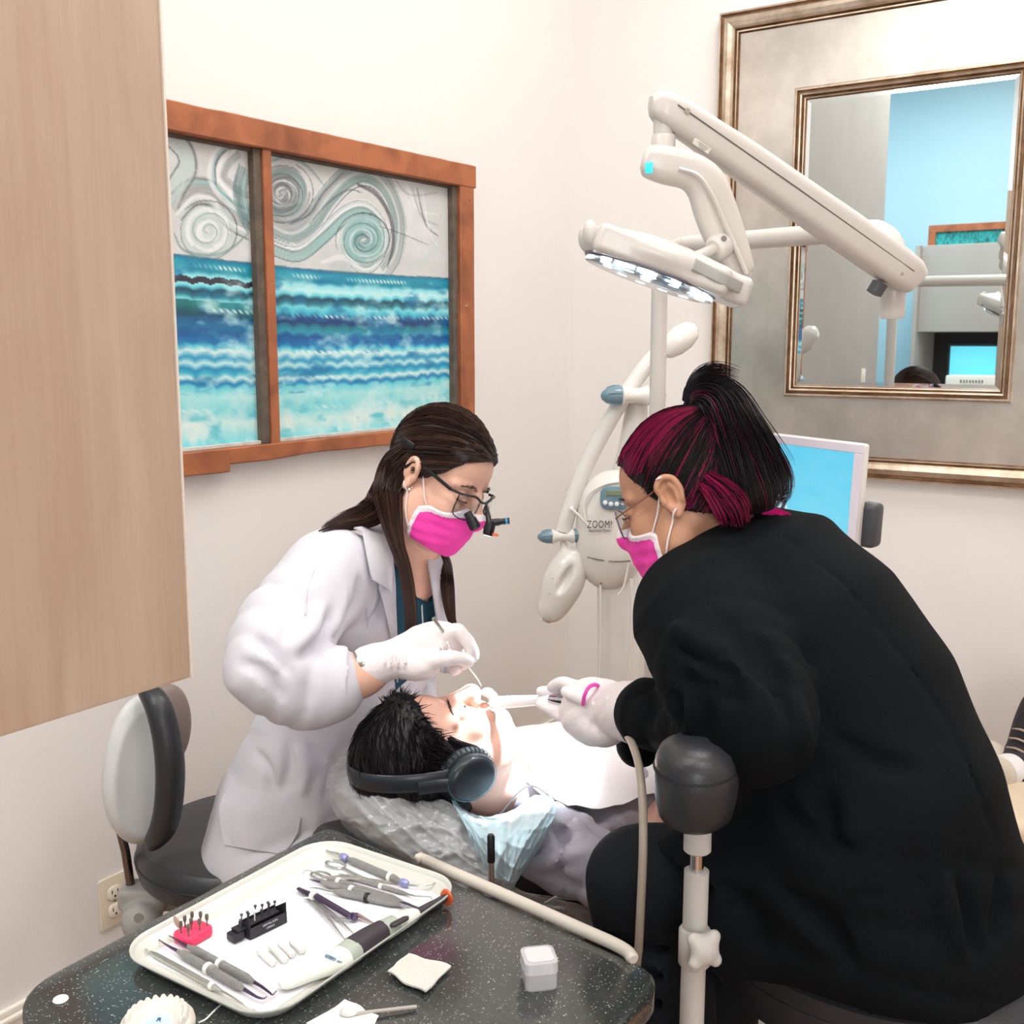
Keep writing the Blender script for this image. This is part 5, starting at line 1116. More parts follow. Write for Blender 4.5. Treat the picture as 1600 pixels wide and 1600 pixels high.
    c=np.clip(c*.98+.0,0,1); return np.where(c<=.04045,c/12.92,((c+.055)/1.055)**2.4)
M_paint=mat('painted_canvas',(200,200,200),.42,attr='Col',var=.03,vscale=60,bump=.12,bscale=160,coat=.25)
for b0,b1 in ((.688,1.384),(1.43,2.152)):
    nb_,nz_=int((b1-b0)/.0026),int(.672/.0026); bv=np.linspace(b0,b1,nb_); zv=np.linspace(1.206,1.877,nz_); BB_,ZZ_=np.meshgrid(bv,zv,indexing='ij')
    V=CORN+.008*E1+BB_[...,None]*E2+ZZ_[...,None]*UZ; idx=np.arange(nb_*nz_).reshape(nb_,nz_); Fq=np.stack([idx[:-1,:-1],idx[:-1,1:],idx[1:,1:],idx[1:,:-1]],-1).reshape(-1,4)
    g=G(V.reshape(-1,3),[tuple(q) for q in Fq.tolist()]); g.col=paint(BB_,ZZ_).reshape(-1,3); mk('painted_pane',g,M_paint,parent=pa,autos=False)
# ================================================================ silver framed mirror
def loop_frame(a0,a1,z0,z1,prof,mis=None):
    """mitred moulding; prof = (inset from the outer edge, height off the wall)"""
    V=[]; n=len(prof)
    for (a,z,sa,sz) in ((a0,z0,1,1),(a1,z0,-1,1),(a1,z1,-1,-1),(a0,z1,1,-1)):
        for d,h in prof: V.append(W(a+sa*d,h,z+sz*d))
    f=[]; m=[]
    for c in range(4):
        for k in range(n-1): f.append((c*n+k,((c+1)%4)*n+k,((c+1)%4)*n+k+1,c*n+k+1)[::-1]); m.append((mis or [0]*n)[k])
    g=G(V,f); g.m=m; return g
def silver(name,c1,c2,rough,scale=3.):
    m=bpy.data.materials.new(name); m.use_nodes=True; N=m.node_tree.nodes; L=m.node_tree.links; b=N['Principled BSDF']; tc=N.new('ShaderNodeTexCoord')
    nz=N.new('ShaderNodeTexNoise'); nz.inputs['Scale'].default_value=scale; nz.inputs['Detail'].default_value=9; nz.inputs['Roughness'].default_value=.65; L.new(tc.outputs['Object'],nz.inputs[0])
    cr=N.new('ShaderNodeValToRGB'); cr.color_ramp.elements[0].color=lin(c1)+(1,); cr.color_ramp.elements[1].color=lin(c2)+(1,); cr.color_ramp.elements[0].position=.32; cr.color_ramp.elements[1].position=.66; L.new(nz.outputs[0],cr.inputs[0]); L.new(cr.outputs[0],b.inputs['Base Color'])
    b.inputs['Metallic'].default_value=.85; n2=N.new('ShaderNodeTexNoise'); n2.inputs['Scale'].default_value=scale*5; n2.inputs['Detail'].default_value=6; L.new(tc.outputs['Object'],n2.inputs[0]); mr=N.new('ShaderNodeMapRange'); mr.inputs[3].default_value=rough-.02; mr.inputs[4].default_value=rough+.14; L.new(n2.outputs[0],mr.inputs[0]); L.new(mr.outputs[0],b.inputs['Roughness'])
    bp=N.new('ShaderNodeBump'); bp.inputs['Strength'].default_value=.02; bp.inputs['Distance'].default_value=.01; L.new(n2.outputs[0],bp.inputs['Height']); L.new(bp.outputs[0],b.inputs['Normal']); return m
M_leaf=silver('silver_leaf_panel',(176,170,162),(220,214,206),.27); M_mold=silver('champagne_silver_moulding',(168,146,122),(226,212,196),.33,12); M_dk=silver('antique_gold_groove',(96,66,42),(150,116,84),.5,20)
mi=thing('mirror','large square mirror in a wide silver leaf frame with stepped mouldings','mirror',W(1.08,.03,1.05))
IA0,IA1,IZ0,IZ1=.766,1.396,1.283,2.162; w0=.243
OA0,OA1,OZ0,OZ1=IA0-w0,IA1+w0,IZ0-.236,IZ1+w0
prof=[(0,0),(0,.028),(.003,.034),(.008,.036),(.011,.031),(.014,.030),(.020,.038),(.034,.044),(.046,.040),(.052,.034),(.055,.028),(.058,.030),(.062,.030),(.065,.024),(.067,.016)]
mk('outer_moulding',loop_frame(OA0,OA1,OZ0,OZ1,prof,[0,0,0,1,1,0,0,0,0,1,1,0,1,1]),[M_mold,M_dk],parent=mi,autos=25)
mk('silver_panel',loop_frame(OA0+.064,OA1-.064,OZ0+.064,OZ1-.064,[(0,.02),(0,.021),(w0-.062,.021),(w0-.062,.019)]),M_leaf,parent=mi,smooth=False)
prof2=[(-.002,.018),(-.002,.030),(.002,.036),(.007,.036),(.010,.030),(.013,.030),(.017,.036),(.021,.034),(.024,.027),(.027,.028),(.030,.026),(.032,.020),(.034,.017)]
mk('inner_moulding',loop_frame(IA0,IA1,IZ0,IZ1,prof2,[0,0,0,1,1,0,0,1,1,0,1,0]),[M_mold,M_dk],parent=mi,autos=25)
M_mir=mat('mirror_silvering',(226,234,236),.015,1.,var=0)
bv=loop_frame(IA0+.031,IA1-.031,IZ0+.031,IZ1-.031,[(0,.0181),(.013,.0186)]); mk('bevel',bv,M_mir,parent=mi,smooth=False)
mk('mirror_glass',roombox(IA0+.044,IA1-.044,.010,.0186,IZ0+.044,IZ1-.044),M_mir,parent=mi,smooth=False)
mk('backing',roombox(OA0+.02,OA1-.02,.0,.0095,OZ0+.02,OZ1-.02),mat('brown_backing',(120,96,72),.8),parent=mi,smooth=False)
# ================================================================ things seen only in the mirror: room end behind the camera
sw_=thing('light_switch','white light switch on the grey end wall, seen in the mirror','switch',W(0,3.35,1.2))
M=frame(W(.0,3.35,1.22),z=E1,y=UZ); mk('cover_plate',prism(rrect(.075,.12,.006),0,.006,.002,M),M_trimw,parent=sw_); mk('rocker',box((0,0,.008),(.034,.066,.006),.002,2,M),M_trimw,parent=sw_)
ck=thing('tall_cabinet','grey cabinets at the far end of the room, seen in the mirror','cabinet',W(.15,5.2,0))
mk('upper_cabinet',roombox(-.12,.60,5.0,5.58,1.50,2.10,.004),M_greyp,parent=ck,smooth=False); mk('base_unit',roombox(-.12,.60,4.95,5.58,0,1.02,.004),M_greyp,parent=ck,smooth=False); mk('side_panel',roombox(-.15,-.12,4.95,5.58,0,2.10,.003),M_greyp,parent=ck,smooth=False); mk('recess_back',roombox(-.12,.60,5.5,5.58,1.02,1.5,.0),mat('recess_shade_panel',(70,66,64),.6),parent=ck,smooth=False)  # dark recess back paints the shade in the gap under the cabinet
tp_=thing('small_painting','small teal painting in a brown frame leaning on the far grey cabinet','painting',W(.15,5.05,2.10))
for nm,bx_ in (('frame_rail',(-.09,.46,2.19,2.24)),('frame_stile',(-.09,-.04,2.10,2.19)),('frame_stile',(.41,.46,2.10,2.19))): mk(nm,roombox(bx_[0],bx_[1],5.03,5.06,bx_[2],bx_[3],.003),M_sash,parent=tp_,smooth=False)
mk('painted_pane',roombox(-.04,.41,5.045,5.055,2.10,2.19),mat('teal_brushed_paint',(40,140,140),.5,var=.8,vscale=30,aniso=(4,4,1)),parent=tp_,smooth=False)
fm=thing('far_monitor','small cyan lit screen under the far grey cabinet, seen in the mirror','monitor',W(.25,5.2,1.02)); mk('casing',roombox(.05,.40,5.20,5.23,1.14,1.42,.004),M_dkgm if 'M_dkgm' in globals() else mat('dark_monitor_casing',(40,40,44),.4),parent=fm,smooth=False); mk('screen',roombox(.07,.38,5.197,5.2,1.17,1.40),mat('cyan_lit_screen',(110,215,235),.4,emis=.8,emcol=(110,215,235),var=0),parent=fm,smooth=False); mk('stand',roombox(.19,.26,5.2,5.26,1.02,1.16,.004),MATS.get('dark_monitor_casing'),parent=fm,smooth=False)
pr_=thing('printer','white office printer in front of the far cyan screen, seen in the mirror','printer',W(.30,5.02,1.02)); mk('casing',roombox(.10,.50,4.96,5.18,1.02,1.20,.01),M_trimw,parent=pr_); [mk('vent_slot',roombox(.20+.02*k,.21+.02*k,4.957,4.961,1.15,1.17),mat('slot_grey',(120,118,116),.6),parent=pr_,smooth=False) for k in range(8)]  # vented box put in for the back of a white monitor
# ================================================================ operating lamp on its arm
def beam(path,hw,hh,up,r=.3,seg=6,cap=True):
    """rounded rectangular section swept along a path; hw across, hh along 'up'"""
    p=np.asarray(path,float); n=len(p); hw=fitn(hw,n); hh=fitn(hh,n); t=np.gradient(p,axis=0); t/=np.linalg.norm(t,axis=1)[:,None]
    V=[]; m=None
    for i in range(n):
        u=nrm(up-t[i]*np.dot(up,t[i])); w_=np.cross(t[i],u); rr=min(hw[i],hh[i])*r*2*.99
        sec=rrect(2*hw[i],2*hh[i],min(rr,min(hw[i],hh[i])*.99),4); m=len(sec); V+=[p[i]+a*w_+b*u for a,b in sec]
    f=[]
    for i in range(n-1):
        for k in range(m): k2=(k+1)%m; f.append((i*m+k,i*m+k2,(i+1)*m+k2,(i+1)*m+k))
    if cap: f+=[tuple(range(m))[::-1],tuple(range((n-1)*m,n*m))]
    return G(V,f)
M_eq=mat('white_equipment_enamel',(206,200,194),.35,var=.015,coat=.3); M_eqg=mat('light_grey_equipment',(196,192,187),.4,var=.02); M_dkg=mat('dark_grey_plastic',(70,70,74),.45); M_chr=mat('chrome',(210,210,212),.12,1.,var=0)
ol=thing('operating_lamp','white dental operating lamp on a post with a long sprung arm, lit over the patient','lamp',A(.336,2.52,0))
pz=P(1032,385,2.52); E_top=P(1400,374,2.12); zt=pz[2]; E_top[2]=zt
px_,py_=pz[0],2.52; d_=nrm(E_top-A(px_,py_,zt)); R_=.07
post=[A(px_,py_,.02),A(px_,py_,.8),A(px_,py_,zt-R_)]+[A(px_,py_,zt-R_)+d_*R_*(1-math.cos(t))+A(0,0,R_*math.sin(t)) for t in np.linspace(.2,math.pi/2,7)]
mk('post',tube(post,.0185,20),M_eq,parent=ol)
mk('floor_plate',lathe([(.12,0),(.12,.012),(.115,.018),(.03,.022),(.024,.05),(.0001,.05)],frame(A(px_,py_,0),z=UZ),36),M_eqg,parent=ol)
hor=[post[-1],post[-1]+d_*.02,E_top-d_*.055]+[E_top-d_*.055+d_*.055*math.sin(t)-A(0,0,.055*(1-math.cos(t))) for t in np.linspace(.2,math.pi/2,7)]
hor.append(hor[-1]+A(0,0,-.02)); mk('horizontal_arm',tube(hor,[.0185]*2+[.021]*8,20),M_eq,parent=ol)
jb=hor[-1]; mk('joint_collar',lathe([(.0225,0),(.0232,-.003),(.0232,-.085),(.020,-.092),(.0001,-.092)][::-1],frame(jb+A(0,0,.0),z=UZ),24),M_eq,parent=ol)
a0=jb+A(-.012,-.03,-.055); a0=P(1412,425,jb[1]-.035); a1=P(1040,166,1.93); ud=nrm(np.cross(a1-a0,A(0,1,0))); ud=ud if ud[2]>0 else -ud
ax_=nrm(a1-a0); L_=np.linalg.norm(a1-a0)
ts=[-.055,-.048,-.02,.05,.3,.7,.93,1.0,1.03,1.045]; hh_=[.018,.028,.033,.036,.036,.033,.029,.027,.022,.012]; off=[-.004,-.003,0,0,0,0,-.002,-.004,-.006,-.010]
bpth=[a0+ax_*L_*t+ud*o for t,o in zip(ts,off)]; sa=mk('spring_arm',beam(bpth,[.020,.026,.030,.031,.031,.030,.029,.028,.022,.012],hh_,ud,.32),M_eq,parent=ol)
fs=nrm(np.cross(ax_,ud)); fs=fs if fs[1]<0 else -fs
mk('arm_groove',beam([a0+ax_*L_*.0+fs*.0302+ud*.004,a0+ax_*L_*.5+fs*.0312+ud*.006,a0+ax_*L_*.985+fs*.0295+ud*.006],.0007,.0010,ud),mat('seam_dark',(96,90,84),.6),parent=sa,smooth=False)
for t_,r_ in ((.95,.005),(.035,.0035)): mk('arm_screw',lathe([(r_,0),(r_,.001),(.0001,.0012)],frame(a0+ax_*L_*t_+fs*.0300-ud*.012+ud*.018*(t_>.5),z=fs),14),mat('screw_cap',(170,160,150),.5),parent=sa)
Mt=frame(P(1085,229,a1[1]-.001)+fs*.030,x=-ax_,z=fs); mk('rating_label',box((0,0,.0005),(.034,.010,.0012),.0005,1,Mt),mat('pale_label',(222,218,210),.5),parent=sa)
for r_ in range(3): mk('label_print',box((.002,.003-.003*r_,.0014),(.022-.004*r_,.0008,.0003),0,1,Mt),mat('label_ink',(120,116,112),.6),parent=sa)
mk('arm_knob',beam([a0+ax_*L_*.055-ud*.040,a0+ax_*L_*.055-ud*.062],.014,.012,ax_),M_dkg,parent=sa)
# drop neck and yoke
nk=P(1036,195,1.93); n1=P(1036,214,1.93); n2=P(1036,243,1.93)
mk('drop_neck',tube([nk+A(0,0,.01),n1],.0165,18),M_eqg,parent=ol); mk('neck_collar',lathe([(.0185,0),(.0205,.002),(.0205,.030),(.019,.034),(.0001,.034)],frame(n2-A(0,0,.001),z=UZ),24),M_eq,parent=ol)
yk=[P(1003,250,1.90),P(1012,252,1.90),P(1040,258,1.905),P(1078,268,1.91),P(1103,290,1.915),P(1118,330,1.92),P(1135,375,1.925),P(1158,425,1.93),P(1168,437,1.93)]
q_=spline(np.hstack([np.array(yk),np.array([.014,.026,.031,.031,.034,.036,.034,.024,.012])[:,None],np.array([.015,.022,.026,.026,.026,.024,.022,.018,.01])[:,None]]),5)
tq=np.gradient(q_[:,:3],axis=0); mk('yoke',beam(q_[:,:3],q_[:,4],q_[:,3],A(0,-.02,0)+np.array([0,0,0])+A(.25,0,.97) if False else A(.5,0,.86),.42),M_eq,parent=ol)
rdp=mk('yoke_ridge',tube(spline([P(1060,264,1.883),P(1090,275,1.885),P(1112,305,1.888),P(1130,345,1.895),P(1150,390,1.9),P(1166,428,1.905)],6),[.007]*31,10,flat=.6),M_eq,parent=ol) if True else None
mk('status_display',box((0,0,0),(.013,.018,.003),.003,2,frame(P(1014,262,1.8785),z=A(-.45,-1,-.1),y=UZ)),mat('cyan_display',(60,200,230),.3,emis=.9,emcol=(40,170,200)),parent=ol)
ax0=P(1128,384,1.91); ax1=P(1086,402,1.87)
mk('tilt_axle',tube([ax0,ax1],.0095,16),M_eqg,parent=ol); mk('axle_boss',lathe([(.021,-.012),(.022,-.008),(.022,.010),(.016,.016),(.0001,.016)],frame(P(1124,386,1.905),z=ax1-ax0),24),M_eq,parent=ol)
mk('boss_screw',lathe([(.005,0),(.005,.001),(.0001,.0012)],frame(P(1131,373,1.883),z=A(0,-1,0)),12),mat('screw_grey',(120,118,116),.5),parent=ol)
# lamp head
hc_=P(1035,418,1.86); nL=nrm(A(-.33,-.03,-.945)); xL=nrm(A(.945,.03,-.33)); ML=frame(hc_,z=nL,x=xL)   # z of ML points down to the mouth
q=lambda a,b,c: xf(ML,(a,b,c))
hs=SDF(hc_-.22,hc_+.22,.0028)
hs.ell(q(-.015,0,-.008),(.120,.085,.034),ML,k=.01); hs.rbox(q(-.012,0,-.003),(.114,.078,.024),.012,ML,k=.012); hs.rbox(q(.082,0,-.004),(.066,.038,.025),.012,ML,k=.02)
hs.cut(q(0,0,.0195),nL); hs.cone(q(-.02,0,.022),q(-.0,0,.022),.068,.068,k=.004,sub=True,flat=nL,fr=.15)
hd_o=mk('lamp_head',relax(hs.mesh(),1),M_eq,parent=ol)
gp_=[(.12*math.cos(t)*(1.0 if math.cos(t)<0 else .92)-.010,.082*math.sin(t)) for t in np.linspace(0,2*np.pi,49)[:-1]]
mk('lens_rim',prism(gp_,.0165,.0205,.001,ML),mat('dark_lens_gasket',(92,90,96),.4),parent=hd_o)
gp2=[(x*.975,y*.97) for x,y in gp_]
mk('lens_cover',prism(gp2,.0207,.030,.004,ML),mat('clear_lamp_cover',(242,248,252),.05,trans=1.,var=0,ior=1.3),parent=hd_o)
mk('reflector',prism([(x*.9,y*.9) for x,y in gp_],.0206,.0212,0,ML),mat('bright_reflector',(225,232,238),.2,.9),parent=hd_o)
M_led=mat('white_led',(235,248,255),.3,emis=6,emcol=(225,244,255),var=0)
for i,(a,b) in enumerate([(-.085,.0),(-.055,-.040),(-.055,.040),(-.02,-.055),(-.02,.0),(-.02,.055),(.02,-.05),(.02,.05),(.055,-.036),(.055,.036),(.075,0)]):
    mk('led_module',lathe([(.009,.0213),(.008,.0235),(.0001,.0245)],ML@np.array(Matrix.Translation((a,b,0))),16),M_led,parent=hd_o)
mk('blue_sensor',lathe([(.020,.0213),(.018,.0225),(.0001,.023)],ML@np.array(Matrix.Translation((.018,0.0,0))),20),mat('blue_sensor_glass',(60,150,190),.15,coat=1.),parent=hd_o)
mk('side_panel',beam([onsurf(hs,x,y,.0005)+A(0,-.0012,0) for x,y in ((1084,413),(1102,422),(1120,431),(1138,440),(1156,449))],.0032,.010,nL,.45),mat('mid_grey_panel',(176,174,170),.45),parent=hd_o)
mk('head_slot',beam([q(-.085,-.0795,.010),q(-.078,-.0805,.010)],.001,.0015,nL),M_dkg,parent=hd_o)
hn=SDF(q(-.135,0,0)-.06,q(-.135,0,0)+.06,.0022); hn.chain([q(-.118,-.03,.005),q(-.133,-.035,-.004),q(-.140,-.035,-.018)],[.008,.007,.005],k=.01,flat=xL,fr=.7); hn.chain([q(-.118,.03,.005),q(-.133,.035,-.004),q(-.140,.035,-.018)],[.008,.007,.005],k=.01,flat=xL,fr=.7); hn.cone(q(-.134,-.035,-.008),q(-.134,.035,-.008),.006,.006,k=.006)
mk('handle',hn.mesh(),M_eq,parent=hd_o)
sp=bpy.data.lights.new('operating_lamp_beam','SPOT'); sp.energy=SPOT_E; sp.color=(.80,.93,1); sp.spot_size=math.radians(25); sp.spot_blend=1.0; sp.shadow_soft_size=.045
so_=bpy.data.objects.new('operating_lamp_beam',sp); tgt=P(806,1135,1.80); src=q(-.0,0,.034); so_.location=src; so_.rotation_euler=(Vector(tgt)-Vector(src)).to_track_quat('-Z','Y').to_euler(); COL.objects.link(so_); so_.parent=None
# ================================================================ whitening machine in the corner
YW=2.98
wh=thing('whitening_machine','white tooth whitening machine with curved arm and blue-grey knobs in the corner','machine',P(960,1100,YW)*A(1,1,0))
M_knob=mat('blue_grey_knob',(108,138,152),.3,coat=.4); M_w=mat('glossy_white_plastic',(230,226,221),.25,coat=.4)
bs_=SDF(P(900,960,YW)-A(.02,.12,.05),P(1040,730,YW)+A(.05,.12,.05),.004)
bs_.chain([P(958,775,YW),P(957,800,YW),P(955,850,YW),P(950,885,YW)],[.055,.066,.068,.045],k=.03,flat=A(0,1,0),fr=.62); bs_.ell(P(962,775,YW),(.058,.05,.045),k=.03)
hb_=mk('control_housing',relax(bs_.mesh(),1),M_w,parent=wh)
fr_=lambda px,py,o=0: onsurf(bs_,px,py,.0)+A(-.0,-1,0)*o
mk('housing_seam',tube(np.array([fr_(x,y,.0035) for x,y in spline([(918,870),(935,874),(960,877),(985,876)],5)]),.0014,6),MATS['seam_dark'],parent=hb_)
Mf=frame(P(958,776,YW-.055),z=A(-.05,-1,.1),y=UZ)
pn=mk('display_panel',prism(rrect(.080,.064,.022,cx=.005,cy=-.002),0,.016,.004,Mf),M_knob,parent=hb_)
mk('lcd_screen',box((.004,.012,.017),(.046,.014,.002),.001,1,Mf),mat('lcd_olive',(126,140,112),.3),parent=pn)
for i in range(4): mk('button',lathe([(.0062,.016),(.0060,.019),(.004,.0198),(.0001,.02)],Mf@np.array(Matrix.Translation((-.022+.0155*i,-.014-.004*math.sin(i*1.05),0))),14),mat('white_button',(236,238,238),.35),parent=pn)
M_ink=mat('print_ink_dark',(64,60,62),.6)
Mx=frame(P(937,820,YW-.066),z=A(-.02,-1,.0),y=UZ)@np.diag([.66,1,1,1]); text('Zoom!'.upper(),.029,Mx,M_ink,'printed_lettering',parent=hb_,space=1.1)
Mx=frame(P(937,829,YW-.066),z=A(-.02,-1,.0),y=UZ)@np.diag([.70,1,1,1]); text('Advanced Power',.0125,Mx,M_ink,'printed_lettering',parent=hb_,shear=.35)
mk('housing_screw',ball(fr_(939,911),.003,10,6),mat('rust_screw',(130,90,60),.5),parent=hb_)
mk('status_label',tube([fr_(938,792,.001),fr_(955,790,.001)],.0012,5),M_ink,parent=hb_)
mk('column',beam([P(968,1130,YW+.03)*A(1,1,0)+A(0,0,.05),P(968,1100,YW+.03),P(966,960,YW+.03),P(964,860,YW+.03)],[.062,.060,.058,.055],.045,A(0,1,0),.4),M_w,parent=wh)
bb=P(968,1130,YW+.03); mk('base',prism(rrect(.42,.36,.08),0,.05,.015,frame(A(bb[0],bb[1],0),z=UZ)),M_w,parent=wh)
mk('neck',tube(spline([P(975,800,YW+.03),P(980,740,YW+.03),P(988,690,YW+.03),P(994,640,YW+.03),P(992,625,YW+.03)],6),np.interp(np.arange(25),[0,10,24],[.05,.036,.028]),18,up=A(0,1,0)),M_w,parent=wh)
arm=spline([P(1070,522,YW),P(1050,540,YW),P(1020,560,YW),P(985,605,YW),P(948,665,YW),P(912,735,YW),P(890,795,YW),P(880,830,YW)],6)
ao=mk('curved_arm',tube(arm,[.022]*len(arm),16),M_w,parent=wh)
mk('counterweight',lathe([(.0001,-.055),(.014,-.052),(.028,-.038),(.036,-.01),(.034,.02),(.026,.045),(.020,.055)],frame(P(1063,530,YW),z=P(1030,556,YW)-P(1070,522,YW)),24),M_w,parent=wh)
def bullet(c,d,r,l,parent,nm='knob'):
    M=frame(c,z=d); k=mk(nm,lathe([(r*.92,0),(r,.15*l),(r*.96,.4*l),(r*.75,.72*l),(r*.4,.93*l),(.0001,l)],M,20),M_knob,parent=parent); 
    for t in np.linspace(0,2*np.pi,6)[:-1]: mk('grip_rib',tube([xf(M,(r*math.cos(t)*f_,r*math.sin(t)*f_,z_*l)) for f_,z_ in ((.98,.1),(1.0,.4),(.78,.72))],.0018,5),M_knob,parent=k)
    return k
hubc=P(992,618,YW-.03); hx_=nrm(A(1,.15,0)); hub=mk('arm_hub',lathe([(.024,-.040),(.029,-.036),(.022,-.02),(.020,0),(.022,.02),(.029,.034),(.024,.038)],frame(hubc,z=hx_),20),M_w,parent=wh)
bullet(hubc-hx_*.036,-hx_,.027,.058,hub); bullet(hubc+hx_*.036,hx_,.027,.05,hub)
h2=P(880,838,YW-.01); hub2=mk('arm_hub',lathe([(.018,-.034),(.021,-.030),(.014,-.015),(.013,0),(.014,.015),(.021,.026),(.018,.030)],frame(h2,z=hx_),20),M_w,parent=wh)
bullet(h2-hx_*.028,-hx_,.019,.044,hub2); bullet(h2+hx_*.028,A(.95,.1,.12),.019,.034,hub2)
lh=SDF(P(830,985,YW)-A(.05,.12,.03),P(925,840,YW)+A(.05,.12,.05),.0034)
lh.chain([P(880,848,YW),P(882,870,YW)],[.009,.016],k=.01); lh.chain([P(898,872,YW),P(888,890,YW),P(878,915,YW),P(868,940,YW),P(860,956,YW)],[.022,.038,.042,.030,.020],k=.02,flat=A(0,1,0),fr=.8)
lh.ell(P(884,905,YW-.045),(.012,.02,.045),frame(A(0,0,0),z=nrm(P(900,875,YW)-P(868,935,YW))),k=.01,sub=True)
lo_=mk('lamp_handpiece',relax(lh.mesh(),1),M_w,parent=wh)
mk('light_guide_tip',tube(spline([P(861,952,YW),P(856,962,YW),P(852,970,YW)],4),np.linspace(.022,.016,9),16),mat('smoky_clear_tip',(200,198,196),.15,trans=.7),parent=lo_)
for k_ in range(6): mk('vent_slot',ball(onsurf(lh,865-k_*1.6,895+k_*8,0),(.004,.002,.002),8,5),M_eqg,parent=lo_)
mk('cable_plug',lathe([(.010,0),(.010,.022),(.008,.026),(.0001,.026)],frame(P(900,872,YW-.01),z=A(.8,0,-.4)),14),mat('black_rubber',(40,38,38),.6),parent=lo_)
for pl,r_ in (([(893,795),(905,806),(916,818),(925,830)],.0035),([(915,815),(912,790),(922,770),(945,757),(972,752)],.0035),([(982,880),(975,915),(966,930)],.003),([(938,915),(938,1000),(936,1080),(938,1180)],.003),([(986,905),(987,960),(984,1030),(982,1060)],.005)):
    mk('cable',tube(spline([P(x,y,YW-.05) for x,y in pl],6),r_,8),M_w,parent=wh)
mk('cable_clip',ball(P(893,795,YW-.03),.007,10,6),M_w,parent=wh)
# ================================================================ monitor
mo=thing('monitor','white framed monitor behind the black jacket showing a cyan sky and a zebra','monitor',P(1375,1000,2.05))
TL,TR=P(1165,673,2.20),P(1350,695,2.02); xv=TR-TL; Wm=np.linalg.norm(xv); yv=P(1376,925,1.99)-TR; yv=nrm(yv-nrm(xv)*np.dot(yv,nrm(xv))); xv=nrm(xv); Hm=.30
Mm=frame(TR,x=xv,y=-yv); q=lambda a,b,c: xf(Mm,(a,b,c))
if Mm[1,2]>0: pass
nz_=Mm[:3,2]; sg_=-1 if nz_[1]>0 else 1
Wm=.40
mb=mk('casing',box((-Wm/2,-Hm/2,-sg_*.014),(Wm,Hm,.026),.006,3,Mm),M_w,parent=mo)
bz=G(); bw=.017
for c,s_ in (((-Wm/2,-bw/2,sg_*.001),(Wm,bw,.006)),((-Wm/2,-Hm+bw/2,sg_*.001),(Wm,bw,.006)),((-bw/2,-Hm/2,sg_*.001),(bw,Hm-2*bw,.006)),((-Wm+bw/2,-Hm/2,sg_*.001),(bw,Hm-2*bw,.006))): bz.add(box(c,s_,.0015,1,Mm))
mk('bezel',bz,mat('lilac_white_bezel',(226,218,228),.3,coat=.3),parent=mo,smooth=False)
nx_,ny_=200,150; X_,Y_=np.meshgrid(np.linspace(0,1,nx_),np.linspace(0,1,ny_),indexing='ij')
pos=TR+(-(1-X_)[...,None]*(Wm-2*bw)-bw)*xv+(-(bw+Y_*(Hm-2*bw)))[...,None]*Mm[:3,1]+sg_*.0015*nz_
hz=.60+.02*X_; n_=fno(X_,Y_,9,16,40); skyc=np.stack([.10+.10*Y_+.05*n_,.60+.10*Y_+.04*n_,.86+.03*Y_],-1); snd=np.stack([.30+.18*n_,.68+.10*n_,.86+.02*n_],-1); sc=np.where((Y_>hz)[...,None],snd,skyc)
zx,zy=(X_-.555)/.085,(Y_-.50)/.22; zin=((zx*1.0)**2+(zy)**2<1)|((zx-.25)**2*1.6+(zy-.9)**2*.8<1.); st=np.sin(zx*9+3.0*np.sin(zy*2.2+zx*2)+zy*5)>0
sc=np.where((zin&st)[...,None],np.array([.03,.05,.08]),np.where(zin[...,None],np.array([.62,.80,.86]),sc))
idx=np.arange(nx_*ny_).reshape(nx_,ny_); Fq=np.stack([idx[:-1,:-1],idx[1:,:-1],idx[1:,1:],idx[:-1,1:]],-1).reshape(-1,4); g=G(pos.reshape(-1,3),[tuple(x) for x in Fq.tolist()]); g.col=sc.reshape(-1,3)
M_scr=bpy.data.materials.new('lit_screen'); M_scr.use_nodes=True; N=M_scr.node_tree.nodes; L=M_scr.node_tree.links; b=N['Principled BSDF']; at=N.new('ShaderNodeAttribute'); at.attribute_name='Col'; L.new(at.outputs['Color'],b.inputs['Emission Color']); b.inputs['Emission Strength'].default_value=.95; b.inputs['Base Color'].default_value=(.01,.01,.012,1); b.inputs['Roughness'].default_value=.25
mk('screen',g,M_scr,parent=mo,autos=False)
mk('rear_bracket',box((.004,-.155,-sg_*.040),(.040,.085,.04),.010,3,Mm),M_dkg,parent=mo)
mk('vent_grille',box((-.2,-.03,-sg_*.0275),(.12,.018,.001),0,1,Mm),M_eqg,parent=mo)
mc=q(-Wm/2,-Hm/2,-sg_*.03); mk('support_arm',tube(spline([mc,q(-Wm/2,-Hm/2,-sg_*.10),A(.40,2.50,mc[2]-.02),A(px_+.02,py_,mc[2]-.02)],5),.014,14),M_eqg,parent=mo); mk('post_clamp',lathe([(.0188,-.03),(.027,-.028),(.027,.028),(.0188,.03)],frame(A(px_,py_,mc[2]-.02),z=UZ),20),M_eqg,parent=mo)
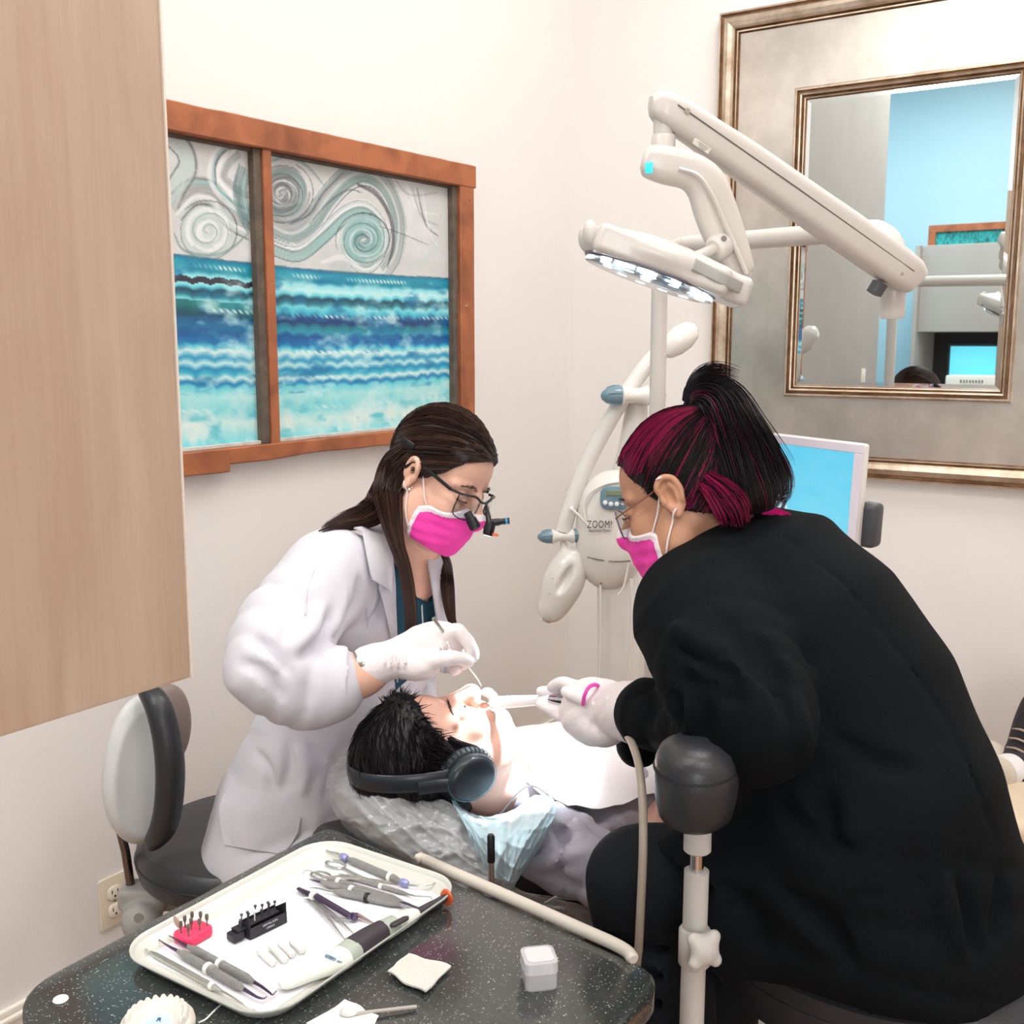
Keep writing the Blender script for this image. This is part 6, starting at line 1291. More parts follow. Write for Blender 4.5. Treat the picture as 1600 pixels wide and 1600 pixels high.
# ================================================================ left stool (dentist)
M_lea=mat('dark_grey_leatherette',(46,47,51),.36,var=.06,vscale=10,bump=.08,bscale=260); M_shell=mat('pale_grey_shell',(204,206,206),.38,coat=.2)
s1=thing('stool','dark round stool with a pale grey backrest shell under the maple cabinet','stool',A(-.53,2.03,0))
SC1=A(-.518,2.04,.0); zt=.50
def seat_mesh(c,z,r,th,m): return lathe([(.0001,z-th),(r*.90,z-th),(r*.97,z-th+.008),(r,z-th*.55),(r*.985,z-.016),(r*.93,z-.004),(r*.6,z+.002),(.0001,z-.004)],frame(A(c[0],c[1],0),z=UZ),56)
st_=mk('seat',seat_mesh(SC1,zt,.215,.072,None),M_lea,parent=s1)
mk('seat_piping',tube([SC1+A(.2145*math.cos(t),.2145*math.sin(t),zt-.032) for t in np.linspace(0,2*np.pi,65)[:-1]],.0018,6,closed=True),M_lea,parent=st_)
bk=SDF(P(222,1200,1.93)-A(.12,.12,.19),P(222,1200,1.93)+A(.12,.14,.22),.0045); MB=frame(A(0,0,0),z=A(.05,.02,1),x=A(.75,-.66,0))
cB=P(222,1202,1.93); bk.ell(cB,(.034,.075,.142),MB); bk.ell(cB+A(0,0,-.03),(.036,.07,.10),MB,k=.02); bk.cut(cB+MB[:3,0]*.020,MB[:3,0],.003)
sh_=mk('backrest_shell',relax(bk.mesh(),1),M_shell,parent=s1)
cu_=SDF(cB-A(.16,.16,.2),cB+A(.2,.2,.24),.0045)
cu_.chain([P(225,1072,1.91),P(248,1105,1.88),P(262,1160,1.87),P(266,1220,1.87),P(258,1285,1.88),P(236,1320,1.90)],[.010,.017,.019,.020,.019,.010],k=.015,n=6,flat=MB[:3,1],fr=1.)
mk('backrest_cushion',relax(cu_.mesh(),1),M_lea,parent=s1)
c2=SDF(P(265,1130,2.05)-.12,P(265,1130,2.05)+.12,.0045); c2.ell(P(262,1135,2.05),(.026,.05,.085),MB); mk('far_cushion',c2.mesh(),mat('brown_grey_leatherette',(128,114,108),.45),parent=s1)
mk('back_post',tube([P(186,1290,1.97),P(196,1330,1.97),P(206,1395,1.97)],.0085,14),mat('dark_chrome',(120,110,106),.2,1.),parent=s1)
gb_=SDF(P(215,1420,1.95)-A(.09,.07,.09),P(250,1420,1.95)+A(.09,.12,.09),.004); gb_.rbox(P(226,1398,1.97),(.045,.03,.022),.01,k=.01); gb_.chain([P(222,1440,1.93),P(222,1440,1.97)],[.038,.038],k=.01,n=1); gb_.rbox(P(262,1402,1.99),(.05,.025,.012),.008,frame(A(0,0,0),x=A(1,.2,-.35)),k=.01)
for k_ in range(6): a_=k_*math.pi/3+.3; gb_.cone(P(222,1440,1.86)+.050*A(math.cos(a_),0,math.sin(a_)),P(222,1440,1.93)+.050*A(math.cos(a_),0,math.sin(a_)),.009,.009,k=.006,sub=True)
br_=mk('height_bracket',relax(gb_.mesh(),1),mat('bracket_grey',(158,156,152),.5),parent=s1); mk('knob_insert',lathe([(.009,0),(.009,.003),(.0001,.003)],frame(P(217,1434,1.885),z=A(0,-1,.1)),16),mat('insert_grey',(130,130,128),.5),parent=br_)
mk('gas_column',tube([SC1+A(0,0,.1),SC1+A(0,0,zt-.08)],.025,16),M_chr,parent=s1)
def star_base(t,c,r=.28):
    for k_ in range(5):
        a_=k_*2*math.pi/5+.3; e_=c+A(r*math.cos(a_),r*math.sin(a_),.065); l_=mk('base_leg',tube([c+A(0,0,.10),e_],[.02,.014],10,flat=.8),M_eqg,parent=t)
        mk('caster',lathe([(.022,-.012),(.025,-.006),(.025,.006),(.022,.012)],frame(e_+A(0,0,-.038),z=A(-math.sin(a_),math.cos(a_),0)),16),M_dkg,parent=l_); mk('caster_stem',rod(e_+A(0,0,-.03),e_,.006,8),M_dkg,parent=l_)
    mk('base_hub',lathe([(.035,.07),(.035,.12),(.028,.13),(.0001,.13)],frame(c,z=UZ),20),M_eqg,parent=t)
star_base(s1,SC1)
# ================================================================ right stool (assistant) with armrest post
s2=thing('stool','large dark round stool with a padded armrest on a white post, in the right foreground','stool',A(.52,1.47,0))
SC2=A(.54,1.455,0); st_=mk('seat',seat_mesh(SC2,.655,.262,.095,None),M_lea,parent=s2)
mk('seat_piping',tube([SC2+A(.2605*math.cos(t),.2605*math.sin(t),.655-.040) for t in np.linspace(0,2*np.pi,81)[:-1]],.0020,6,closed=True),M_lea,parent=st_)
stt=G()
for k_ in range(150): t=k_*2*np.pi/150; stt.add(tube([SC2+A(.2585*math.cos(t),.2585*math.sin(t),.655-.030),SC2+A(.2585*math.cos(t+.022),.2585*math.sin(t+.022),.655-.030)],.0008,4))
so3=mk('stitching',stt,mat('dark_thread',(40,40,44),.8),parent=st_); so3['kind']='stuff'
mk('gas_column',tube([SC2+A(0,0,.1),SC2+A(0,0,.54)],.028,16),M_chr,parent=s2); star_base(s2,SC2,.31)
YP=1.235; pv=lambda py: P(1086,py,YP)
X0,Y0=P(1086,1450,YP)[:2]; col=lambda z: A(X0,Y0,z); zz_=lambda py: P(1086,py,YP)[2]
mk('armrest_post',tube(spline([A(SC2[0]-.12,SC2[1]-.02,.50),A(X0+.06,Y0+.03,.45),A(X0+.012,Y0+.004,.50),col(.56),col(zz_(1360))],7),.0150,18),M_eqg,parent=s2)
mk('inner_rod',tube([col(zz_(1362)),col(zz_(1315))],.0085,14),M_chr,parent=s2)
mk('upper_sleeve',lathe([(.0145,0),(.0165,.002),(.0165,.052),(.0200,.056),(.0200,.064),(.0001,.064)],frame(col(zz_(1330)),z=UZ),24),M_eqg,parent=s2)
cl=mk('clamp_collar',lathe([(.0165,0),(.0195,.004),(.0195,.046),(.0165,.050)],frame(col(zz_(1508)),z=UZ),24),M_eqg,parent=s2)
gk=SDF(P(1100,1482,1.2)-.06,P(1100,1482,1.2)+.06,.0022); kc=P(1101,1484,1.205); kd=nrm(A(.35,-1,.25)); u1=nrm(np.cross(kd,UZ)); u2=np.cross(kd,u1)
for k_ in range(4): a_=k_*math.pi/2+.75; gk.cone(kc,kc+.019*(math.cos(a_)*u1+math.sin(a_)*u2),.011,.0085,k=.008,flat=kd,fr=.75)
gk.cone(kc,kc-kd*.02,.007,.007,k=.004); mk('star_knob',relax(gk.mesh(),1),M_eqg,parent=cl)
ac=P(1088,1217,YP); Ma=frame(ac,z=UZ,x=A(.35,1,0))@np.diag([1.25,1.0,1,1])
ar_o=mk('armrest_pad',lathe([(.0001,-.052),(.034,-.051),(.043,-.042),(.0475,-.022),(.0495,.0),(.050,.013),(.0492,.0165),(.0490,.018),(.0482,.027),(.043,.039),(.030,.047),(.014,.050),(.0001,.0505)],Ma,48),M_lea,parent=s2)
mk('pad_seam',tube([xf(Ma,(.0498*math.cos(t),.0498*math.sin(t),.0168)) for t in np.linspace(0,2*np.pi,57)[:-1]],.0011,6,closed=True),mat('seam_black',(24,24,28),.6),parent=ar_o)
# ================================================================ dental chair under the patient
dc=thing('dental_chair','dark reclined dental chair under the patient with a plastic covered headrest','dental chair',A(.35,2.05,0))
M_uph=mat('charcoal_upholstery',(62,58,60),.5,bump=.06,bscale=200)
zc=-.135
def pad(name,pts,hw,th,m=None,r=.35,parent=dc):
    return mk(name,beam(spline(pts,5),hw,th,A(0,0,1),r),m or M_uph,parent=parent)
b0=c0+A(0,0,zc-.035); pad('backrest',[b0-bP*.02+A(0,0,-.01),b0+bP*.12+A(0,0,-.025),b0+bP*.3+A(0,0,-.035),b0+bP*.5+A(0,0,-.045)],.235,.040)
pad('seat_pad',[b0+bP*.51+A(0,0,-.045),b0+bP*.7+A(0,0,-.06),b0+bP*.9+A(0,0,-.09)],.25,.045)
fe=P(1620,1262,2.42); pad('leg_rest',[b0+bP*.91+A(0,0,-.09),(b0+bP*.95+fe)/2+A(0,0,-.02),fe+bP*.05],.22,.040,mat('beige_leg_rest',(214,196,172),.5))
mk('chair_column',beam([A(.42,2.1,.05),A(.42,2.1,.44)],.14,.10,A(0,1,0),.3),M_eqg,parent=dc); mk('chair_base',prism(rrect(.8,.5,.1),0,.06,.02,frame(A(.42,2.1,0),z=UZ,x=bP)),M_eqg,parent=dc)
hr=SDF(A(-.42,1.42,.42),A(.12,2.02,.84),.0065); Mh=frame(A(0,0,0),x=bP,z=A(-.15,-.1,1))
hcn=O+A(-.035,-.01,-.165); hr.rbox(hcn,(.15,.125,.038),.034,Mh,k=.02); hr.rbox(hcn+bP*.12+A(0,0,-.05),(.08,.13,.04),.03,Mh,k=.03); mk('headrest',hr.mesh(),M_uph,parent=dc)
mk('headrest_stem',beam([hcn+A(0,0,-.03),hcn+bP*.2+A(0,0,-.10)],.03,.012,UZ),M_eqg,parent=dc)
# loose clear plastic bag over the headrest and film bunched round the neck, as thin folded sheets
M_bag=mat('clear_plastic_bag',(214,216,218),.14,alpha=.30,var=.05,vscale=12,bump=.45,bscale=22,spec=1.)
M_bag2=mat('whitish_plastic_film',(206,232,242),.28,alpha=.86,bump=.25,bscale=26)
def wr(seed,amp,fu,fv):
    r_=np.random.default_rng(seed); ph=r_.uniform(0,6,8)
    def fn(u,v,P_):
        n=0
        for k_,(a,b,c) in enumerate(((fu,fv,1.),(fu*1.9,-fv*.7,.6),(fu*.6,fv*2.3,.55),(fu*3.1,fv*2.7,.25))): n=n+c*(1-np.abs(np.sin(a*u+b*v+ph[k_]+1.2*np.sin(3*v+ph[k_+4]))))**2
        return (amp*(n-.7))[...,None]*A(0,-.8,.6)
    return fn
bagn=[[P(548,1192,1.80),P(562,1196,1.75),P(602,1222,1.69),P(660,1258,1.65),P(712,1280,1.625),P(750,1302,1.61)],
 [P(522,1200,1.79),P(534,1226,1.71),P(592,1262,1.625),P(660,1300,1.595),P(722,1330,1.58),P(778,1362,1.568)],
 [P(512,1238,1.79),P(532,1276,1.71),P(592,1312,1.61),P(662,1345,1.575),P(732,1370,1.562),P(825,1396,1.562)],
 [P(536,1290,1.83),P(562,1322,1.76),P(612,1350,1.67),P(682,1385,1.60),P(762,1410,1.58),P(935,1424,1.60)],
 [P(590,1330,1.90),P(600,1345,1.82),P(650,1390,1.72),P(700,1420,1.64),P(790,1450,1.60),P(940,1470,1.61)]]
mk('plastic_cover',sheet(bagn,70,90,wr(3,.010,9,16),.0006),M_bag,parent=dc,autos=70)
bag2=[[p+A(.0,.02,.012) for p in bagn[0]],[p+A(-.003,.008,.004) for p in bagn[1]],[p+A(-.006,.012,-.004) for p in bagn[2]],[p+A(-.01,.03,-.0) for p in bagn[3]]]
mk('plastic_cover',sheet(bag2,60,80,wr(8,.012,13,9),.0006),M_bag,parent=dc,autos=70)
flm=[[P(700,1238,1.70),P(735,1270,1.68),P(785,1272,1.70),P(830,1246,1.75),P(858,1236,1.74)],
 [P(712,1262,1.63),P(745,1292,1.60),P(790,1294,1.595),P(835,1276,1.60),P(868,1262,1.64)],
 [P(732,1302,1.59),P(760,1322,1.558),P(795,1326,1.552),P(830,1308,1.562),P(862,1284,1.60)],
 [P(752,1348,1.585),P(772,1366,1.562),P(796,1368,1.555),P(820,1345,1.565),P(850,1310,1.60)],
 [P(786,1394,1.585),P(792,1394,1.575),P(800,1390,1.572),P(815,1366,1.585),P(840,1330,1.61)]]
mk('plastic_film',sheet(flm,70,70,wr(5,.009,8,13),.0008),M_bag2,parent=dc,autos=70)
# ================================================================ counter in the foreground
ZC=.74
def cz_(px,py): return Pz(px,py,ZC)[:2]
c_far=A(-.272,1.535); c_left=A(-.545,1.118); c_right=A(.172,1.148)
dl=nrm(c_left-c_far); dr_=nrm(c_right-c_far)
def rounded(pts,rads,n=6):
    out=[]; m=len(pts)
    for i in range(m):
        p=np.array(pts[i]); a=nrm(np.array(pts[i-1])-p); b=nrm(np.array(pts[(i+1)%m])-p); r=rads[i]
        for t in np.linspace(0,1,n): q0=p+a*r; q1=p+b*r; out.append((1-t)**2*q0+2*t*(1-t)*p+t*t*q1)
    return out
nearL=c_left+A(.46,-.89)*.42; nearR=c_right+nrm(A(-.62,-1))*.50
poly=rounded([c_far,c_left,nearL,nearR,c_right],[.03,.045,.05,.05,.035])
area_=sum(poly[i-1][0]*poly[i][1]-poly[i][0]*poly[i-1][1] for i in range(len(poly)))
if area_<0: poly=poly[::-1]
M_sp=bpy.data.materials.new('speckled_solid_surface'); M_sp.use_nodes=True; N=M_sp.node_tree.nodes; L=M_sp.node_tree.links; b=N['Principled BSDF']; tc=N.new('ShaderNodeTexCoord')
prev=None; base=N.new('ShaderNodeTexNoise'); base.inputs['Scale'].default_value=180; base.inputs['Detail'].default_value=2; L.new(tc.outputs['Object'],base.inputs[0]); crb=N.new('ShaderNodeValToRGB'); crb.color_ramp.elements[0].color=lin((40,46,46))+(1,); crb.color_ramp.elements[1].color=lin((66,68,66))+(1,); L.new(base.outputs[0],crb.inputs[0]); prev=crb.outputs[0]
for sc_,th_,cl_ in ((300,.20,(170,178,172)),(150,.115,(196,198,192)),(210,.14,(128,150,142)),(420,.24,(24,26,26))):
    v=N.new('ShaderNodeTexVoronoi'); v.inputs['Scale'].default_value=sc_; L.new(tc.outputs['Object'],v.inputs['Vector']); lt=N.new('ShaderNodeMath'); lt.operation='LESS_THAN'; lt.inputs[1].default_value=th_; L.new(v.outputs['Distance'],lt.inputs[0])
    w_=N.new('ShaderNodeTexWhiteNoise'); L.new(v.outputs['Position'],w_.inputs['Vector']); g2=N.new('ShaderNodeMath'); g2.operation='GREATER_THAN'; g2.inputs[1].default_value=.62; L.new(w_.outputs['Value'],g2.inputs[0]); mu=N.new('ShaderNodeMath'); mu.operation='MULTIPLY'; L.new(lt.outputs[0],mu.inputs[0]); L.new(g2.outputs[0],mu.inputs[1])
    mx=N.new('ShaderNodeMixRGB'); L.new(mu.outputs[0],mx.inputs[0]); L.new(prev,mx.inputs[1]); mx.inputs[2].default_value=lin(cl_)+(1,); prev=mx.outputs[0]
L.new(prev,b.inputs['Base Color']); b.inputs['Roughness'].default_value=.15; b.inputs['Specular IOR Level'].default_value=.9
ct_=thing('countertop','dark speckled stone countertop with rounded corners in the foreground','countertop',A(-.15,1.0,ZC-.038))
mk('slab',prism(poly,ZC-.040,ZC,.007,None,3),M_sp,parent=ct_,autos=50)
ct_cab=thing('base_cabinet','pale maple base cabinet below the dark speckled countertop','cabinet',A(-.15,.85,0))
inn=[A(-.15,1.0)+(np.array(p)-A(-.15,1.0))*.88 for p in poly]; mk('cabinet_body',prism(inn,.10,ZC-.0405,0,None),M_maple,parent=ct_cab,smooth=False); mk('plinth',prism([A(-.15,1.0)+(np.array(p)-A(-.15,1.0))*.80 for p in poly],0,.10,0,None),M_dkg,parent=ct_cab,smooth=False)
# beige rounded rail along the far edge
M_rail=mat('beige_rail_plastic',(206,198,186),.4,coat=.2)
rl=[P(648,1338,1.46),P(668,1345,1.455)]+[Pz(x,y,ZC+.004) for x,y in ((700,1360),(760,1386),(850,1426),(920,1457),(958,1474),(980,1487),(990,1500))]
mk('edge_rail',tube(spline(rl,5),np.r_[.003,.006,.0085,np.full(len(spline(rl,5))-4,.0078),.005],14),M_rail,parent=ct_,label='beige rounded rail along the far edge of the countertop')
# ================================================================ tray
TC=A(-.259,1.246); TX=nrm(A(.55,.835,0)); TY=nrm(A(.835,-.55,0)); MT=frame(A(TC[0],TC[1],ZC),x=TX,z=UZ)
if np.dot(MT[:3,1],TY)<0: pass
LT,WT=.352,.248
def ring(w,h,r,z): return [(x,y,z) for x,y in rrect(w,h,r,7)]
lv=[(LT*.90,WT*.86,.035,0.0005),(LT*.925,WT*.89,.038,.001),(LT*.975,WT*.965,.045,.013),(LT*.985,WT*.98,.046,.017),(LT,WT,.048,.0185),(LT*1.004,WT*1.006,.049,.0175),(LT*1.0,WT*1.0,.048,.0155),(LT*.98,WT*.97,.046,.0135),(LT*.955,WT*.935,.043,.010),(LT*.905,WT*.865,.036,.0035),(LT*.88,WT*.83,.033,.003)]
V=[]; m=None
for a in lv: q=ring(*a); m=len(q); V+=q
f=[]
for i in range(len(lv)-1):
    for k in range(m): k2=(k+1)%m; f.append((i*m+k,i*m+k2,(i+1)*m+k2,(i+1)*m+k))
f.append(tuple(range(m))[::-1]); f.append(tuple(range((len(lv)-1)*m,len(lv)*m)))
g=G(V,f).T(MT); tr_=mk('instrument_tray',g,mat('white_tray_plastic',(206,207,199),.32,coat=.2,var=.01),base=A(TC[0],TC[1],ZC),autos=60); tag(tr_,'large white rounded plastic tray holding the dental instruments','tray')
ZT=ZC+.0036
pl_=prism([(x,y) for x,y in rrect(LT*.86,WT*.80,.008,3)],0.0031,.0038,0,MT); po=mk('tray_paper',pl_,mat('white_paper_liner',(234,233,238),.8,var=.01),base=A(TC[0],TC[1],ZT)); tag(po,'white paper liner lying in the instrument tray','paper')
ZT=ZC+.0040
def T(px,py,h=0.): return Pz(px,py,ZT+h)
M_st=mat('satin_steel',(196,198,192),.28,.95,var=.06,vscale=80); M_stg=mat('grey_knurled_steel',(158,158,156),.36,.85,var=.08,vscale=90,bump=.5,bscale=900); M_ringw=mat('white_silicone_ring',(240,238,232),.5); M_ringk=mat('black_silicone_ring',(30,30,34),.5); M_pur=mat('heat_blued_steel',(104,90,120),.25,.9); M_lil=mat('lilac_blue_collar',(150,150,200),.35,.3)
def instr(name,label,px0,px1,r,ring_at,ringm,tip0,tip1,hm=None,neck=.14,knurl=True,group='dental hand instruments on the tray',collar=None,tipm=None):
    """double ended hand instrument; px0/px1 ends of the handle, tips = picture points beyond each end"""
    a=T(*px0,r+.0002); b=T(*px1,r+.0002); d=nrm(b-a); L0=np.linalg.norm(b-a); t=thing(name,label,'dental instrument',(a+b)/2-A(0,0,r),group)
    prof=[(.0001,-.001),(r*.45,0),(r*.55,.004),(r*.98,.014)]
    n=int(L0/.006)
    for i in range(3,n-2): prof+=[(r,i*L0/n),(r*.93,(i+.5)*L0/n)] if knurl else [(r,i*L0/n)]
    prof+=[(r*.98,L0-.014),(r*.55,L0-.004),(r*.45,L0),(.0001,L0+.001)]
    mk('handle',lathe(prof,frame(a,z=d),14),hm or M_stg,parent=t)
    c=a+d*L0*ring_at; M=frame(c,z=d); mk('id_ring',lathe([(r*1.0,-.0028),(r*1.28,-.0022),(r*1.28,.0022),(r*1.0,.0028)],M,18),ringm,parent=t)
    for e_,o_,tp in ((a,-d,tip0),(b,d,tip1)):
        if tp:
            pts=[e_-o_*.004]+[T(x,y,.0030+.003*(k_+1<len(tp))) for k_,(x,y) in enumerate(tp)]; q=spline(pts,5); mk('working_tip',tube(q,np.linspace(r*.42,.0006,len(q)),8),tipm or M_st,parent=t)
        if collar: mk('collar',lathe([(r*.75,0),(r*1.02,.003),(r*.98,.010),(r*.6,.013)],frame(e_-o_*.002,z=o_),14),collar,parent=t)
    return t
instr('scaler','thick textured scaler with lilac-blue collars, topmost on the tray',(541,1341),(628,1378),.0052,.80,M_ringw,[(528,1334),(516,1331),(510,1328),(515,1322)],[(642,1383),(662,1384),(678,1380),(683,1376)],collar=M_lil)
instr('periodontal_probe','slim steel probe with a white ring, second from the top of the tray',(530,1366),(640,1398),.0030,.60,M_ringw,[(512,1370),(490,1362),(478,1360),(472,1366)],[(650,1400),(668,1401),(674,1402),(674,1406)])
instr('composite_filler','grey handled filling instrument whose white ring is near its left end',(508,1372),(628,1408),.0046,.18,M_ringw,[(500,1368),(488,1362)],[(640,1413),(655,1418),(663,1421)])
instr('amalgam_carrier','smooth grey handled instrument, white ring at its middle, touching the black ringed one',(500,1378),(625,1411),.0048,.40,M_ringw,[(492,1376),(484,1374)],[(636,1412),(652,1419),(668,1420)],knurl=False,tipm=M_pur)
instr('flat_plastic','grey faceted instrument with a black ring and flat steel tips',(520,1392),(628,1414),.0050,.50,M_ringk,[(510,1391),(497,1388),(484,1387)],[(640,1418),(652,1421),(664,1419)],knurl=False)
instr('condenser','pair-mate condenser with blued neck and white ring, right of the leftmost two on the tray',(293,1478),(398,1535),.0050,.50,M_ringw,[(284,1474),(272,1466),(264,1462)],[(408,1541),(420,1550),(426,1554),(432,1548)],tipm=M_pur)
instr('condenser','condenser with blued neck and round plugger end, middle of the three at the tray corner',(278,1486),(382,1546),.0054,.47,M_ringw,[(270,1482),(258,1475),(248,1468)],[(390,1551),(402,1558),(412,1560),(417,1557)],tipm=M_pur)
instr('carver','plain steel carver lying along the near left tray edge',(232,1486),(348,1550),.0034,.86,M_ringw,[(229,1484),(227,1482)],[(360,1556),(378,1568),(394,1577)],hm=M_st,knurl=False)
# scissors
t=thing('scissors','small steel surgical scissors with looped handles at the top of the tray','scissors',T(560,1362),None)
for nm,c,off in (('blade_half',(524,1350),0),('blade_half',(501,1368),1)):
    cc=T(*c,.003+.002*off); lp_=[cc+.011*(1.35*math.cos(a)*nrm(T(628,1382)-T(530,1352))+.85*math.sin(a)*nrm(np.cross(UZ,T(628,1382)-T(530,1352)))) for a in np.linspace(0,2*np.pi,25)[:-1]]
    piv=T(571,1374,.003+.002*off); tip=T(622,1379 if off==0 else 1384,.003); g=tube(lp_,.0018,8,closed=True); g.add(tube([cc+nrm(piv-cc)*.014,piv,tip],[.0018,.0028,.0006],8,flat=.7)); mk(nm,g,M_st,parent=t)
mk('pivot_screw',lathe([(.003,0),(.003,.0015),(.0001,.002)],frame(T(571,1374,.006),z=UZ),12),M_st,parent=t)
# tweezers and articulating holder
t=thing('tweezers','open steel tweezers with long tapering arms beside the cotton rolls','tweezers',T(505,1430),None)
for e_ in ((545,1476),(560,1466)):
    mk('arm',tube(spline([T(466,1388,.003),T(478,1398,.004),T((466+e_[0])//2+6,(1388+e_[1])//2,.005),T(*e_,.0015)],5),[.0020,.003,.0034,.0034,.0034,.0034,.0034,.0032,.003,.0026,.0022,.0018,.0014,.0010,.0006,.0004],8,flat=.35,up=UZ),M_stg,parent=t)
t=thing('articulating_holder','blued steel articulating paper holder with a white ring, lying over the tweezers','dental instrument',T(530,1415),'dental hand instruments on the tray')
mk('handle',tube([T(487,1396,.011),T(548,1432,.009)],.0046,10,flat=.7),M_pur,parent=t); mk('id_ring',lathe([(.0045,-.003),(.0062,-.002),(.0062,.002),(.0045,.003)],frame(T(490,1399,.011),z=T(548,1432,.009)-T(487,1396,.011)),16),M_ringw,parent=t)
mk('jaw_block',box((0,0,0),(.010,.009,.006),.002,2,frame(T(553,1432,.007),x=T(586,1442)-T(548,1432))),M_pur,parent=t); mk('jaw',tube([T(556,1428,.006),T(583,1442,.0025)],[.0034,.0012],8,flat=.6),mat('rose_steel',(168,146,142),.3,.8),parent=t)
mk('spring_wire',tube(spline([T(500,1402,.012),T(470,1403,.006),T(455,1404,.004)],4),.0009,6),M_ringw,parent=t); mk('lower_arm',tube([T(466,1388,.006),T(484,1396,.009)],[.003,.0036],8,flat=.5),M_pur,parent=t)
mk('hook_wire',tube(spline([T(516,1432,.004),T(526,1436,.005),T(532,1434,.005),T(545,1436,.003),T(556,1432,.004)],4),.0009,6),M_st,parent=t)
# curing light
cl_=thing('curing_light','white and charcoal cordless curing light wand lying diagonally on the tray','curing light',T(570,1480),None)
M_cw=mat('creamy_white_plastic',(232,234,226),.3,coat=.2); M_cg=mat('sage_grey_grip',(172,182,170),.5); M_ck=mat('charcoal_rubber_grip',(58,52,58),.6)
def loft(pts,hw,hh,m,nm,parent): 
    pts=np.array(pts); q=spline(np.hstack([pts,np.array(hw)[:,None],np.array(hh)[:,None]]),6); return mk(nm,beam(q[:,:3],q[:,3],q[:,4],UZ,.48),m,parent=parent)
loft([T(437,1540,.0075),T(450,1534,.008),T(490,1515,.0095),T(525,1502,.0115),T(540,1492,.0125)],[.005,.010,.0135,.0145,.015],[.003,.006,.009,.011,.012],M_cw,'battery_end',cl_)
loft([T(537,1494,.0125),T(548,1486,.013),T(552,1483,.013)],[.0150,.0152,.0152],[.012,.0122,.0123],M_cg,'grip_band',cl_)
loft([T(550,1484,.013),T(575,1468,.0135),T(598,1454,.013)],[.0154,.0150,.0135],[.0125,.0125,.0115],M_ck,'grip',cl_)
loft([T(597,1455,.013),T(608,1449,.0125),T(616,1445,.012)],[.0138,.0130,.0125],[.0115,.011,.0108],M_cg,'grip_band',cl_)
hsg=loft([T(614,1446,.012),T(632,1436,.0105),T(645,1430,.0095),T(652,1427,.009)],[.0125,.0115,.0090,.0060],[.0105,.0095,.0080,.0055],M_cw,'switch_housing',cl_)
loft([T(610,1447,.024),T(622,1441,.0225),T(634,1435,.0205)],[.0035,.0050,.0030],[.0012,.0016,.0010],M_ck,'switch_pad',hsg) if False else None
bt=mk('switch_pad',beam(spline([T(611,1447,.0225),T(624,1440,.0215),T(637,1433,.0190)],4),[.002]+[.0045]*7+[.002],.0016,UZ,.45),M_ck,parent=hsg)
for k_ in range(3): mk('switch_button',ball(T(617+k_*7,1444-k_*4,.0232-.001*k_),(.0020,.0020,.0008),10,5),M_dkg,parent=bt)
loft([T(650,1428,.009),T(665,1420,.009),T(685,1409,.009),T(697,1402,.009)],[.0055,.0058,.0050,.0045],[.0055,.0055,.005,.0045],M_ck,'light_probe',cl_)
mk('orange_shield',lathe([(.0050,0),(.0095,.0005),(.0105,.003),(.0098,.003),(.0048,.0015)],frame(T(696,1403,.009),z=T(697,1402,.009)-T(665,1420,.009)),24),mat('orange_shield_plastic',(240,110,60),.25,trans=.4),parent=cl_)
mk('probe_cap',ball(T(700,1400,.0105),.0048,12,8),M_ck,parent=cl_)
Mx=frame(T(520,1497,.0225),z=UZ,x=TX*-1+TY*.0) ; Mx=frame(T(521,1499,.0226),z=UZ,x=-TY); 
text('LED CURING',.0042,Mx,mat('blue_grey_print',(110,140,170),.6),'printed_lettering',parent=cl_); text('WIRELESS',.0038,frame(T(517,1495,.0224),z=UZ,x=-TY),MATS['blue_grey_print'],'printed_lettering',parent=cl_)
# bur blocks
bb=thing('bur_block','small pink rubber block holding diamond burs at the tray corner','bur block',T(303,1470),None)
Mb=frame(T(302,1466,0),x=TX,z=UZ); mk('block',prism(rrect(.040,.032,.008,4),0,.012,.0025,Mb),mat('pink_red_rubber',(240,64,104),.5,var=.03),parent=bb)
for i,(a,b_) in enumerate([(-.014,-.009),(-.014,.004),(-.003,.010),(.008,.010),(.014,.002),(.014,-.009),(.002,-.010),(-.002,.0)]):
    M=Mb@np.array(Matrix.Translation((a,b_,.012))); br_=mk('bur',lathe([(.0008,0),(.0008,.006),(.0010,.007),(.0020,.009),(.0023,.013),(.0019,.0148),(.0001,.015)],M,12),mat('diamond_grit',(128,126,116),.6,.5,bump=.6,bscale=1500),parent=bb)
mk('bur',lathe([(.0009,0),(.0009,.009),(.0022,.011),(.0030,.017),(.0022,.023),(.0001,.030)],Mb@np.array(Matrix.Translation((-.012,.006,.011)))@np.array(Matrix.Rotation(-.35,4,'Y')),12),mat('pinkish_stone',(190,160,145),.7),parent=bb)
bx=thing('bur_box','small open black bur box with white print, standing in the middle of the tray','bur box',T(405,1455),None)
Mb=frame(T(407,1452,0),x=nrm(T(452,1432)-T(374,1470)),z=UZ); M_bb=mat('black_box_plastic',(34,34,40),.4)
g=box((.004,-.011,.007),(.054,.0018,.014),.0004,1,Mb); g.add(box((.004,.011,.008),(.054,.0018,.016),.0004,1,Mb)); g.add(box((.004,0,.001),(.054,.022,.002),0,1,Mb)); g.add(prism([(-.011,0),(.011,0),(.011,.013),(-.011,.027)],.0295,.031,0,Mb@frame(A(0,0,0),x=A(0,1,0),y=A(0,0,1)))); g.add(prism([(-.011,0),(.011,0),(.011,.013),(-.011,.027)],-.0235,-.022,0,Mb@frame(A(0,0,0),x=A(0,1,0),y=A(0,0,1))))
mk('box_shell',g,M_bb,parent=bx,smooth=False)
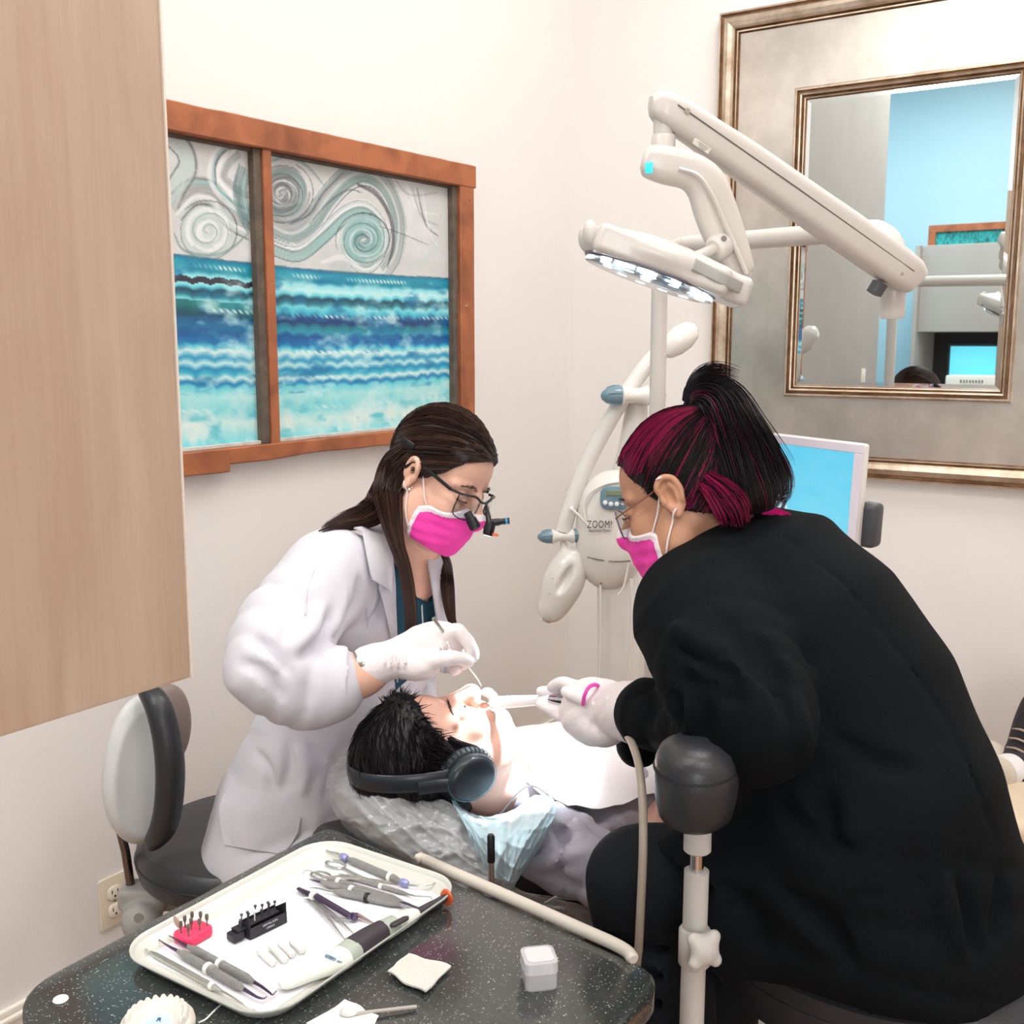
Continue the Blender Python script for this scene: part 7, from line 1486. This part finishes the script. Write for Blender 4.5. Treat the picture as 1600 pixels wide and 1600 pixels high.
mk('bur_holder',box((-.004,.003,.0125),(.062,.013,.003),.0005,1,Mb),M_bb,parent=bx,smooth=False); mk('drawer_end',box((-.034,0.002,.006),(.016,.016,.010),.0015,1,Mb),M_bb,parent=bx,smooth=False)
for i in range(11):
    M=Mb@np.array(Matrix.Translation((-.027+.005*i,.001+.005*(i%2),.014))); h_=.007+.003*((i*7)%3); mk('bur',lathe([(.0008,0),(.0008,h_),(.0018 if i!=4 else .003,h_+.001),(.0018 if i!=4 else .003,h_+.003),(.0001,h_+.004)],M,10),M_dkg if i!=4 else M_ringw,parent=bx)
for z_,w_,s_ in ((.0105,'DENTAL BURS',.0034),(.0055,'STERILE',.0034)): text(w_,s_,Mb@frame(A(.006,-.01195,z_),z=A(0,-1,0),y=UZ),mat('white_print',(200,200,204),.6),'printed_lettering',parent=bx)
# cotton rolls
M_cot=mat('white_cotton',(244,244,240),.9,var=.02,bump=.5,bscale=500)
for i,(a,b_,lb) in enumerate([((405,1484),(428,1505),'leftmost of the white cotton rolls on the tray'),((424,1478),(446,1500),'second white cotton roll from the black bur box'),((438,1474),(458,1492),'third white cotton roll from the black bur box'),((456,1470),(474,1486),'white cotton roll nearest the steel tweezers')]):
    p0,p1=T(*a,.0045),T(*b_,.0045); L0=np.linalg.norm(p1-p0); o=mk('cotton_roll',lathe([(.0001,-.0005),(.0035,0),(.0046,.001),(.0047,L0*.5),(.0046,L0-.001),(.0035,L0),(.0001,L0+.0005)],frame(p0,z=p1-p0),14),M_cot,base=(p0+p1)/2-A(0,0,.0045)); tag(o,lb,'cotton roll','cotton rolls on the tray')
# ================================================================ things lying on the counter
def C_(px,py,h=0.): return Pz(px,py,ZC+h)
def cloth4(corners,h,th,amp,seed,n=14):
    P0,P1,P2,P3=[C_(*c,h) for c in corners]; r_=np.random.default_rng(seed); ph=r_.uniform(0,6,6)
    def fn(u,v):
        p=P0*(1-u)*(1-v)+P1*u*(1-v)+P2*u*v+P3*(1-u)*v; e=.0014*math.sin(u*9+ph[0])*(abs(v-.5)*2)**2+.0014*math.sin(v*8+ph[1])*(abs(u-.5)*2)**2
        return p+A(e,e*.7,amp*(.5+.5*math.sin(u*5+ph[2]+v*3))*(.3+(abs(u-.5)+abs(v-.5))) )
    g=grid(n,n,fn); s_=solid(g,th); 
    if s_.v[:,2].min()<ZC: s_.v[:,2]+=ZC+.0002-s_.v[:,2].min()
    return s_
o=mk('gauze_pad',cloth4([(636,1493),(703,1513),(665,1553),(605,1523)],.004,.0022,.0022,3),mat('gauze_white',(240,238,230),.9,bump=.6,bscale=700,var=.02),base=C_(655,1522)); tag(o,'crumpled white gauze square lying alone on the dark counter','gauze')
o=mk('paper_sheet',cloth4([(543,1562),(592,1591),(560,1640),(480,1600)],.003,.0006,.002,5),mat('white_paper_plain',(244,243,240),.8),base=C_(545,1600)); tag(o,'white paper corner with a swab, cut off by the bottom edge','paper')
sw=thing('cotton_swab','grey stick swab with a fluffy white head on the paper sheet','swab',C_(600,1580)); mk('stick',tube([C_(556,1584,.006),C_(651,1573,.004)],.0022,10),mat('grey_plastic_stick',(176,170,162),.4),parent=sw); mk('swab_head',ball(C_(545,1580,.008),(.010,.007,.005),14,9),M_cot,parent=sw)
o=mk('white_disc',lathe([(.0001,0),(.0072,0),(.0082,.0008),(.0078,.0022),(.004,.0026),(.0001,.0026)],frame(C_(95,1563),z=UZ),28),mat('white_disc_ceramic',(246,244,238),.4),base=C_(95,1563)); tag(o,'small round white disc at the left end of the dark counter','disc')
# clear lidded box
cb=thing('clear_box','small square clear plastic box with a lid on the right of the counter','box',C_(842,1535)); M_cp=mat('clear_polystyrene',(246,244,248),.08,alpha=.34,var=0,spec=.9); Mb=frame(C_(842,1535),x=nrm(A(1,.18,0)),z=UZ)
def shell(w,h,r,z0,z1,t,openup=True):
    lv=[(w-.001,h-.001,r,z0),(w,h,r,z0+.001),(w,h,r,z1),(w-2*t,h-2*t,r,z1),(w-2*t,h-2*t,r,z0+t),(w*.5,h*.5,r*.5,z0+t)]
    V=[]; 
    for a in lv: q=ring(*a); V+=q
    m=len(q); f=[]
    for i in range(len(lv)-1):
        for k in range(m): k2=(k+1)%m; f.append((i*m+k,i*m+k2,(i+1)*m+k2,(i+1)*m+k))
    f.append(tuple(range(m))[::-1]); f.append(tuple(range((len(lv)-1)*m,len(lv)*m))); return G(V,f)
S_=.030; mk('box_base',shell(S_*1.22,S_*1.22,.007,0,.019,.0011).T(Mb),M_cp,parent=cb,autos=30)
ld=shell(S_*1.28,S_*1.28,.0075,0,.013,.0011); ld.v[:,2]=.0335-ld.v[:,2]; ld.f=[q[::-1] for q in ld.f]; mk('lid',ld.T(Mb),M_cp,parent=cb,autos=30)
mk('membrane',prism(rrect(S_*1.05,S_*1.05,.006),.018,.0186,0,Mb),mat('milky_membrane',(244,238,242),.2,alpha=.6),parent=cb); mk('lid_window',prism(rrect(S_*1.0,S_*.96,.006),.0338,.0342,0,Mb),mat('milky_window',(248,242,246),.15,alpha=.55),parent=cb)
# plaster tooth model
pm=thing('plaster_model','white plaster dental arch model cut off at the bottom left edge','dental model',C_(248,1605)); M_pl=mat('dental_plaster',(226,220,210),.85,bump=.3,bscale=200,var=.03)
mc_=C_(248,1612); md=SDF(mc_-A(.07,.07,.02),mc_+A(.07,.07,.06),.0016); fdir=nrm(A(.05,1,0)); sdir=nrm(A(1,-.05,0))
arc=[(mc_+sdir*.028*math.cos(t)+fdir*.030*math.sin(t)-fdir*.004) for t in np.linspace(-.25,math.pi+.25,15)]
for a,b_ in zip(arc[:-1],arc[1:]): md.cone(a+A(0,0,.009),b_+A(0,0,.009),.0088,.0088,k=.006)
md.rbox(mc_+A(0,-.004,.006),(.030,.030,.0055),.004,k=.004)
for i,t in enumerate(np.linspace(-.2,math.pi+.2,14)):
    c=mc_+sdir*.029*math.cos(t)+fdir*.031*math.sin(t)-fdir*.004+A(0,0,.018); dr3=nrm(A(math.cos(t),math.sin(t),0)); md.ell(c,(.0038 if 3<i<10 else .0050,.0034,.0078),frame(A(0,0,0),x=np.cross(dr3,UZ),z=UZ),k=.0018)
md.cut(A(0,0,ZC+.0004),A(0,0,-1)); mk('arch',relax(md.mesh(),1,.3),M_pl,parent=pm)
mk('blue_palate',lathe([(.0001,.0016),(.012,.0014),(.014,0)],frame(mc_+A(0,-.002,.0115),z=UZ),20),mat('pale_blue_resin',(190,214,224),.3),parent=pm); text('R',.009,frame(mc_+A(0.001,.0,.0135),z=UZ,x=A(1,0,0)),mat('blue_pen_ink',(50,90,150),.6),'pen_mark',parent=pm)
o=mk('floss_wire',tube(spline([C_(200,1583,.002),C_(215,1572,.006),C_(240,1570,.004)],5),.0009,6),M_ringw,base=C_(215,1572)); o2=mk('floss_wire',tube(spline([C_(345,1570,.002),C_(334,1580,.006),C_(322,1592,.004),C_(310,1598,.0015)],6),.0009,6),M_ringw,base=C_(330,1585))
tag(o,'short white floss strand touching the left rim of the plaster model','floss'); tag(o2,'white floss strand between the plaster model and tray','floss')
# ================================================================ things between the counter and the patient
mp_=thing('marker','black capped marker standing upright behind the beige rail','marker',P(768,1395,1.43)); b_=P(768,1400,1.43); d_=nrm(P(767,1304,1.43)-b_)
L1=np.linalg.norm(P(767,1304,1.43)-b_); mk('barrel',lathe([(.0035,0),(.0040,.004),(.0042,L1*.62)],frame(b_,z=d_),16),mat('silver_barrel',(176,164,158),.3,.8),parent=mp_); mk('cap',lathe([(.0052,L1*.56),(.0055,L1*.58),(.0053,L1*.97),(.004,L1),(.0001,L1)],frame(b_,z=d_),18),M_blk,parent=mp_)
hl=thing('tool_holder','small grey socket fixed behind the countertop rail, holding the marker','holder',b_-A(0,0,.02)); mk('socket',lathe([(.0105,-.03),(.0110,-.028),(.0110,.004),(.0052,.004),(.0052,.0)],frame(b_,z=d_),18),M_dkg,parent=hl); mk('bracket',beam([b_-A(0,0,.015),b_-A(0,0,.015)+A(-.02,-.05,-.01)],.006,.004,UZ),M_dkg,parent=hl)
wh_=mk('wire_hook',tube(spline([P(851,1440,1.36),P(851,1414,1.36),P(856,1409,1.355),P(869,1401,1.34)],5),.0016,8),M_st,base=P(851,1430,1.36)); tag(wh_,'thin bent steel wire rising behind the beige rail','wire')
# suction hose hanging from the gloved hand
ho=[P(958,1118,1.585),P(972,1140,1.50),P(986,1158,1.44),P(998,1195,1.38),P(1004,1250,1.335),P(1005,1320,1.31),P(1002,1400,1.305),P(998,1480,1.31),P(994,1530,1.33),P(990,1700,1.36)]
hz_=mk('suction_hose',tube(spline(ho,6),[.0045]*6+[.0056]*49,12),mat('beige_hose_rubber',(168,156,142),.45,coat=.2),base=ho[-1]); tag(hz_,'beige suction hose hanging from the gloved hand past the black knee','hose')
wn=thing('suction_wand','slim white suction wand held at the patient\'s mouth by the person in black','suction wand',P(870,1094,1.66))
w0,w1,w2,w3=P(772,1098,1.785),P(862,1093,1.66),P(885,1095,1.635),P(925,1098,1.60); M_wand=mat('white_wand_plastic',(240,244,248),.35,coat=.3)
mk('tip',tube([w0,w0+(w1-w0)*.5,w1],[.0108,.0095,.0075],16),M_wand,parent=wn); mk('ferrule',tube([w1,w2],[.0082,.0085],16),M_chr,parent=wn); mk('handle',tube([w2,(w2+w3)/2,w3,P(950,1112,1.59)],[.0090,.0105,.009,.006],16),M_stg,parent=wn)
# dentist's handpiece instrument
mi_=thing('mouth_mirror','thin steel instrument held between the fingers of the white glove above the mouth','dental instrument',P(715,1020,1.76)); i0,i1=P(677,966,1.728),P(746,1060,1.79)
mk('handle',tube([i0,i0+(i1-i0)*.75],.0030,12),M_st,parent=mi_); mk('working_tip',tube(spline([i0+(i1-i0)*.75,i1,P(752,1072,1.80)],4),np.linspace(.0028,.001,9),10),M_st,parent=mi_)
bk_=mk('cotton_wad',relax(SDF(P(764,1082,1.80)-.03,P(764,1082,1.80)+.03,.0016).ell(P(762,1082,1.795),(.012,.010,.008)).ell(P(770,1088,1.80),(.009,.009,.008),k=.006).wob(.0012,160,3).mesh(),1),M_cot,base=P(764,1085,1.80)); tag(bk_,'white cotton wad held between the lips of the lying person','cotton wad')
